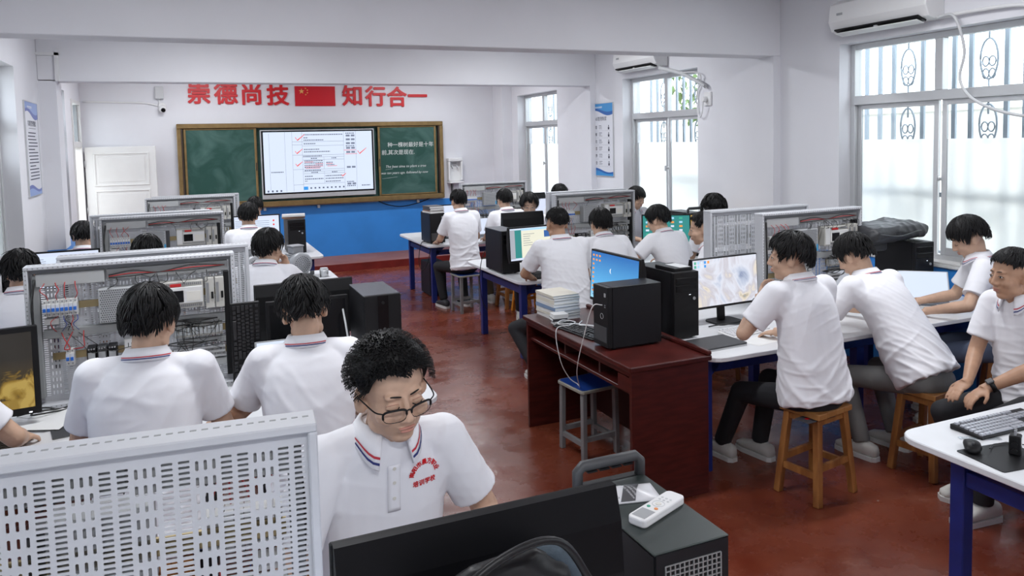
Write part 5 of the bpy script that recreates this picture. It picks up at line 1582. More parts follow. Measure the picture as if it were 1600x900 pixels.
def panel(label, loc, rz, full=2, seed=1, group='slotted control panels'):
    """wiring side looks along local -y.  full: 2 near, 1 far (less wiring)"""
    t = thing('control_panel', label, 'control panel', loc, rz, group)
    w, h = PW, PH
    fr = MB(); q = 0.018; dp = 0.075
    fr.b2((-w / 2, -dp, h - q), (w / 2, 0.012, h)).b2((-w / 2, -dp, 0), (w / 2, 0.012, q)).b2((-w / 2, -dp, q), (-w / 2 + q, 0.012, h - q)).b2((w / 2 - q, -dp, q), (w / 2, 0.012, h - q))
    fr.build('frame', 'panel_white', t, bevel=0.003)
    # row of small holes along the frame edges, as dark studs
    st = MB()
    for i in range(44):
        x = -w / 2 + 0.02 + (w - 0.04) * i / 43
        st.box((x, -dp - 0.0004, h - q / 2), (0.006, 0.001, 0.006)); st.box((x, -dp - 0.0004, q / 2), (0.006, 0.001, 0.006)); st.box((x, -dp / 2, h + 0.0003), (0.012, 0.006, 0.001))
    for i in range(32):
        z = 0.02 + (h - 0.04) * i / 31
        st.box((-w / 2 + q / 2, -dp - 0.0004, z), (0.006, 0.001, 0.006)); st.box((w / 2 - q / 2, -dp - 0.0004, z), (0.006, 0.001, 0.006))
    s = st.build('edge_holes', 'duct_grey', t); s['kind'] = 'stuff'
    obj('slotted_plate', PLATE, None, t, (0, -0.006, 0.018))
    for sx in (-1, 1):
        MB().b2((sx * (w / 2 - 0.05) - 0.02, -0.12, 0), (sx * (w / 2 - 0.05) + 0.02, 0.06, 0.004)).build('foot_bracket', 'panel_grey', t)
    Y = -0.014
    def X(u): return -w / 2 + w * u
    def Z(v): return h * (1 - v)
    R = random.Random(seed)
    def duct(u0, v0, u1, v1, d=0.045, m='duct_grey'):
        MB().b2((X(u0), Y - d, Z(v1)), (X(u1), Y, Z(v0))).build('wire_duct', m, t, bevel=0.002)
    duct(0.05, 0.06, 0.36, 0.145, 0.05, 'duct_light'); duct(0.37, 0.06, 0.965, 0.135, 0.04)
    duct(0.07, 0.455, 0.965, 0.515, 0.04); duct(0.70, 0.635, 0.965, 0.675, 0.03)
    duct(0.033, 0.07, 0.062, 0.93, 0.045, 'duct_grey'); duct(0.94, 0.14, 0.968, 0.93, 0.045, 'black_plastic')
    duct(0.66, 0.80, 0.94, 0.85, 0.03, 'duct_light')
    def rail(u0, u1, v): MB().b2((X(u0), Y - 0.008, Z(v) - 0.0175), (X(u1), Y, Z(v) + 0.0175)).build('din_rail', 'din', t)
    rail(0.07, 0.62, 0.30); rail(0.10, 0.50, 0.655); rail(0.62, 0.94, 0.29); rail(0.68, 0.94, 0.57); rail(0.66, 0.94, 0.74)
    def breaker(u, v, lever):
        o = obj('breaker', C_BRK, 'offwhite', t, (X(u), Y - 0.008, Z(v)))
        obj('lever', C_LEV, lever, o); obj('terminal', C_TERM, 'alu_dark', o)
    for i in range(8):
        breaker(0.085 + i * 0.0195, 0.30, ['breaker_blue', 'breaker_blue', 'offwhite', 'breaker_red', 'breaker_red', 'breaker_blue', 'breaker_blue', 'offwhite'][(i + seed) % 8 if full == 1 else i])
    MB().b2((X(0.075), Y - 0.03, Z(0.42)), (X(0.14), Y, Z(0.38))).build('terminal_block', 'offwhite', t)
    # power supply with perforated cover
    ps = MB().b2((X(0.33), Y - 0.085, Z(0.43)), (X(0.515), Y, Z(0.19))).build('power_supply', 'panel_grey', t, bevel=0.002)
    dots = MB()
    for i in range(16):
        for j in range(15):
            dots.box((X(0.34) + i * 0.0098 + (j % 2) * 0.005, Y - 0.0855, Z(0.42) + j * 0.0108), (0.005, 0.001, 0.005))
    d_ = dots.build('vent_holes', 'dark_grey', ps); d_['kind'] = 'stuff'
    MB().b2((X(0.515), Y - 0.05, Z(0.43)), (X(0.545), Y, Z(0.20))).build('terminal_strip', 'dark_grey', ps)
    MB().b2((X(0.50), Y - 0.0865, Z(0.42)), (X(0.514), Y - 0.085, Z(0.35))).build('blue_label', 'label_blue', ps)
    # controller
    pl = MB().b2((X(0.60), Y - 0.07, Z(0.385)), (X(0.835), Y, Z(0.185))).build('plc', 'beige', t, bevel=0.003)
    MB().b2((X(0.655), Y - 0.082, Z(0.345)), (X(0.83), Y - 0.07, Z(0.225))).build('plc_cover', 'offwhite', pl, bevel=0.002)
    MB().b2((X(0.66), Y - 0.084, Z(0.335)), (X(0.735), Y - 0.082, Z(0.25))).build('plc_window', 'black_gloss', pl)
    MB().b2((X(0.75), Y - 0.0835, Z(0.33)), (X(0.82), Y - 0.082, Z(0.26))).build('plc_plate', 'cream_plastic', pl)
    MB().b2((X(0.605), Y - 0.075, Z(0.37)), (X(0.65), Y - 0.07, Z(0.20))).build('plc_door', 'offwhite', pl)
    tt = MB()
    for i in range(18):
        tt.box((X(0.655) + i * 0.0093, Y - 0.071, Z(0.205)), (0.006, 0.004, 0.012)); tt.box((X(0.655) + i * 0.0093, Y - 0.071, Z(0.365)), (0.006, 0.004, 0.012))
    k_ = tt.build('plc_terminals', 'alu_dark', pl); k_['kind'] = 'stuff'
    MB().b2((X(0.67), Y - 0.08, Z(0.22)), (X(0.725), Y - 0.07, Z(0.20))).build('red_cover', 'breaker_red', pl)
    for u in (0.845, 0.895):
        em = MB().b2((X(u), Y - 0.07, Z(0.40)), (X(u + 0.045), Y, Z(0.175))).build('expansion_module', 'beige', t, bevel=0.002)
        MB().b2((X(u + 0.004), Y - 0.073, Z(0.36)), (X(u + 0.018), Y - 0.07, Z(0.21))).build('terminal_strip', 'alu_dark', em)
        MB().b2((X(u + 0.028), Y - 0.076, Z(0.33)), (X(u + 0.04), Y - 0.07, Z(0.28))).build('connector', 'black_plastic', em)
    # lower rows
    for i in range(2): breaker(0.175 + i * 0.0195, 0.655, 'breaker_blue')
    for i in range(3):
        c = MB().b2((X(0.262 + i * 0.048), Y - 0.075, Z(0.72)), (X(0.305 + i * 0.048), Y, Z(0.60))).build('contactor', ['black_plastic', 'dark_grey', 'black_plastic'][i], t, bevel=0.002)
        MB().b2((X(0.268 + i * 0.048), Y - 0.083, Z(0.685)), (X(0.30 + i * 0.048), Y - 0.075, Z(0.635))).build('contactor_face', 'grey_plastic', c)
        sc_ = MB()
        for a in range(3):
            for b in (0.61, 0.71): sc_.cyl((X(0.272 + i * 0.048 + a * 0.012), Y - 0.075, Z(b)), (X(0.272 + i * 0.048 + a * 0.012), Y - 0.079, Z(b)), 0.0042, n=6)
        s_ = sc_.build('screws', 'steel', c); s_['kind'] = 'stuff'
    sk = MB().b2((X(0.435), Y - 0.05, Z(0.72)), (X(0.49), Y, Z(0.575))).build('din_socket', 'offwhite', t, bevel=0.003)
    MB().b2((X(0.452), Y - 0.0505, Z(0.63)), (X(0.456), Y - 0.05, Z(0.60))).b2((X(0.468), Y - 0.0505, Z(0.63)), (X(0.472), Y - 0.05, Z(0.60))).b2((X(0.46), Y - 0.0505, Z(0.69)), (X(0.464), Y - 0.05, Z(0.66))).build('socket_holes', 'dark_grey', sk)
    for i in range(12 if full == 2 else 8):
        u = 0.69 + i * 0.0205 * (12 / (12 if full == 2 else 8))
        o = obj('relay', C_RBASE, 'beige', t, (X(u), Y - 0.008, Z(0.57))); obj('relay_cover', C_RELAY, 'relay_clear', o, (0, 0, 0.004))
    tb = MB()
    for i in range(34):
        tb.b2((X(0.67) + i * 0.0074, Y - 0.035, Z(0.785)), (X(0.67) + i * 0.0074 + 0.0062, Y - 0.006, Z(0.70)))
    b_ = tb.build('terminal_row', 'light_grey', t); b_['kind'] = 'stuff'
    tb = MB()
    for i in range(34): tb.box((X(0.673) + i * 0.0074, Y - 0.0355, Z(0.725)), (0.004, 0.002, 0.012)).box((X(0.673) + i * 0.0074, Y - 0.0355, Z(0.76)), (0.004, 0.002, 0.012))
    b_ = tb.build('terminal_screws', 'dark_grey', t); b_['kind'] = 'stuff'
    # wires
    def wire(p, q, sag, m, r=0.0018, out=0.03):
        p, q = Vector((X(p[0]), Y - p[2], Z(p[1]))), Vector((X(q[0]), Y - q[2], Z(q[1])))
        mid = (p + q) / 2 + Vector((R.uniform(-0.03, 0.03), -out, -sag))
        MB().tube(smooth_pts([p, p + (mid - p) * 0.5 + Vector((R.uniform(-0.015, 0.015), -0.012, 0.0)), mid, q + (mid - q) * 0.4 + Vector((0, -0.01, 0)), q], 5), r, 4).build('wire', m, t)
    n = 26 if full == 2 else 10
    for i in range(4): wire((0.10 + i * 0.04, 0.245, 0.05), (0.09 + i * 0.045, 0.12, 0.045), -0.01, 'wire_red', 0.0022)
    for i in range(5): wire((0.145 + i * 0.02, 0.355, 0.05), (0.13 + i * 0.025, 0.47, 0.04), 0.0, ['wire_red', 'wire_blue', 'cable_black'][i % 3])
    for i in range(3): wire((0.175 + i * 0.012, 0.60, 0.05), (0.15 + i * 0.05, 0.48, 0.04), 0.03, 'wire_red', 0.0024)
    for i in range(n):
        u = R.uniform(0.4, 0.93)
        k = R.random()
        if k < 0.35: wire((u, 0.12, 0.04), (u + R.uniform(-0.08, 0.06), 0.2, 0.07), R.uniform(-0.02, 0.02), 'cable_black')
        elif k < 0.65: wire((R.uniform(0.68, 0.92), 0.50, 0.04), (R.uniform(0.68, 0.92), 0.56 if R.random() < 0.5 else 0.72, 0.045), R.uniform(-0.01, 0.03), 'cable_black')
        elif k < 0.85: wire((R.uniform(0.26, 0.40), 0.72, 0.07), (R.uniform(0.22, 0.45), R.uniform(0.85, 0.97), 0.02), R.uniform(-0.02, 0.03), 'cable_black')
        else: wire((R.uniform(0.15, 0.4), 0.49, 0.04), (R.uniform(0.3, 0.5), 0.62, 0.06), 0.05, 'cable_black', 0.002, 0.05)
    for i in range(3):
        MB().tube(smooth_pts([(X(0.38), Y - 0.045, Z(0.10 + 0.01 * i)), (X(0.5), Y - 0.06, Z(0.075 + 0.02 * i)), (X(0.62), Y - 0.07, Z(0.10)), (X(0.78), Y - 0.065, Z(0.065 + 0.02 * i)), (X(0.95), Y - 0.05, Z(0.09))], 5), 0.0028, 5).build('wire', ['cable_black', 'wire_red', 'cable_black'][i], t)
    MB().tube(smooth_pts([(X(0.045), Y - 0.05, Z(0.09)), (X(0.03), Y - 0.07, Z(0.3)), (X(0.04), Y - 0.065, Z(0.6)), (X(0.03), Y - 0.06, Z(0.95))], 6), 0.006, 6).build('cable_bundle', 'cable_black', t)
    for i in range(10 if full == 2 else 5):
        v = R.choice((0.485, 0.655, 0.52))
        u0 = R.uniform(0.6, 0.75); u1 = u0 + R.uniform(0.12, 0.22)
        MB().tube(smooth_pts([(X(u0), Y - 0.045, Z(v)), (X((u0 + u1) / 2), Y - 0.055 - R.random() * 0.01, Z(v + R.uniform(-0.02, 0.03))), (X(min(u1, 0.95)), Y - 0.045, Z(v))], 4), 0.003, 4).build('wire', 'cable_black', t)
    return t
# ------------------------------------------------------------------ things on the benches
T = TH
# control panels (front ones show their wiring to the camera, back ones turn it to the board)
panel('slotted panel in the lower left corner, seen from its bare back', (-0.258, 1.565, T), math.radians(180 - 5), 2, 11)
panel('wired panel behind the student with combed hair, on the left bench with the upright keyboard', (-0.267, 4.30, T), 0, 2, 1)
panel('panel seen from its back just behind the large wired panel on the left', (-0.172, 4.56, T), PI, 1, 2)
panel('wired panel on the left bench with the two motors', (-0.20, 7.06, T), 0, 1, 3)
panel('panel turned to the board, behind the wired panel on the motor bench', (-0.30, 7.30, T), PI, 1, 4)
panel('wired panel on the left bench nearest the doorway', (0.03, 9.46, T), 0, 1, 5)
panel('panel turned to the board on the bench nearest the doorway', (0.09, 9.68, T), PI, 1, 6)
panel('wired panel under the water dispenser, on the right bench nearest the board', (3.80, 9.56, T), 0, 1, 7)
panel('wired panel on the middle right bench, below the right wall poster', (3.90, 6.98, T), 0, 1, 8)
panel('panel turned to the board on the middle right bench', (3.98, 7.22, T), PI, 1, 9)
panel('wired panel on the right bench left of the black padded bag', (4.17, 4.26, T), 0, 2, 10)
panel('panel seen from its back at the left of the wired panel near the black bag', (4.02, 4.58, T), PI, 1, 12)

# ---- bench A, nearest the camera
monitor('large black monitor in the foreground, seen from behind', (0.487, 1.30, T), PI, w=0.575, h=0.335, base=0.215, screen='scr_pale', shell='monitor_back', tilt=0.0)
tower('black computer tower with carry handle in the foreground, its rear grille facing the camera', (0.935, 1.45, T), PI, w=0.19, d=0.36, h=0.40, top='case_green', style=3)
rm = thing('remote_control', 'white air conditioner remote on the foreground computer tower', 'remote', (0.945, 1.415, T + 0.40), math.radians(22))
MB().prism(rrect(0.165, 0.048, 0.012, 4), 0, 0.019).build('shell', 'white_plastic', rm, bevel=0.004, seg=2)
MB().b2((-0.073, -0.017, 0.019), (-0.032, 0.017, 0.0196)).build('lcd', 'grey_plastic', rm)
MB().cyl((-0.018, 0.010, 0.019), (-0.018, 0.010, 0.0205), 0.0042, n=12).build('button', mat('button_green', (0.05, 0.35, 0.22), 0.5), rm)
MB().cyl((-0.018, -0.010, 0.019), (-0.018, -0.010, 0.0205), 0.0045, n=12).build('button', mat('button_orange', (0.75, 0.28, 0.08), 0.5), rm)
MB().tube([(0.006 + 0.014 * math.cos(a), 0.014 * math.sin(a), 0.0192) for a in [2 * PI * i / 20 for i in range(21)]], 0.0007, 4).build('dial_ring', 'light_grey', rm)
MB().cyl((0.006, 0, 0.019), (0.006, 0, 0.0200), 0.007, n=12).build('button', 'cream_plastic', rm)
for i in range(2):
    for j in range(3):
        MB().cyl((0.028 + i * 0.011, -0.011 + j * 0.011, 0.019), (0.028 + i * 0.011, -0.011 + j * 0.011, 0.0198), 0.0032, n=8).build('button', 'light_grey', rm)
pk = thing('packet', 'grey and white plastic packet with print beside the remote', 'packet', (0.925, 1.52, T + 0.40), math.radians(-14))
pm = MB()
nx, ny = 14, 9; PWd, PHd = 0.155, 0.085
vs_ = []; fs_ = []
for j in range(ny + 1):
    for i in range(nx + 1):
        u, v = i / nx, j / ny
        hgt = 0.004 + 0.012 * math.sin(PI * u) * math.sin(PI * v) * (0.8 + 0.3 * math.sin(9 * u + 4 * v))
        vs_.append((PWd * (u - 0.5), PHd * (v - 0.5), hgt))
b0 = len(vs_)
for j in range(ny + 1):
    for i in range(nx + 1): vs_.append((PWd * (i / nx - 0.5), PHd * (j / ny - 0.5), 0.0))
N1 = nx + 1
for j in range(ny):
    for i in range(nx):
        a = j * N1 + i
        fs_.append((a, a + 1, a + N1 + 1, a + N1)); fs_.append((b0 + a + N1, b0 + a + N1 + 1, b0 + a + 1, b0 + a))
for i in range(nx):
    fs_.append((i + 1, i, b0 + i, b0 + i + 1)); a = ny * N1 + i; fs_.append((a, a + 1, b0 + a + 1, b0 + a))
for j in range(ny):
    a = j * N1; fs_.append((a, a + N1, b0 + a + N1, b0 + a)); a += nx; fs_.append((a + N1, a, b0 + a, b0 + a + N1))
mat('packet_white', (0.66, 0.66, 0.68), 0.3); mat('packet_grey', (0.07, 0.07, 0.075), 0.35)
pb = MB().add(vs_, fs_, True).build('pouch', 'packet_white', pk)
def on_pouch(x, y, e=0.0012):
    u, v = x / PWd + 0.5, y / PHd + 0.5
    return Vector((x, y, 0.004 + 0.012 * math.sin(PI * min(max(u, 0), 1)) * math.sin(PI * min(max(v, 0), 1)) * (0.8 + 0.3 * math.sin(9 * u + 4 * v)) + e))
def patch(x0, x1, slant, m, name):
    g = MB(); V_ = []; F_ = []
    for j in range(9):
        for i in range(7):
            y = PHd * (j / 8 - 0.5) * 0.98; x = x0 + (x1 - x0) * i / 6 + slant * (j / 8 - 0.5)
            V_.append(on_pouch(max(-PWd / 2, min(PWd / 2, x)), y))
    for j in range(8):
        for i in range(6): F_.append((j * 7 + i, j * 7 + i + 1, (j + 1) * 7 + i + 1, (j + 1) * 7 + i))
    g.add(V_, F_, True).build(name, m, pb)
patch(-0.005, 0.030, 0.035, 'packet_grey', 'dark_band'); patch(-0.078, -0.070, 0.0, 'packet_grey', 'dark_band')
def pouch_text(body, x, y, s, rz, m):
    me = text_mesh(body, s, 0.0, 0.0, 'CENTER')
    c, sn = math.cos(rz), math.sin(rz)
    for v in me.vertices:
        p = on_pouch(x + v.co.x * c - v.co.y * sn, y + v.co.x * sn + v.co.y * c, 0.0018); v.co = p
    obj('lettering', me, m, pb)
pouch_text('LONG MUSIC', -0.035, 0.004, 0.012, PI / 2 + 0.3, 'ink')
for i, s in enumerate(('WARNING: KEEP AWAY', 'FROM BABIES AND', 'CHILDREN. DO NOT')):
    pouch_text(s, 0.002 + i * 0.010, 0.0, 0.0068, PI / 2 + 0.3, 'packet_white')
pouch_text('0890', -0.074, -0.02, 0.010, PI / 2, 'packet_white')
bp_ = thing('power_plug', 'black power plug in the rear of the foreground tower', 'plug', (0.895, 1.263, T + 0.295), 0)
MB().b2((-0.016, -0.045, -0.012), (0.016, 0.0, 0.012)).build('plug_body', 'black_plastic', bp_, bevel=0.004)
MB().tube(smooth_pts([(0, -0.04, 0), (0.01, -0.085, -0.01), (0.02, -0.11, -0.06), (0.02, -0.10, -0.20), (0.0, -0.06, -0.29)]), 0.0045, 8).build('cord', 'cable_black', bp_)
for k in range(5): MB().cyl((0.0015 * k, -0.045 - k * 0.008, -0.001 * k), (0.0015 * k, -0.049 - k * 0.008, -0.001 * k), 0.0085 - 0.0006 * k, n=10).build('strain_relief', 'black_plastic', bp_)
# bag slung in front of the foreground monitor
mat('leather', (0.010, 0.010, 0.011), 0.42, bump=0.5, bscale=9, spec=0.3); mat('denim', (0.045, 0.065, 0.085), 0.85, bump=0.2, bscale=60, var=0.15, vscale=40)
bgm = thing('shoulder_bag', 'black leather shoulder bag in front of the foreground monitor', 'bag', (0.462, 1.155, T + 0.006), 0.1)
bm_ = MB()
loft(bm_, [(Vector((0, 0, z)), Vector((rx, 0, 0)), Vector((0, ry, 0))) for z, rx, ry in ((0.0, 0.14, 0.05), (0.03, 0.165, 0.056), (0.25, 0.165, 0.056), (0.42, 0.155, 0.05), (0.50, 0.125, 0.04), (0.54, 0.07, 0.02))], 26, 2.6)
me = remesh(bm_, 0.012, 3); wrinkle(me, 5, 0.006, T)
obj('bag_body', me, 'leather', bgm)
fb = MB()
loft(fb, [(Vector((0.09, 0.02, z)), Vector((rx, 0, 0)), Vector((0, ry, 0))) for z, rx, ry in ((0.30, 0.08, 0.05), (0.42, 0.085, 0.048), (0.485, 0.07, 0.04), (0.525, 0.03, 0.02))], 20, 2.4)
obj('denim_flap', remesh(fb, 0.012, 3), 'denim', bgm)
MB().tube(smooth_pts([(-0.17, -0.03, 0.40), (-0.12, -0.06, 0.53), (-0.02, -0.06, 0.58), (0.08, -0.055, 0.57), (0.15, -0.05, 0.47)]), 0.007, 8).build('strap', 'leather', bgm)

# ---- bench B
keyboard('black keyboard standing upright against the wired panel', (0.245, 4.17, T + 0.222), (PI / 2 - 0.05, PI / 2, 0))
tower('black tower with grey top and glossy centre stripe beside the glasses wearer', (0.96, 4.30, T), 0, w=0.205, d=0.42, h=0.42, top='case_grey_top', style=0)
monitor('black monitor facing the board behind the student with his hand at his cheek', (0.62, 4.68, T), PI, w=0.58, h=0.34, base=0.095, screen='scr_pale')
monitor('dark switched off monitor in front of the student with his hand at his cheek', (0.60, 4.42, T), 0, w=0.46, h=0.27, base=0.11, screen='black_gloss', bez=0.02)
laptop('open laptop before the student with his hand at his cheek', (0.45, 3.92, T), 0, 0.34, 0.235, 1.75, 'scr_white')
monitor('monitor with a golden rock picture at the left edge', (-0.93, 3.98, T), 0.12, w=0.54, h=0.40, base=0.06, screen='scr_goldrock', bez=0.025)
MB_ = None
def sheet(label, loc, rz, w=0.21, d=0.297, mt='paper', name='paper_sheet', curl=0.01, lines=0, group=None):
    t = thing(name, label, 'paper', loc, rz, group); n = 6; V_ = []; F_ = []
    for j in range(n + 1):
        for i in range(n + 1):
            V_.append((w * (i / n - 0.5), d * (j / n - 0.5), 0.001 + curl * (i / n) ** 2 * (j / n)))
    for j in range(n):
        for i in range(n): F_.append((j * 7 + i, j * 7 + i + 1, (j + 1) * 7 + i + 1, (j + 1) * 7 + i))
    V2 = V_ + [(x, y, z - 0.0008) for x, y, z in V_]
    F2 = F_ + [tuple(49 + k for k in reversed(f)) for f in F_]
    MB().add(V2, F2, True).build('leaf', mt, t)
    if lines:
        mb = MB()
        for k in range(lines):
            y = d * (0.42 - 0.84 * k / lines); mb.b2((-w * 0.4, y, 0.0012 + curl * 0.02), (w * rnd.uniform(-0.1, 0.05), y + 0.003, 0.0016 + curl * 0.02))
        p_ = mb.build('print', 'ink', t); p_['kind'] = 'stuff'
    return t
sheet('white printed sheet lying beside the golden rock monitor', (-0.62, 4.02, T + 0.012), -0.4, 0.21, 0.28, 'paper', curl=0.02)
sheet('grey sheet on the bench left of the student with combed hair', (-0.60, 3.80, T), 0.3, 0.2, 0.15, 'paper_grey')
nb_ = thing('notebook', 'dark covered notebook on the bench left of the student with combed hair', 'notebook', (-0.50, 3.84, T), 0.2)
MB().b2((-0.10, -0.07, 0), (0.10, 0.07, 0.006)).build('pages', 'paper', nb_); MB().b2((-0.105, -0.075, 0.006), (0.105, 0.075, 0.008)).build('cover', 'dark_grey', nb_)
keyboard('black keyboard in front of the golden rock monitor', (-0.92, 3.72, T), (0, 0, 0.15))
for i in range(3):
    wire_thing('cable', ['black cable coiled on the bench below the golden rock monitor', 'thin black cable looping beside the printed sheet', 'black cable running under the wired panel on the left'][i],
               [(-0.85 + 0.06 * i, 4.14 + 0.02 * i, T + 0.006), (-0.70, 4.16 - 0.05 * i, T + 0.03), (-0.62 + 0.05 * i, 4.18, T + 0.008), (-0.55, 4.12 + 0.03 * i, T + 0.035), (-0.46 + 0.08 * i, 4.18, T + 0.006)], 0.004, 'cable_black')
def phone(label, loc, rz):
    t = thing('phone', label, 'phone', loc, rz)
    MB().prism(rrect(0.074, 0.155, 0.012, 4), 0, 0.008).build('body', 'black_plastic', t, bevel=0.002)
    MB().prism(rrect(0.068, 0.149, 0.010, 4), 0.008, 0.0084).build('glass', 'black_gloss', t)
phone('black phone lying on the bench right of the student with combed hair', (0.12, 3.72, T), 0.2)
phone('black phone lying behind the white charger on the left bench', (0.07, 3.95, T), 0.1)
ch_ = thing('charger', 'white charger box with a tangle of white cable on the left bench', 'charger', (0.21, 3.90, T), 0.1)
MB().b2((-0.06, -0.045, 0), (0.06, 0.045, 0.035)).build('charger_body', 'white_plastic', ch_, bevel=0.004)
for k in range(4):
    MB().tube(smooth_pts([(-0.05 + 0.02 * k, -0.03, 0.036), (-0.09, -0.06 - 0.01 * k, 0.06), (-0.02 + 0.03 * k, -0.10, 0.075 - 0.01 * k), (0.08, -0.07 - 0.01 * k, 0.05), (0.10 - 0.02 * k, -0.02, 0.04), (0.14, -0.09 - 0.02 * k, 0.006)], 6), 0.0028, 5).build('cable_loop', 'cable_white', ch_)
wire_thing('cable', 'grey cable hanging beside the tower with the glossy stripe', [(0.83, 4.5, T + 0.25), (0.80, 4.42, T + 0.30), (0.79, 4.30, T + 0.24), (0.80, 4.25, T + 0.1), (0.81, 4.22, T + 0.006)], 0.006, 'light_grey')

# ---- bench C
def motor(label, loc, rz):
    t = thing('electric_motor', label, 'motor', loc, rz, 'grey electric motors')
    A = rotm(PI / 2, 0, 0)
    r = 0.105; cz = 0.125
    mb = MB().lathe([(r * 0.8, 0.0), (r, 0.02), (r, 0.20), (r * 0.85, 0.22)], (0, 0.11, cz), 24, A); mb.build('housing', 'zinc_paint', t)
    fins = MB()
    for k in range(28):
        a = 2 * PI * k / 28
        if abs(math.cos(a)) < 0.5 and math.sin(a) > 0: continue
        p = Vector((math.cos(a) * r * 1.0, 0, math.sin(a) * r * 1.0 + cz)); q = Vector((math.cos(a) * r * 1.12, 0, math.sin(a) * r * 1.12 + cz))
        fins.beam(p + Vector((0, -0.06, 0)), p + Vector((0, 0.085, 0)), 0.004, 0.024, up=(math.cos(a), 0, math.sin(a)))
    fins.build('cooling_fins', 'zinc_paint', t)
    cw = MB().lathe([(r * 0.75, 0.0), (r * 1.02, 0.012), (r * 1.06, 0.05)], (0, -0.06, cz), 24, rotm(PI / 2, 0, 0) @ rotm(PI, 0, 0) if False else rotm(-PI / 2, 0, 0)); 
    cw = MB().lathe([(r * 1.06, 0.0), (r * 1.06, 0.05), (r * 0.9, 0.068), (0.01, 0.072)], (0, -0.055, cz), 24, rotm(PI / 2, 0, 0)).build('fan_cowl', 'zinc_paint', t)
    hb = MB()
    for rr, nn in ((0.018, 6), (0.036, 12), (0.054, 18), (0.072, 24)):
        for k in range(nn):
            a = 2 * PI * k / nn
            hb.cyl((rr * math.cos(a), -0.1235 - 0.003 * (1 - rr / 0.08), cz + rr * math.sin(a)), (rr * math.cos(a), -0.1285, cz + rr * math.sin(a)), 0.0045, n=6)
    h_ = hb.build('cowl_holes', 'dark_grey', cw); h_['kind'] = 'stuff'
    MB().b2((-0.055, -0.05, cz + r * 0.9), (0.055, 0.06, cz + r + 0.055)).b2((-0.062, -0.057, cz + r + 0.055), (0.062, 0.067, cz + r + 0.07)).build('terminal_box', 'zinc_paint', t, bevel=0.006)
    for s in (-1, 1):
        MB().b2((s * 0.05, -0.05, 0), (s * 0.125, 0.07, 0.016)).b2((s * 0.05, -0.05, 0.0), (s * 0.075, 0.07, 0.05)).build('foot', 'zinc_paint', t)
    MB().cyl((0, 0.10, cz), (0, 0.17, cz), 0.012, n=12).build('shaft', 'steel', t)
mat('zinc_paint', (0.36, 0.37, 0.39), 0.42, metal=0.25)
motor('grey electric motor with full fan cowl in view on the left bench', (0.93, 7.50, T), 0.35)
motor('grey electric motor half hidden by the student resting his chin', (0.50, 7.52, T), 0.5)
gc = thing('gear_coupling', 'small steel coupling cylinder on the left bench near the motors', 'coupling', (1.16, 7.32, T))
MB().cyl((0, 0, 0), (0, 0, 0.075), 0.042, n=20).build('drum', 'steel', gc, bevel=0.003); MB().cyl((0, 0, 0.075), (0, 0, 0.085), 0.036, n=20).build('cap', 'alu', gc)
MB().b2((-0.16, -0.03, 0), (-0.045, 0.03, 0.03)).build('bracket', 'light_grey', gc); MB().cyl((-0.11, 0, 0.03), (-0.11, 0, 0.065), 0.02, n=14).build('shaft_collar', 'dark_grey', gc)
MB().b2((0.55 - 1.16, -0.06, 0), (0.9 - 1.16, 0.0, 0.006)).build('mounting_plate', 'light_grey', gc)
monitor('monitor with a white page at the left edge behind the first wired panel', (-0.95, 7.12, T), 0.0, w=0.52, h=0.32, base=0.12, screen='scr_white', content='table')
tower('black tower at the far left behind the golden rock monitor', (-1.22, 6.62, T), 0, w=0.18, d=0.40, h=0.40, style=1)

# ---- bench D
tower('black tower beside the white table screen on the left bench nearest the doorway', (1.14, 9.22, T), 0, w=0.20, d=0.40, h=0.40, style=1)
monitor('monitor with a white table and red buttons on the bench nearest the doorway', (0.72, 9.25, T), 0, w=0.52, h=0.33, base=0.13, screen='scr_white', content='table')
tower('black tower under a stack of books near the doorway', (-1.02, 9.30, T), 0, w=0.18, d=0.40, h=0.36, style=1)

# books
mat('book_cream', (0.66, 0.62, 0.53), 0.7); mat('book_blue', (0.20, 0.28, 0.42), 0.6); mat('book_dark', (0.06, 0.06, 0.07), 0.6); mat('book_white', (0.70, 0.69, 0.67), 0.6); mat('book_brown', (0.25, 0.14, 0.09), 0.6)
def book(label, loc, rz, w, d, h, cover, group):
    t = thing('book', label, 'book', loc, rz, group)
    MB().b2((-w / 2 + 0.002, -d / 2 + 0.003, 0.0015), (w / 2 - 0.003, d / 2 - 0.003, h - 0.0015)).build('pages', 'paper', t)
    MB().b2((-w / 2, -d / 2, 0), (w / 2, d / 2, 0.0015)).b2((-w / 2, -d / 2, h - 0.0015), (w / 2, d / 2, h)).b2((-w / 2, -d / 2, 0.0015), (-w / 2 + 0.002, d / 2, h - 0.0015)).build('cover', cover, t)
    return t
ORD = ['lowest', 'second', 'third', 'fourth', 'fifth', 'sixth', 'seventh', 'eighth', 'topmost']
def stack(where, x, y, z, n, rz, covers, group, w=0.185, d=0.26, h=0.02, seed=1):
    R = random.Random(seed); zz = z
    for i in range(n):
        hh = h * R.uniform(0.7, 1.25)
        nm = 'topmost' if i == n - 1 else ('lowest' if i == 0 else ORD[i] + ' from the bottom')
        book('%s book, %s' % (['cream', 'white', 'pale', 'thin', 'thick'][i % 5], nm + ' ' + where), (x + R.uniform(-0.006, 0.006), y + R.uniform(-0.006, 0.006), zz), rz + R.uniform(-0.06, 0.06), w, d, hh, covers[i % len(covers)], group)
        zz += hh + 0.0005
    return zz
stack('of the pile on the tower near the doorway', -1.02, 9.28, T + 0.36, 4, 0, ['book_cream', 'book_white', 'book_brown'], 'books on the doorway tower', 0.2, 0.28, 0.026, 3)
stack('of the two books on the tower by the white table screen', 1.135, 9.28, T + 0.40, 2, 1.45, ['book_brown', 'book_white'], 'books on the far left tower', 0.185, 0.26, 0.02, 5)
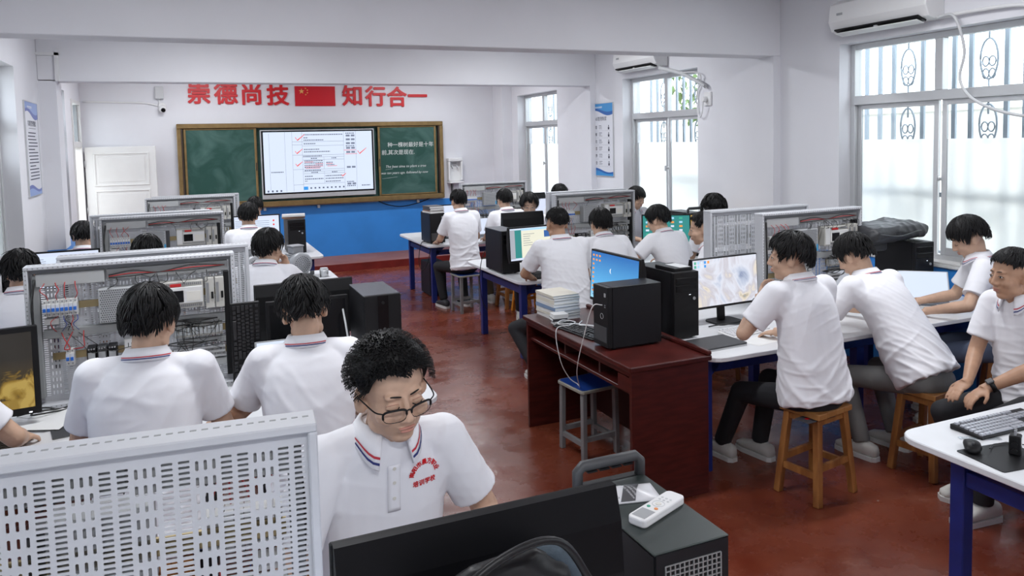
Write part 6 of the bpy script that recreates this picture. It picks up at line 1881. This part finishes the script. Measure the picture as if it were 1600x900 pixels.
z_ = stack('of the big pile on the dark red desk', 2.31, 4.645, 0.79, 8, 0.06, ['book_white', 'book_cream', 'book_white', 'book_blue', 'book_white', 'book_cream', 'book_white', 'book_cream'], 'books piled on the dark red desk', 0.20, 0.26, 0.0225, 6)
stack('of the small stack in front of the big pile', 2.215, 4.44, 0.79, 3, 1.45, ['book_white', 'book_dark', 'book_white'], 'booklets before the big pile', 0.09, 0.10, 0.026, 8)

# ---- bench E
tower('black tower topped with dark books on the right bench nearest the board', (2.82, 9.16, T), 0, w=0.19, d=0.40, h=0.38, style=2)
stack('of the dark stack on the tower nearest the board', 2.82, 9.12, T + 0.38, 4, 0.1, ['book_white', 'book_brown', 'book_dark', 'book_dark'], 'books on the tower nearest the board', 0.19, 0.25, 0.022, 9)
monitor('pale screen left of the student on the grey stool', (3.07, 9.45, T), 0.0, w=0.48, h=0.32, base=0.12, screen='scr_pale')
laptop('open laptop in front of the student seated before the farthest wired panel', (3.50, 9.25, T), 0, 0.33, 0.23, 1.75, 'scr_pale')
monitor('pale screen right of the farthest wired panel', (4.55, 9.35, T), 0.0, w=0.5, h=0.31, base=0.16, screen='scr_pale')
monitor('black monitor with its back to the camera at the right of the farthest panel', (4.45, 9.80, T), PI, w=0.5, h=0.31, base=0.20, screen='scr_pale')
wire_thing('cable', 'black cable drooping off the left edge of the bench nearest the board', [(2.74, 9.10, T + 0.006), (2.655, 9.12, T + 0.008), (2.62, 9.14, 0.55), (2.64, 9.1, 0.42), (2.70, 9.05, 0.50), (2.73, 8.98, 0.70)], 0.005, 'cable_black')
tower('black case standing on the floor under the bench nearest the board', (2.95, 9.62, 0), 0, w=0.22, d=0.42, h=0.44, style=1)

# ---- bench F
tower('black tower beside the cream document screen on the middle right bench', (2.765, 6.74, T), 0, w=0.18, d=0.43, h=0.41, style=1, top='case_grey_top')
monitor('monitor with a cream document on the middle right bench', (2.94, 6.42, T), 0.10, w=0.52, h=0.33, base=0.125, screen='scr_white', content='document')
keyboard('black keyboard under the cream document screen', (3.02, 6.24, T), (0, 0, 0.1))
monitor('black monitor seen from behind in front of the spectacled student facing the camera', (3.24, 7.32, T), PI, w=0.48, h=0.32, base=0.18, screen='scr_pale')
monitor('teal screen full of icons on the middle right bench', (4.52, 6.55, T), -0.5, w=0.50, h=0.31, base=0.15, screen='scr_teal', content='icons')
monitor('black monitor with a brown window at the right end of the middle bench', (4.98, 6.60, T), -0.1, w=0.46, h=0.30, base=0.14, screen='scr_gold')
tower('black tower with carry handle at the right end of the middle bench', (5.12, 7.05, T), 0, w=0.19, d=0.40, h=0.42, style=3)
gb = thing('gift_bag', 'pale lilac paper gift bag on the bench by the middle pilaster', 'bag', (4.65, 9.08, T), 0.2)
mat('lilac', (0.60, 0.52, 0.62), 0.6)
MB().box((0, 0, 0.26), (0.20, 0.09, 0.52), None, 0.94).build('bag_body', 'lilac', gb)
for s in (-1, 1): MB().tube(smooth_pts([(-0.05, s * 0.04, 0.52), (-0.045, s * 0.03, 0.59), (0.045, s * 0.03, 0.59), (0.05, s * 0.04, 0.52)]), 0.004, 6).build('bag_handle', 'lilac', gb)

# ---- dark red desk
monitor('monitor with a blue night sky and moon on the dark red desk', (2.53, 4.23, 0.79), -PI / 2 + 0.03, w=0.58, h=0.345, base=0.12, screen='scr_bluesky', content='moon', bez=0.012)
tower('black office tower on the near end of the dark red desk', (2.345, 3.80, 0.79), -PI / 2, w=0.17, d=0.36, h=0.365, style=2)
keyboard('black keyboard on the dark red desk', (2.235, 4.17, 0.79), (0, 0, -PI / 2 + 0.12), w=0.43)
wire_thing('cable', 'white charging cable from the office tower hanging to the blue stool', [(2.155, 3.76, 1.05), (2.10, 3.78, 1.04), (2.085, 3.86, 0.85), (2.10, 3.98, 0.62), (2.19, 4.12, 0.46), (2.21, 4.18, 0.456), (2.16, 4.20, 0.50), (2.10, 4.20, 0.62), (2.085, 4.22, 0.81), (2.18, 4.22, 0.83), (2.26, 4.30, 0.825), (2.20, 4.36, 0.83), (2.14, 4.30, 0.825), (2.22, 4.24, 0.83), (2.33, 4.16, 0.822)], 0.0032, 'cable_white', n=8)
wire_thing('cable', 'white cable lying over the keyboard on the dark red desk', [(2.36, 4.40, 0.797), (2.30, 4.28, 0.83), (2.24, 4.20, 0.83), (2.30, 4.12, 0.83), (2.36, 4.06, 0.797)], 0.0032, 'cable_white')
stool('metal', (2.305, 4.215, 0), 0.10, 'grey metal stool with a blue top before the dark red desk', 'grey metal stools')

# ---- bench G
tower('tall black tower at the left end of the right bench behind the red desk', (2.80, 4.06, T), 0, w=0.185, d=0.43, h=0.42, style=1)
ac_ = thing('optical_drive', 'small black drive with a grey lid lying on the tall black tower', 'drive', (2.80, 3.98, T + 0.42), 0.05)
MB().b2((-0.07, -0.10, 0), (0.07, 0.10, 0.022)).build('drive_body', 'black_plastic', ac_, bevel=0.003); MB().b2((-0.02, -0.09, 0.022), (0.06, 0.06, 0.0235)).build('lid', 'light_grey', ac_)
monitor('monitor with a pastel picture beside the student holding his chin', (3.29, 4.10, T), 0.05, w=0.565, h=0.335, base=0.11, screen='scr_pastel', content='desktop_row', bez=0.008)
keyboard('white keyboard beside the student holding his chin', (3.22, 3.80, T), (0, 0, 0.12), body='white_plastic', keys='key_white', w=0.36, d=0.13)
lp = thing('laptop', 'closed dark laptop on the left end of the right bench', 'laptop', (2.86, 3.66, T), 0.05)
MB().prism(rrect(0.33, 0.22, 0.012, 3), 0, 0.011).build('base', 'light_grey', lp); MB().prism(rrect(0.33, 0.22, 0.012, 3), 0.0115, 0.021).build('lid', 'dark_grey', lp, bevel=0.002)
def mouse(label, loc, rz, m='black_plastic'):
    t = thing('mouse', label, 'mouse', loc, rz)
    mb = MB(); loft(mb, [(Vector((0, y, z)), Vector((w_, 0, 0)), Vector((0, 0, h_))) for y, w_, z, h_ in ((-0.055, 0.012, 0.010, 0.008), (-0.045, 0.026, 0.013, 0.012), (-0.01, 0.031, 0.018, 0.018), (0.03, 0.031, 0.018, 0.018), (0.052, 0.022, 0.013, 0.012), (0.06, 0.008, 0.009, 0.006))], 16, 2.2)
    mb.build('mouse_body', m, t)
    MB().cyl((-0.005, 0.032, 0.034), (0.005, 0.032, 0.034), 0.006, n=10).build('wheel', 'dark_grey', t)
    return t
mouse('black mouse on the right bench by the window', (4.78, 3.58, T), 0.8)
sheet('white sheet of notes by the student holding his chin', (3.16, 3.60, T), 0.2, 0.2, 0.14, 'paper')
tower('black tower with open side panel under the black padded bag', (5.10, 4.20, T), -0.1, w=0.18, d=0.40, h=0.42, style=1)
bb = thing('padded_bag', 'black padded bag lying on the tower by the nearest window', 'bag', (4.93, 4.22, T + 0.42), 0.05)
bm_ = MB()
loft(bm_, [(Vector((x, 0, 0.075 + dz)), Vector((0, ry, 0)), Vector((0, 0, rz_))) for x, ry, rz_, dz in ((-0.33, 0.12, 0.045, -0.005), (-0.30, 0.17, 0.065, -0.005), (-0.1, 0.19, 0.075, 0.0), (0.15, 0.19, 0.07, 0.01), (0.26, 0.17, 0.055, 0.0), (0.29, 0.13, 0.035, -0.01))], 24, 3.0)
me = remesh(bm_, 0.012, 3); wrinkle(me, 21, 0.007, T); obj('bag_body', me, mat('nylon', (0.030, 0.031, 0.035), 0.5, bump=0.2, bscale=14), bb)
MB().tube(smooth_pts([(-0.28, -0.17, 0.08), (-0.1, -0.2, 0.06), (0.1, -0.195, 0.085), (0.27, -0.15, 0.08)]), 0.006, 6).build('zip', 'dark_grey', bb)
MB().b2((-0.33, -0.1, -0.06), (-0.1, 0.1, 0.01)).build('side_pocket', 'nylon', bb, bevel=0.02, seg=2)
laptop('grey laptop with a pale screen behind the leaning student', (4.45, 4.02, T), -0.4, 0.34, 0.235, 1.9, 'scr_grey')
laptop('silver laptop with a white screen beside the student in profile', (4.86, 3.80, T), -0.75, 0.34, 0.235, 2.15, 'scr_white', shell='light_grey')
sheet('white printed paper beside the student in profile near the window', (5.17, 3.66, T), -0.3, 0.22, 0.28, 'paper', lines=14)
sk_ = thing('power_strip', 'white power strip on the bench under the nearest window', 'power strip', (5.22, 3.88, T), 0.4)
MB().b2((-0.07, -0.03, 0), (0.07, 0.03, 0.035)).build('strip_body', 'white_plastic', sk_, bevel=0.004)

# ---- bench H (right corner)
keyboard('black and silver keyboard on the bench in the right corner', (3.12, 2.08, T), (0, 0, -0.02), body='black_plastic', keys='key_silver', singles=True)
mouse('black mouse on the pad in the right corner', (2.78, 1.97, T + 0.003), 2.3)
mp = MB().prism(rrect(0.26, 0.21, 0.01, 3), 0, 0.003).build('mouse_pad', 'black_plastic', None, loc=(2.83, 1.87, T)); mp.rotation_euler = (0, 0, -0.12)
tag(mp, 'black mouse pad on the bench in the right corner', 'mouse pad')
ap = thing('power_adapter', 'black plug adapter standing on the mouse pad', 'adapter', (2.885, 1.87, T + 0.003), 0.5)
MB().b2((-0.024, -0.02, 0), (0.024, 0.02, 0.075)).build('adapter_body', 'black_plastic', ap, bevel=0.004); MB().b2((-0.014, -0.0208, 0.038), (0.016, -0.02, 0.068)).build('sticker', 'paper', ap)
for s in (-1, 1): MB().b2((s * 0.010 - 0.003, -0.004, 0.075), (s * 0.010 + 0.003, 0.004, 0.095)).build('pin', 'steel', ap)
for z in (0.02, 0.045): MB().cyl((-0.024, 0, z), (-0.036, 0, z), 0.010, n=8).build('knob', 'black_plastic', ap)
for i, (lb, pts) in enumerate((('black cable tangled behind the tall black tower', [(2.66, 4.28, T + 0.12), (2.68, 4.33, T + 0.05), (2.78, 4.36, T + 0.008), (2.95, 4.32, T + 0.03), (3.10, 4.28, T + 0.008)]),
                             ('black cable coiled under the pastel screen', [(3.10, 4.02, T + 0.005), (3.18, 3.98, T + 0.02), (3.34, 3.99, T + 0.005), (3.46, 4.02, T + 0.03), (3.52, 4.08, T + 0.005)]),
                             ('black cable hanging down beside the cream document screen tower', [(2.70, 6.98, T + 0.2), (2.655, 7.0, T + 0.1), (2.63, 7.02, T - 0.1), (2.66, 7.04, 0.42), (2.72, 7.06, 0.30)]))):
    wire_thing('cable', lb, pts, 0.0045, 'cable_black')
gcam = thing('webcam', 'small black webcam on a clip standing behind the white keyboard', 'webcam', (3.44, 3.92, T))
MB().b2((-0.03, -0.02, 0), (0.03, 0.02, 0.02)).build('clip', 'black_plastic', gcam, bevel=0.003); MB().cyl((-0.035, 0, 0.045), (0.035, 0, 0.045), 0.02, n=14).build('body', 'black_plastic', gcam); MB().cyl((0, -0.02, 0.045), (0, -0.024, 0.045), 0.01, n=12).build('lens', 'black_gloss', gcam)
wire_thing('cable', 'thin black mouse cable curving over the pad', [(2.825, 1.93, T + 0.012), (2.90, 1.955, T + 0.008), (3.0, 1.90, T + 0.006), (3.15, 1.80, T + 0.004), (3.3, 1.7, T + 0.004)], 0.0022, 'cable_black')
rl = MB().b2((-0.08, -0.012, 0), (0.08, 0.012, 0.004)).build('ruler', 'clear_plastic', None, loc=(2.91, 2.03, T)); rl.rotation_euler = (0, 0, -0.5)
tag(rl, 'small clear ruler in front of the silver keyed keyboard', 'ruler')

pbm = MB()
_R = random.Random(31)
for k in range(9): ball(pbm, (_R.uniform(-0.05, 0.05), _R.uniform(-0.12, 0.12), 0.05 + 0.035 * k * 0.9), (0.05, 0.08, 0.06))
me = remesh(pbm, 0.012, 1); wrinkle(me, 77, 0.016, 1.0)
pbo = obj('plastic_bag', me, mat('plastic_film', (0.62, 0.63, 0.64), 0.25, bump=0.4, bscale=14), None, (2.71, 3.78, 0.012))
tag(pbo, 'crumpled clear plastic bag on the floor beside the dark red desk', 'plastic bag')
# ------------------------------------------------------------------ the students
def seat_for(P, rz, desc, kind='wood', group='wooden stools', dz=0):
    return stool(kind, (P['base'].x, P['base'].y, 0), rz, desc, group)
MESSY = dict(len=0.07, grow=0.024, mess=1.8)
NEAT = dict(len=0.06, grow=0.019, mess=0.8)
CROP = dict(len=0.022, grow=0.010, mess=0.5, side=1.45, back=2.1, front=0.92, wid=0.003)
BRUSH = dict(front=1.03, peak=0.10, grow=0.021, len=0.013, up=1.0, n=3200, wid=0.0017, back=2.3, side=1.60, lump=0.02, mess=0.1, rag=0.3)

# P8, foreground, glasses, looking down
p8 = person('student with black rimmed glasses and red chest emblem, looking down at the foreground monitor', (0.475, 1.96, 1.345), PI + 0.10, lean=0.16, hp=0.20, hy=0.06, hr=0.09, hw=1.09, seat=0.50, armR=dict(w=(0.20, 0.36, 0.80), pole=(0.8, -0.8, -0.3)), armL=dict(w=(-0.22, 0.30, 0.80), pole=(-0.7, -0.5, -0.6)),
            hair=BRUSH, seed=8, vs=0.0042, face='down', wide=1.0, hs=1.05)
glasses(p8)
seat_for(p8, 0, 'wooden stool under the student with glasses and red emblem').scale = (1, 1, 0.50 / 0.46)
# placket, buttons and red emblem laid on the shirt
def on_shirt(P, x, z):
    me = P['shirt'].data
    if 'bvh' not in P: P['bvh'] = BVHTree.FromPolygons([v.co for v in me.vertices], [tuple(p.vertices) for p in me.polygons])
    h = P['bvh'].ray_cast(Vector((x, 1.5, z)), Vector((0, -1, 0)))
    return (h[0] + h[1] * 0.0022, h[1]) if h[0] is not None else (Vector((x, 0.3, z)), Vector((0, 1, 0)))
zc = p8['c7'].z
pl_ = MB(); V_ = []; F_ = []
for j in range(12):
    z = zc - 0.075 - j * 0.012
    for i in range(4):
        V_.append(on_shirt(p8, -0.018 + i * 0.012, z)[0])
for j in range(11):
    for i in range(3): F_.append((j * 4 + i, j * 4 + i + 1, (j + 1) * 4 + i + 1, (j + 1) * 4 + i))
o_ = pl_.add(V_, F_, True).build('placket', 'shirt_white', p8['shirt'])
sd = o_.modifiers.new('s', 'SOLIDIFY'); sd.thickness = 0.002; sd.offset = 1
for dz in (0.085, 0.125, 0.17):
    q, nn_ = on_shirt(p8, 0.0, zc - dz); MB().cyl(q + nn_ * 0.001, q + nn_ * 0.0035, 0.005, n=12).build('button', 'cream_plastic', p8['shirt'])
def shirt_text(P, ch, x, z, s, a):
    me = bold_text(ch, s, 0.0, 0.0006); c, sn = math.cos(a), math.sin(a)
    for v in me.vertices:
        X_, Z_ = v.co.x * c - v.co.y * sn, v.co.x * sn + v.co.y * c
        v.co = on_shirt(P, x - X_, z + Z_)[0]
    obj('emblem_character', me, 'red_letter', P['shirt'])
EX, EZ = -0.092, zc - 0.128
for i, chx in enumerate('南阳市晨方职业'):
    a = math.radians(165 - i * 25)
    shirt_text(p8, chx, EX - 0.040 * math.cos(a), EZ + 0.034 * math.sin(a), 0.0165, a - PI / 2)
for i, chx in enumerate('培训学校'):
    shirt_text(p8, chx, EX - (-0.028 + i * 0.0185), EZ - 0.022, 0.0175, 0.0)

# left side, backs to the camera
P = person('student with combed black hair seen from behind before the large wired panel', (-0.16, 3.30, 1.318), -0.12, lean=0.22, hp=0.25, hy=-0.25, armR=dict(w=(0.20, 0.42, 0.80)), armL=dict(w=(-0.18, 0.42, 0.80)), hair=dict(NEAT, len=0.07, grow=0.02), seed=6, vs=0.006, wide=1.06, hs=1.08)
seat_for(P, 0, 'wooden stool under the student with combed hair')
P = person('student with tousled hair seen from behind, left hand at his cheek', (0.433, 3.30, 1.295), -0.10, lean=0.28, hp=0.42, hr=-0.12, armL=dict(w=(-0.10, 0.30, 1.03), pole=(-0.7, 0.2, -0.9), d=(0.15, -0.1, 1), n=(0.6, -0.5, 0.2), curl=0.6), armR=dict(w=(0.20, 0.42, 0.80)), hair=MESSY, seed=7, vs=0.006, wide=1.0, hs=1.06)
seat_for(P, 0, 'wooden stool under the student with tousled hair')
P = person('student at the left edge, only his forearm in view on the bench', (-1.02, 3.52, 1.28), 0.0, lean=0.25, armR=dict(w=(0.33, 0.42, 0.80), pole=(0.6, -0.9, -0.3)), seed=9, vs=0.009)
seat_for(P, 0, 'wooden stool under the student at the left edge whose forearm shows')
P = person('student at the left edge seen from behind, beyond the golden rock monitor', (-1.036, 5.85, 1.206), 0.05, lean=0.25, hp=0.2, hair=MESSY, seed=10, vs=0.009, hs=1.08)
seat_for(P, 0, 'wooden stool under the student beyond the golden rock monitor')
P = person('student whose hair top shows between two wired panels on the left', (-0.287, 6.0, 1.245), 0.0, lean=0.25, hp=0.3, hair=NEAT, seed=11, vs=0.010)
seat_for(P, 0, 'wooden stool under the student between two wired panels')
P = person('student resting his chin on his right hand before the motors', (0.542, 5.95, 1.236), -0.35, lean=0.28, hp=0.12, hy=-0.35, armR=dict(w=(0.12, 0.34, 1.06), pole=(0.7, 0.3, -0.9), d=(-0.2, -0.15, 1), n=(-0.4, -0.7, 0.1), curl=0.7), hair=dict(MESSY, mess=1.2), seed=12, vs=0.008, hs=1.06)
seat_for(P, 0, 'wooden stool under the student resting his chin before the motors')
P = person('student near the doorway seen from behind, left of the wired panels', (-0.948, 8.35, 1.171), 0.0, lean=0.3, hp=0.3, hair=NEAT, seed=13, vs=0.010, hs=1.08)
seat_for(P, 0, 'wooden stool under the student near the doorway')
P = person('student seen from behind at the white table screen with red buttons', (0.57, 8.35, 1.275), -0.05, lean=0.2, hp=0.15, hair=NEAT, seed=14, vs=0.010, hs=1.06)
seat_for(P, 0, 'wooden stool under the student at the white table screen')
P = person('student beyond the bench nearest the doorway, only his hair in view', (0.80, 10.45, 1.20), PI, lean=0.25, hp=0.5, hair=NEAT, seed=15, vs=0.011)
seat_for(P, 0, 'wooden stool on the far side of the bench nearest the doorway')

# right side, far bench
P = person('student on the grey metal stool nearest the board, seen from behind', (2.966, 8.58, 1.300), 0.12, lean=0.14, hp=0.15, armL=dict(w=(-0.16, 0.42, 0.80)), hair=NEAT, seed=16, vs=0.010, trousers='trousers_black', shoes='shoe_dark', feet={1: (0.12, 0.30, 0), -1: (-0.14, 0.34, 0)}, hs=1.0)
seat_for(P, 0.1, 'grey metal stool under the student nearest the board', 'metal', 'grey metal stools')
P = person('student seen from behind before the farthest wired panel', (3.563, 8.58, 1.280), 0.05, lean=0.18, hp=0.2, hair=NEAT, seed=17, vs=0.010, trousers='trousers_olive', hs=1.0)
seat_for(P, 0.1, 'wooden stool under the student before the farthest wired panel')
P = person('student at the far bench, only his hair showing above the middle wired panel', (4.338, 8.62, 1.296), 0.0, lean=0.2, hp=0.2, hair=NEAT, seed=18, vs=0.011)
seat_for(P, 0.1, 'wooden stool at the far bench behind the middle wired panel')
# middle bench, facing the camera
P = person('student with thin glasses facing the camera over a black monitor', (3.567, 7.85, 1.262), PI - 0.35, lean=0.22, hp=0.22, hair=dict(MESSY, front=0.85), seed=19, vs=0.007, face=True, hs=1.05)
glasses(P, 'alu_dark', False)
put(ORANGE, (P['base'].x, P['base'].y, 0), 0.1, 'orange wooden stool under the student with thin glasses')
P = person('student with a fringe facing the camera beside the middle window', (5.03, 7.90, 1.270), PI + 0.15, lean=0.12, hp=0.30, hy=0.2, hair=dict(NEAT, front=1.12, len=0.06), seed=20, vs=0.007, face='down', hs=1.03)
seat_for(P, 0.1, 'wooden stool under the student with a fringe')
# middle bench, near side
P = person('student with cropped hair seen from behind at the cream document screen', (2.88, 5.78, 1.285), 0.0, lean=0.18, hp=0.18, hr=0.03, armL=dict(w=(-0.14, 0.44, 0.80), pole=(-0.9, -0.3, -0.5)), hair=CROP, seed=21, vs=0.007, wide=1.1, fat=1.12, skin='skin_tan', feet={1: (0.2, 0.25, 0), -1: (-0.28, 0.05, 0.0)}, hs=1.08)
seat_for(P, 0.1, 'wooden stool under the student with cropped hair')
P = person('student with round black hair seen from behind before the middle wired panel', (3.516, 6.15, 1.211), -0.12, lean=0.42, hp=0.2, hair=dict(NEAT, grow=0.021), seed=22, vs=0.008, hs=1.06)
seat_for(P, 0.1, 'wooden stool under the student with round black hair')
P = person('student turned left towards the teal icon screen', (4.111, 6.10, 1.214), 0.15, lean=0.38, hp=0.3, hy=0.45, armL=dict(w=(-0.22, 0.40, 0.80), pole=(-0.9, -0.2, -0.4)), hair=NEAT, seed=23, vs=0.008, hs=1.05)
seat_for(P, 0.1, 'wooden stool under the student at the teal icon screen')
P = person('student in profile looking left beside the pastel screen', (3.987, 5.25, 1.222), 0.75, lean=0.2, hp=0.15, hy=0.25, hair=CROP, seed=24, vs=0.008, face=True, skin='skin', hs=1.1)
seat_for(P, 0.75, 'wooden stool under the student in profile beside the pastel screen')
P = person('student with thick dark hair seen from behind at the right end of the middle bench', (4.711, 6.02, 1.278), -0.2, lean=0.2, hp=0.2, hair=dict(MESSY, grow=0.028), seed=25, vs=0.009, hs=1.12)
seat_for(P, 0.1, 'wooden stool under the student with thick dark hair')

# near right bench
P = person('student with a wrist watch holding his chin, before the pastel screen', (3.122, 3.32, 1.305), 0.10, lean=0.16, hp=0.05, hy=0.75, armL=dict(w=(-0.16, 0.26, 1.06), pole=(-0.8, 0.1, -0.9), d=(0.45, 0.15, 0.9), n=(0.6, -0.7, 0.0), curl=0.75), armR=dict(w=(0.16, 0.40, 0.80)), hair=dict(NEAT, len=0.06, mess=1.2), seed=26, vs=0.006, wide=1.1, fat=1.1, face=True, hem=-0.025, feet={1: (0.10, 0.50, 0), -1: (-0.10, 0.62, 0.0)}, hs=1.08)
P['wn'] = (-0.6, -0.8, 0.1); watch(P, -1)
seat_for(P, 0.18, 'wooden stool with a glossy booklet on it, nearest the dark red desk')
bk = thing('booklet', 'dark glossy booklet lying on the wooden stool', 'booklet', (P['base'].x - 0.10, P['base'].y - 0.085, 0.4605), 0.1)
P20 = P
MB().b2((-0.09, -0.04, 0), (0.13, 0.05, 0.003)).build('cover', 'book_dark', bk)
MB().b2((0.04, -0.035, 0.003), (0.045, 0.045, 0.0034)).build('white_line', 'paper', bk)
MB().b2((-0.05, 0.0, 0.003), (-0.02, 0.02, 0.0034)).build('red_print', 'red_letter', bk)
P = person('student in grey trousers leaning far forward over the bench', (3.90, 3.58, 1.215), 0.12, lean=0.62, hp=0.55, hy=0.2, armL=dict(w=(-0.26, 0.72, 0.80), pole=(-0.6, -0.4, -0.7)), armR=dict(w=(0.22, 0.78, 0.80)), hair=NEAT, seed=27, vs=0.006, wide=1.1, fat=1.1, trousers='trousers_grey', hem=-0.005, feet={1: (0.14, 0.30, 0), -1: (-0.16, 0.32, 0)}, hs=1.07, neck=-0.1)
seat_for(P, 0.15, 'wooden stool under the leaning student in grey trousers')
P = person('student in jeans in profile, bent over papers by the nearest window', (4.857, 3.50, 1.271), 0.72, lean=0.24, hp=0.5, hy=0.2, armL=dict(w=(-0.22, 0.46, 0.80), pole=(-0.8, -0.4, -0.5)), armR=dict(w=(0.10, 0.50, 0.80)), hair=dict(NEAT, front=1.1, grow=0.021), seed=28, vs=0.006, face='down', trousers='jeans', hs=1.08)
seat_for(P, 0.72, 'wooden stool under the student in jeans by the window')
P = person('student with a sports watch at the right edge, looking left with hands on knees', (3.99, 2.63, 1.232), 1.42, lean=0.14, hp=0.08, hy=-0.1, armR=dict(w=(0.06, 0.36, 0.66), pole=(0.8, -0.7, -0.3), curl=0.4, d=(-0.1, 0.8, -0.35)), armL=dict(w=(-0.10, 0.40, 0.68), pole=(-0.8, -0.6, -0.4), curl=0.5, d=(0.1, 0.8, -0.4)), hair=dict(CROP, front=0.98, grow=0.013, side=1.25), seed=29, vs=0.006, face=True, skin='skin_tan', feet={1: (0.10, 0.30, 0), -1: (-0.14, 0.46, 0)}, hs=1.06)
P['wn'] = (-0.3, 0.2, 1.0); watch(P, -1)
seat_for(P, 1.4, 'wooden stool under the student with a sports watch')
# fine print that nobody could count stays joined
for o in bpy.data.objects:
    if o.parent is not None and o.type == 'MESH' and o.name.split('.')[0] in ('screen_text', 'print', 'screen_blocks', 'table_lines', 'red_marks', 'desktop_icons', 'silhouettes', 'chalk_writing'):
        o['kind'] = 'stuff'
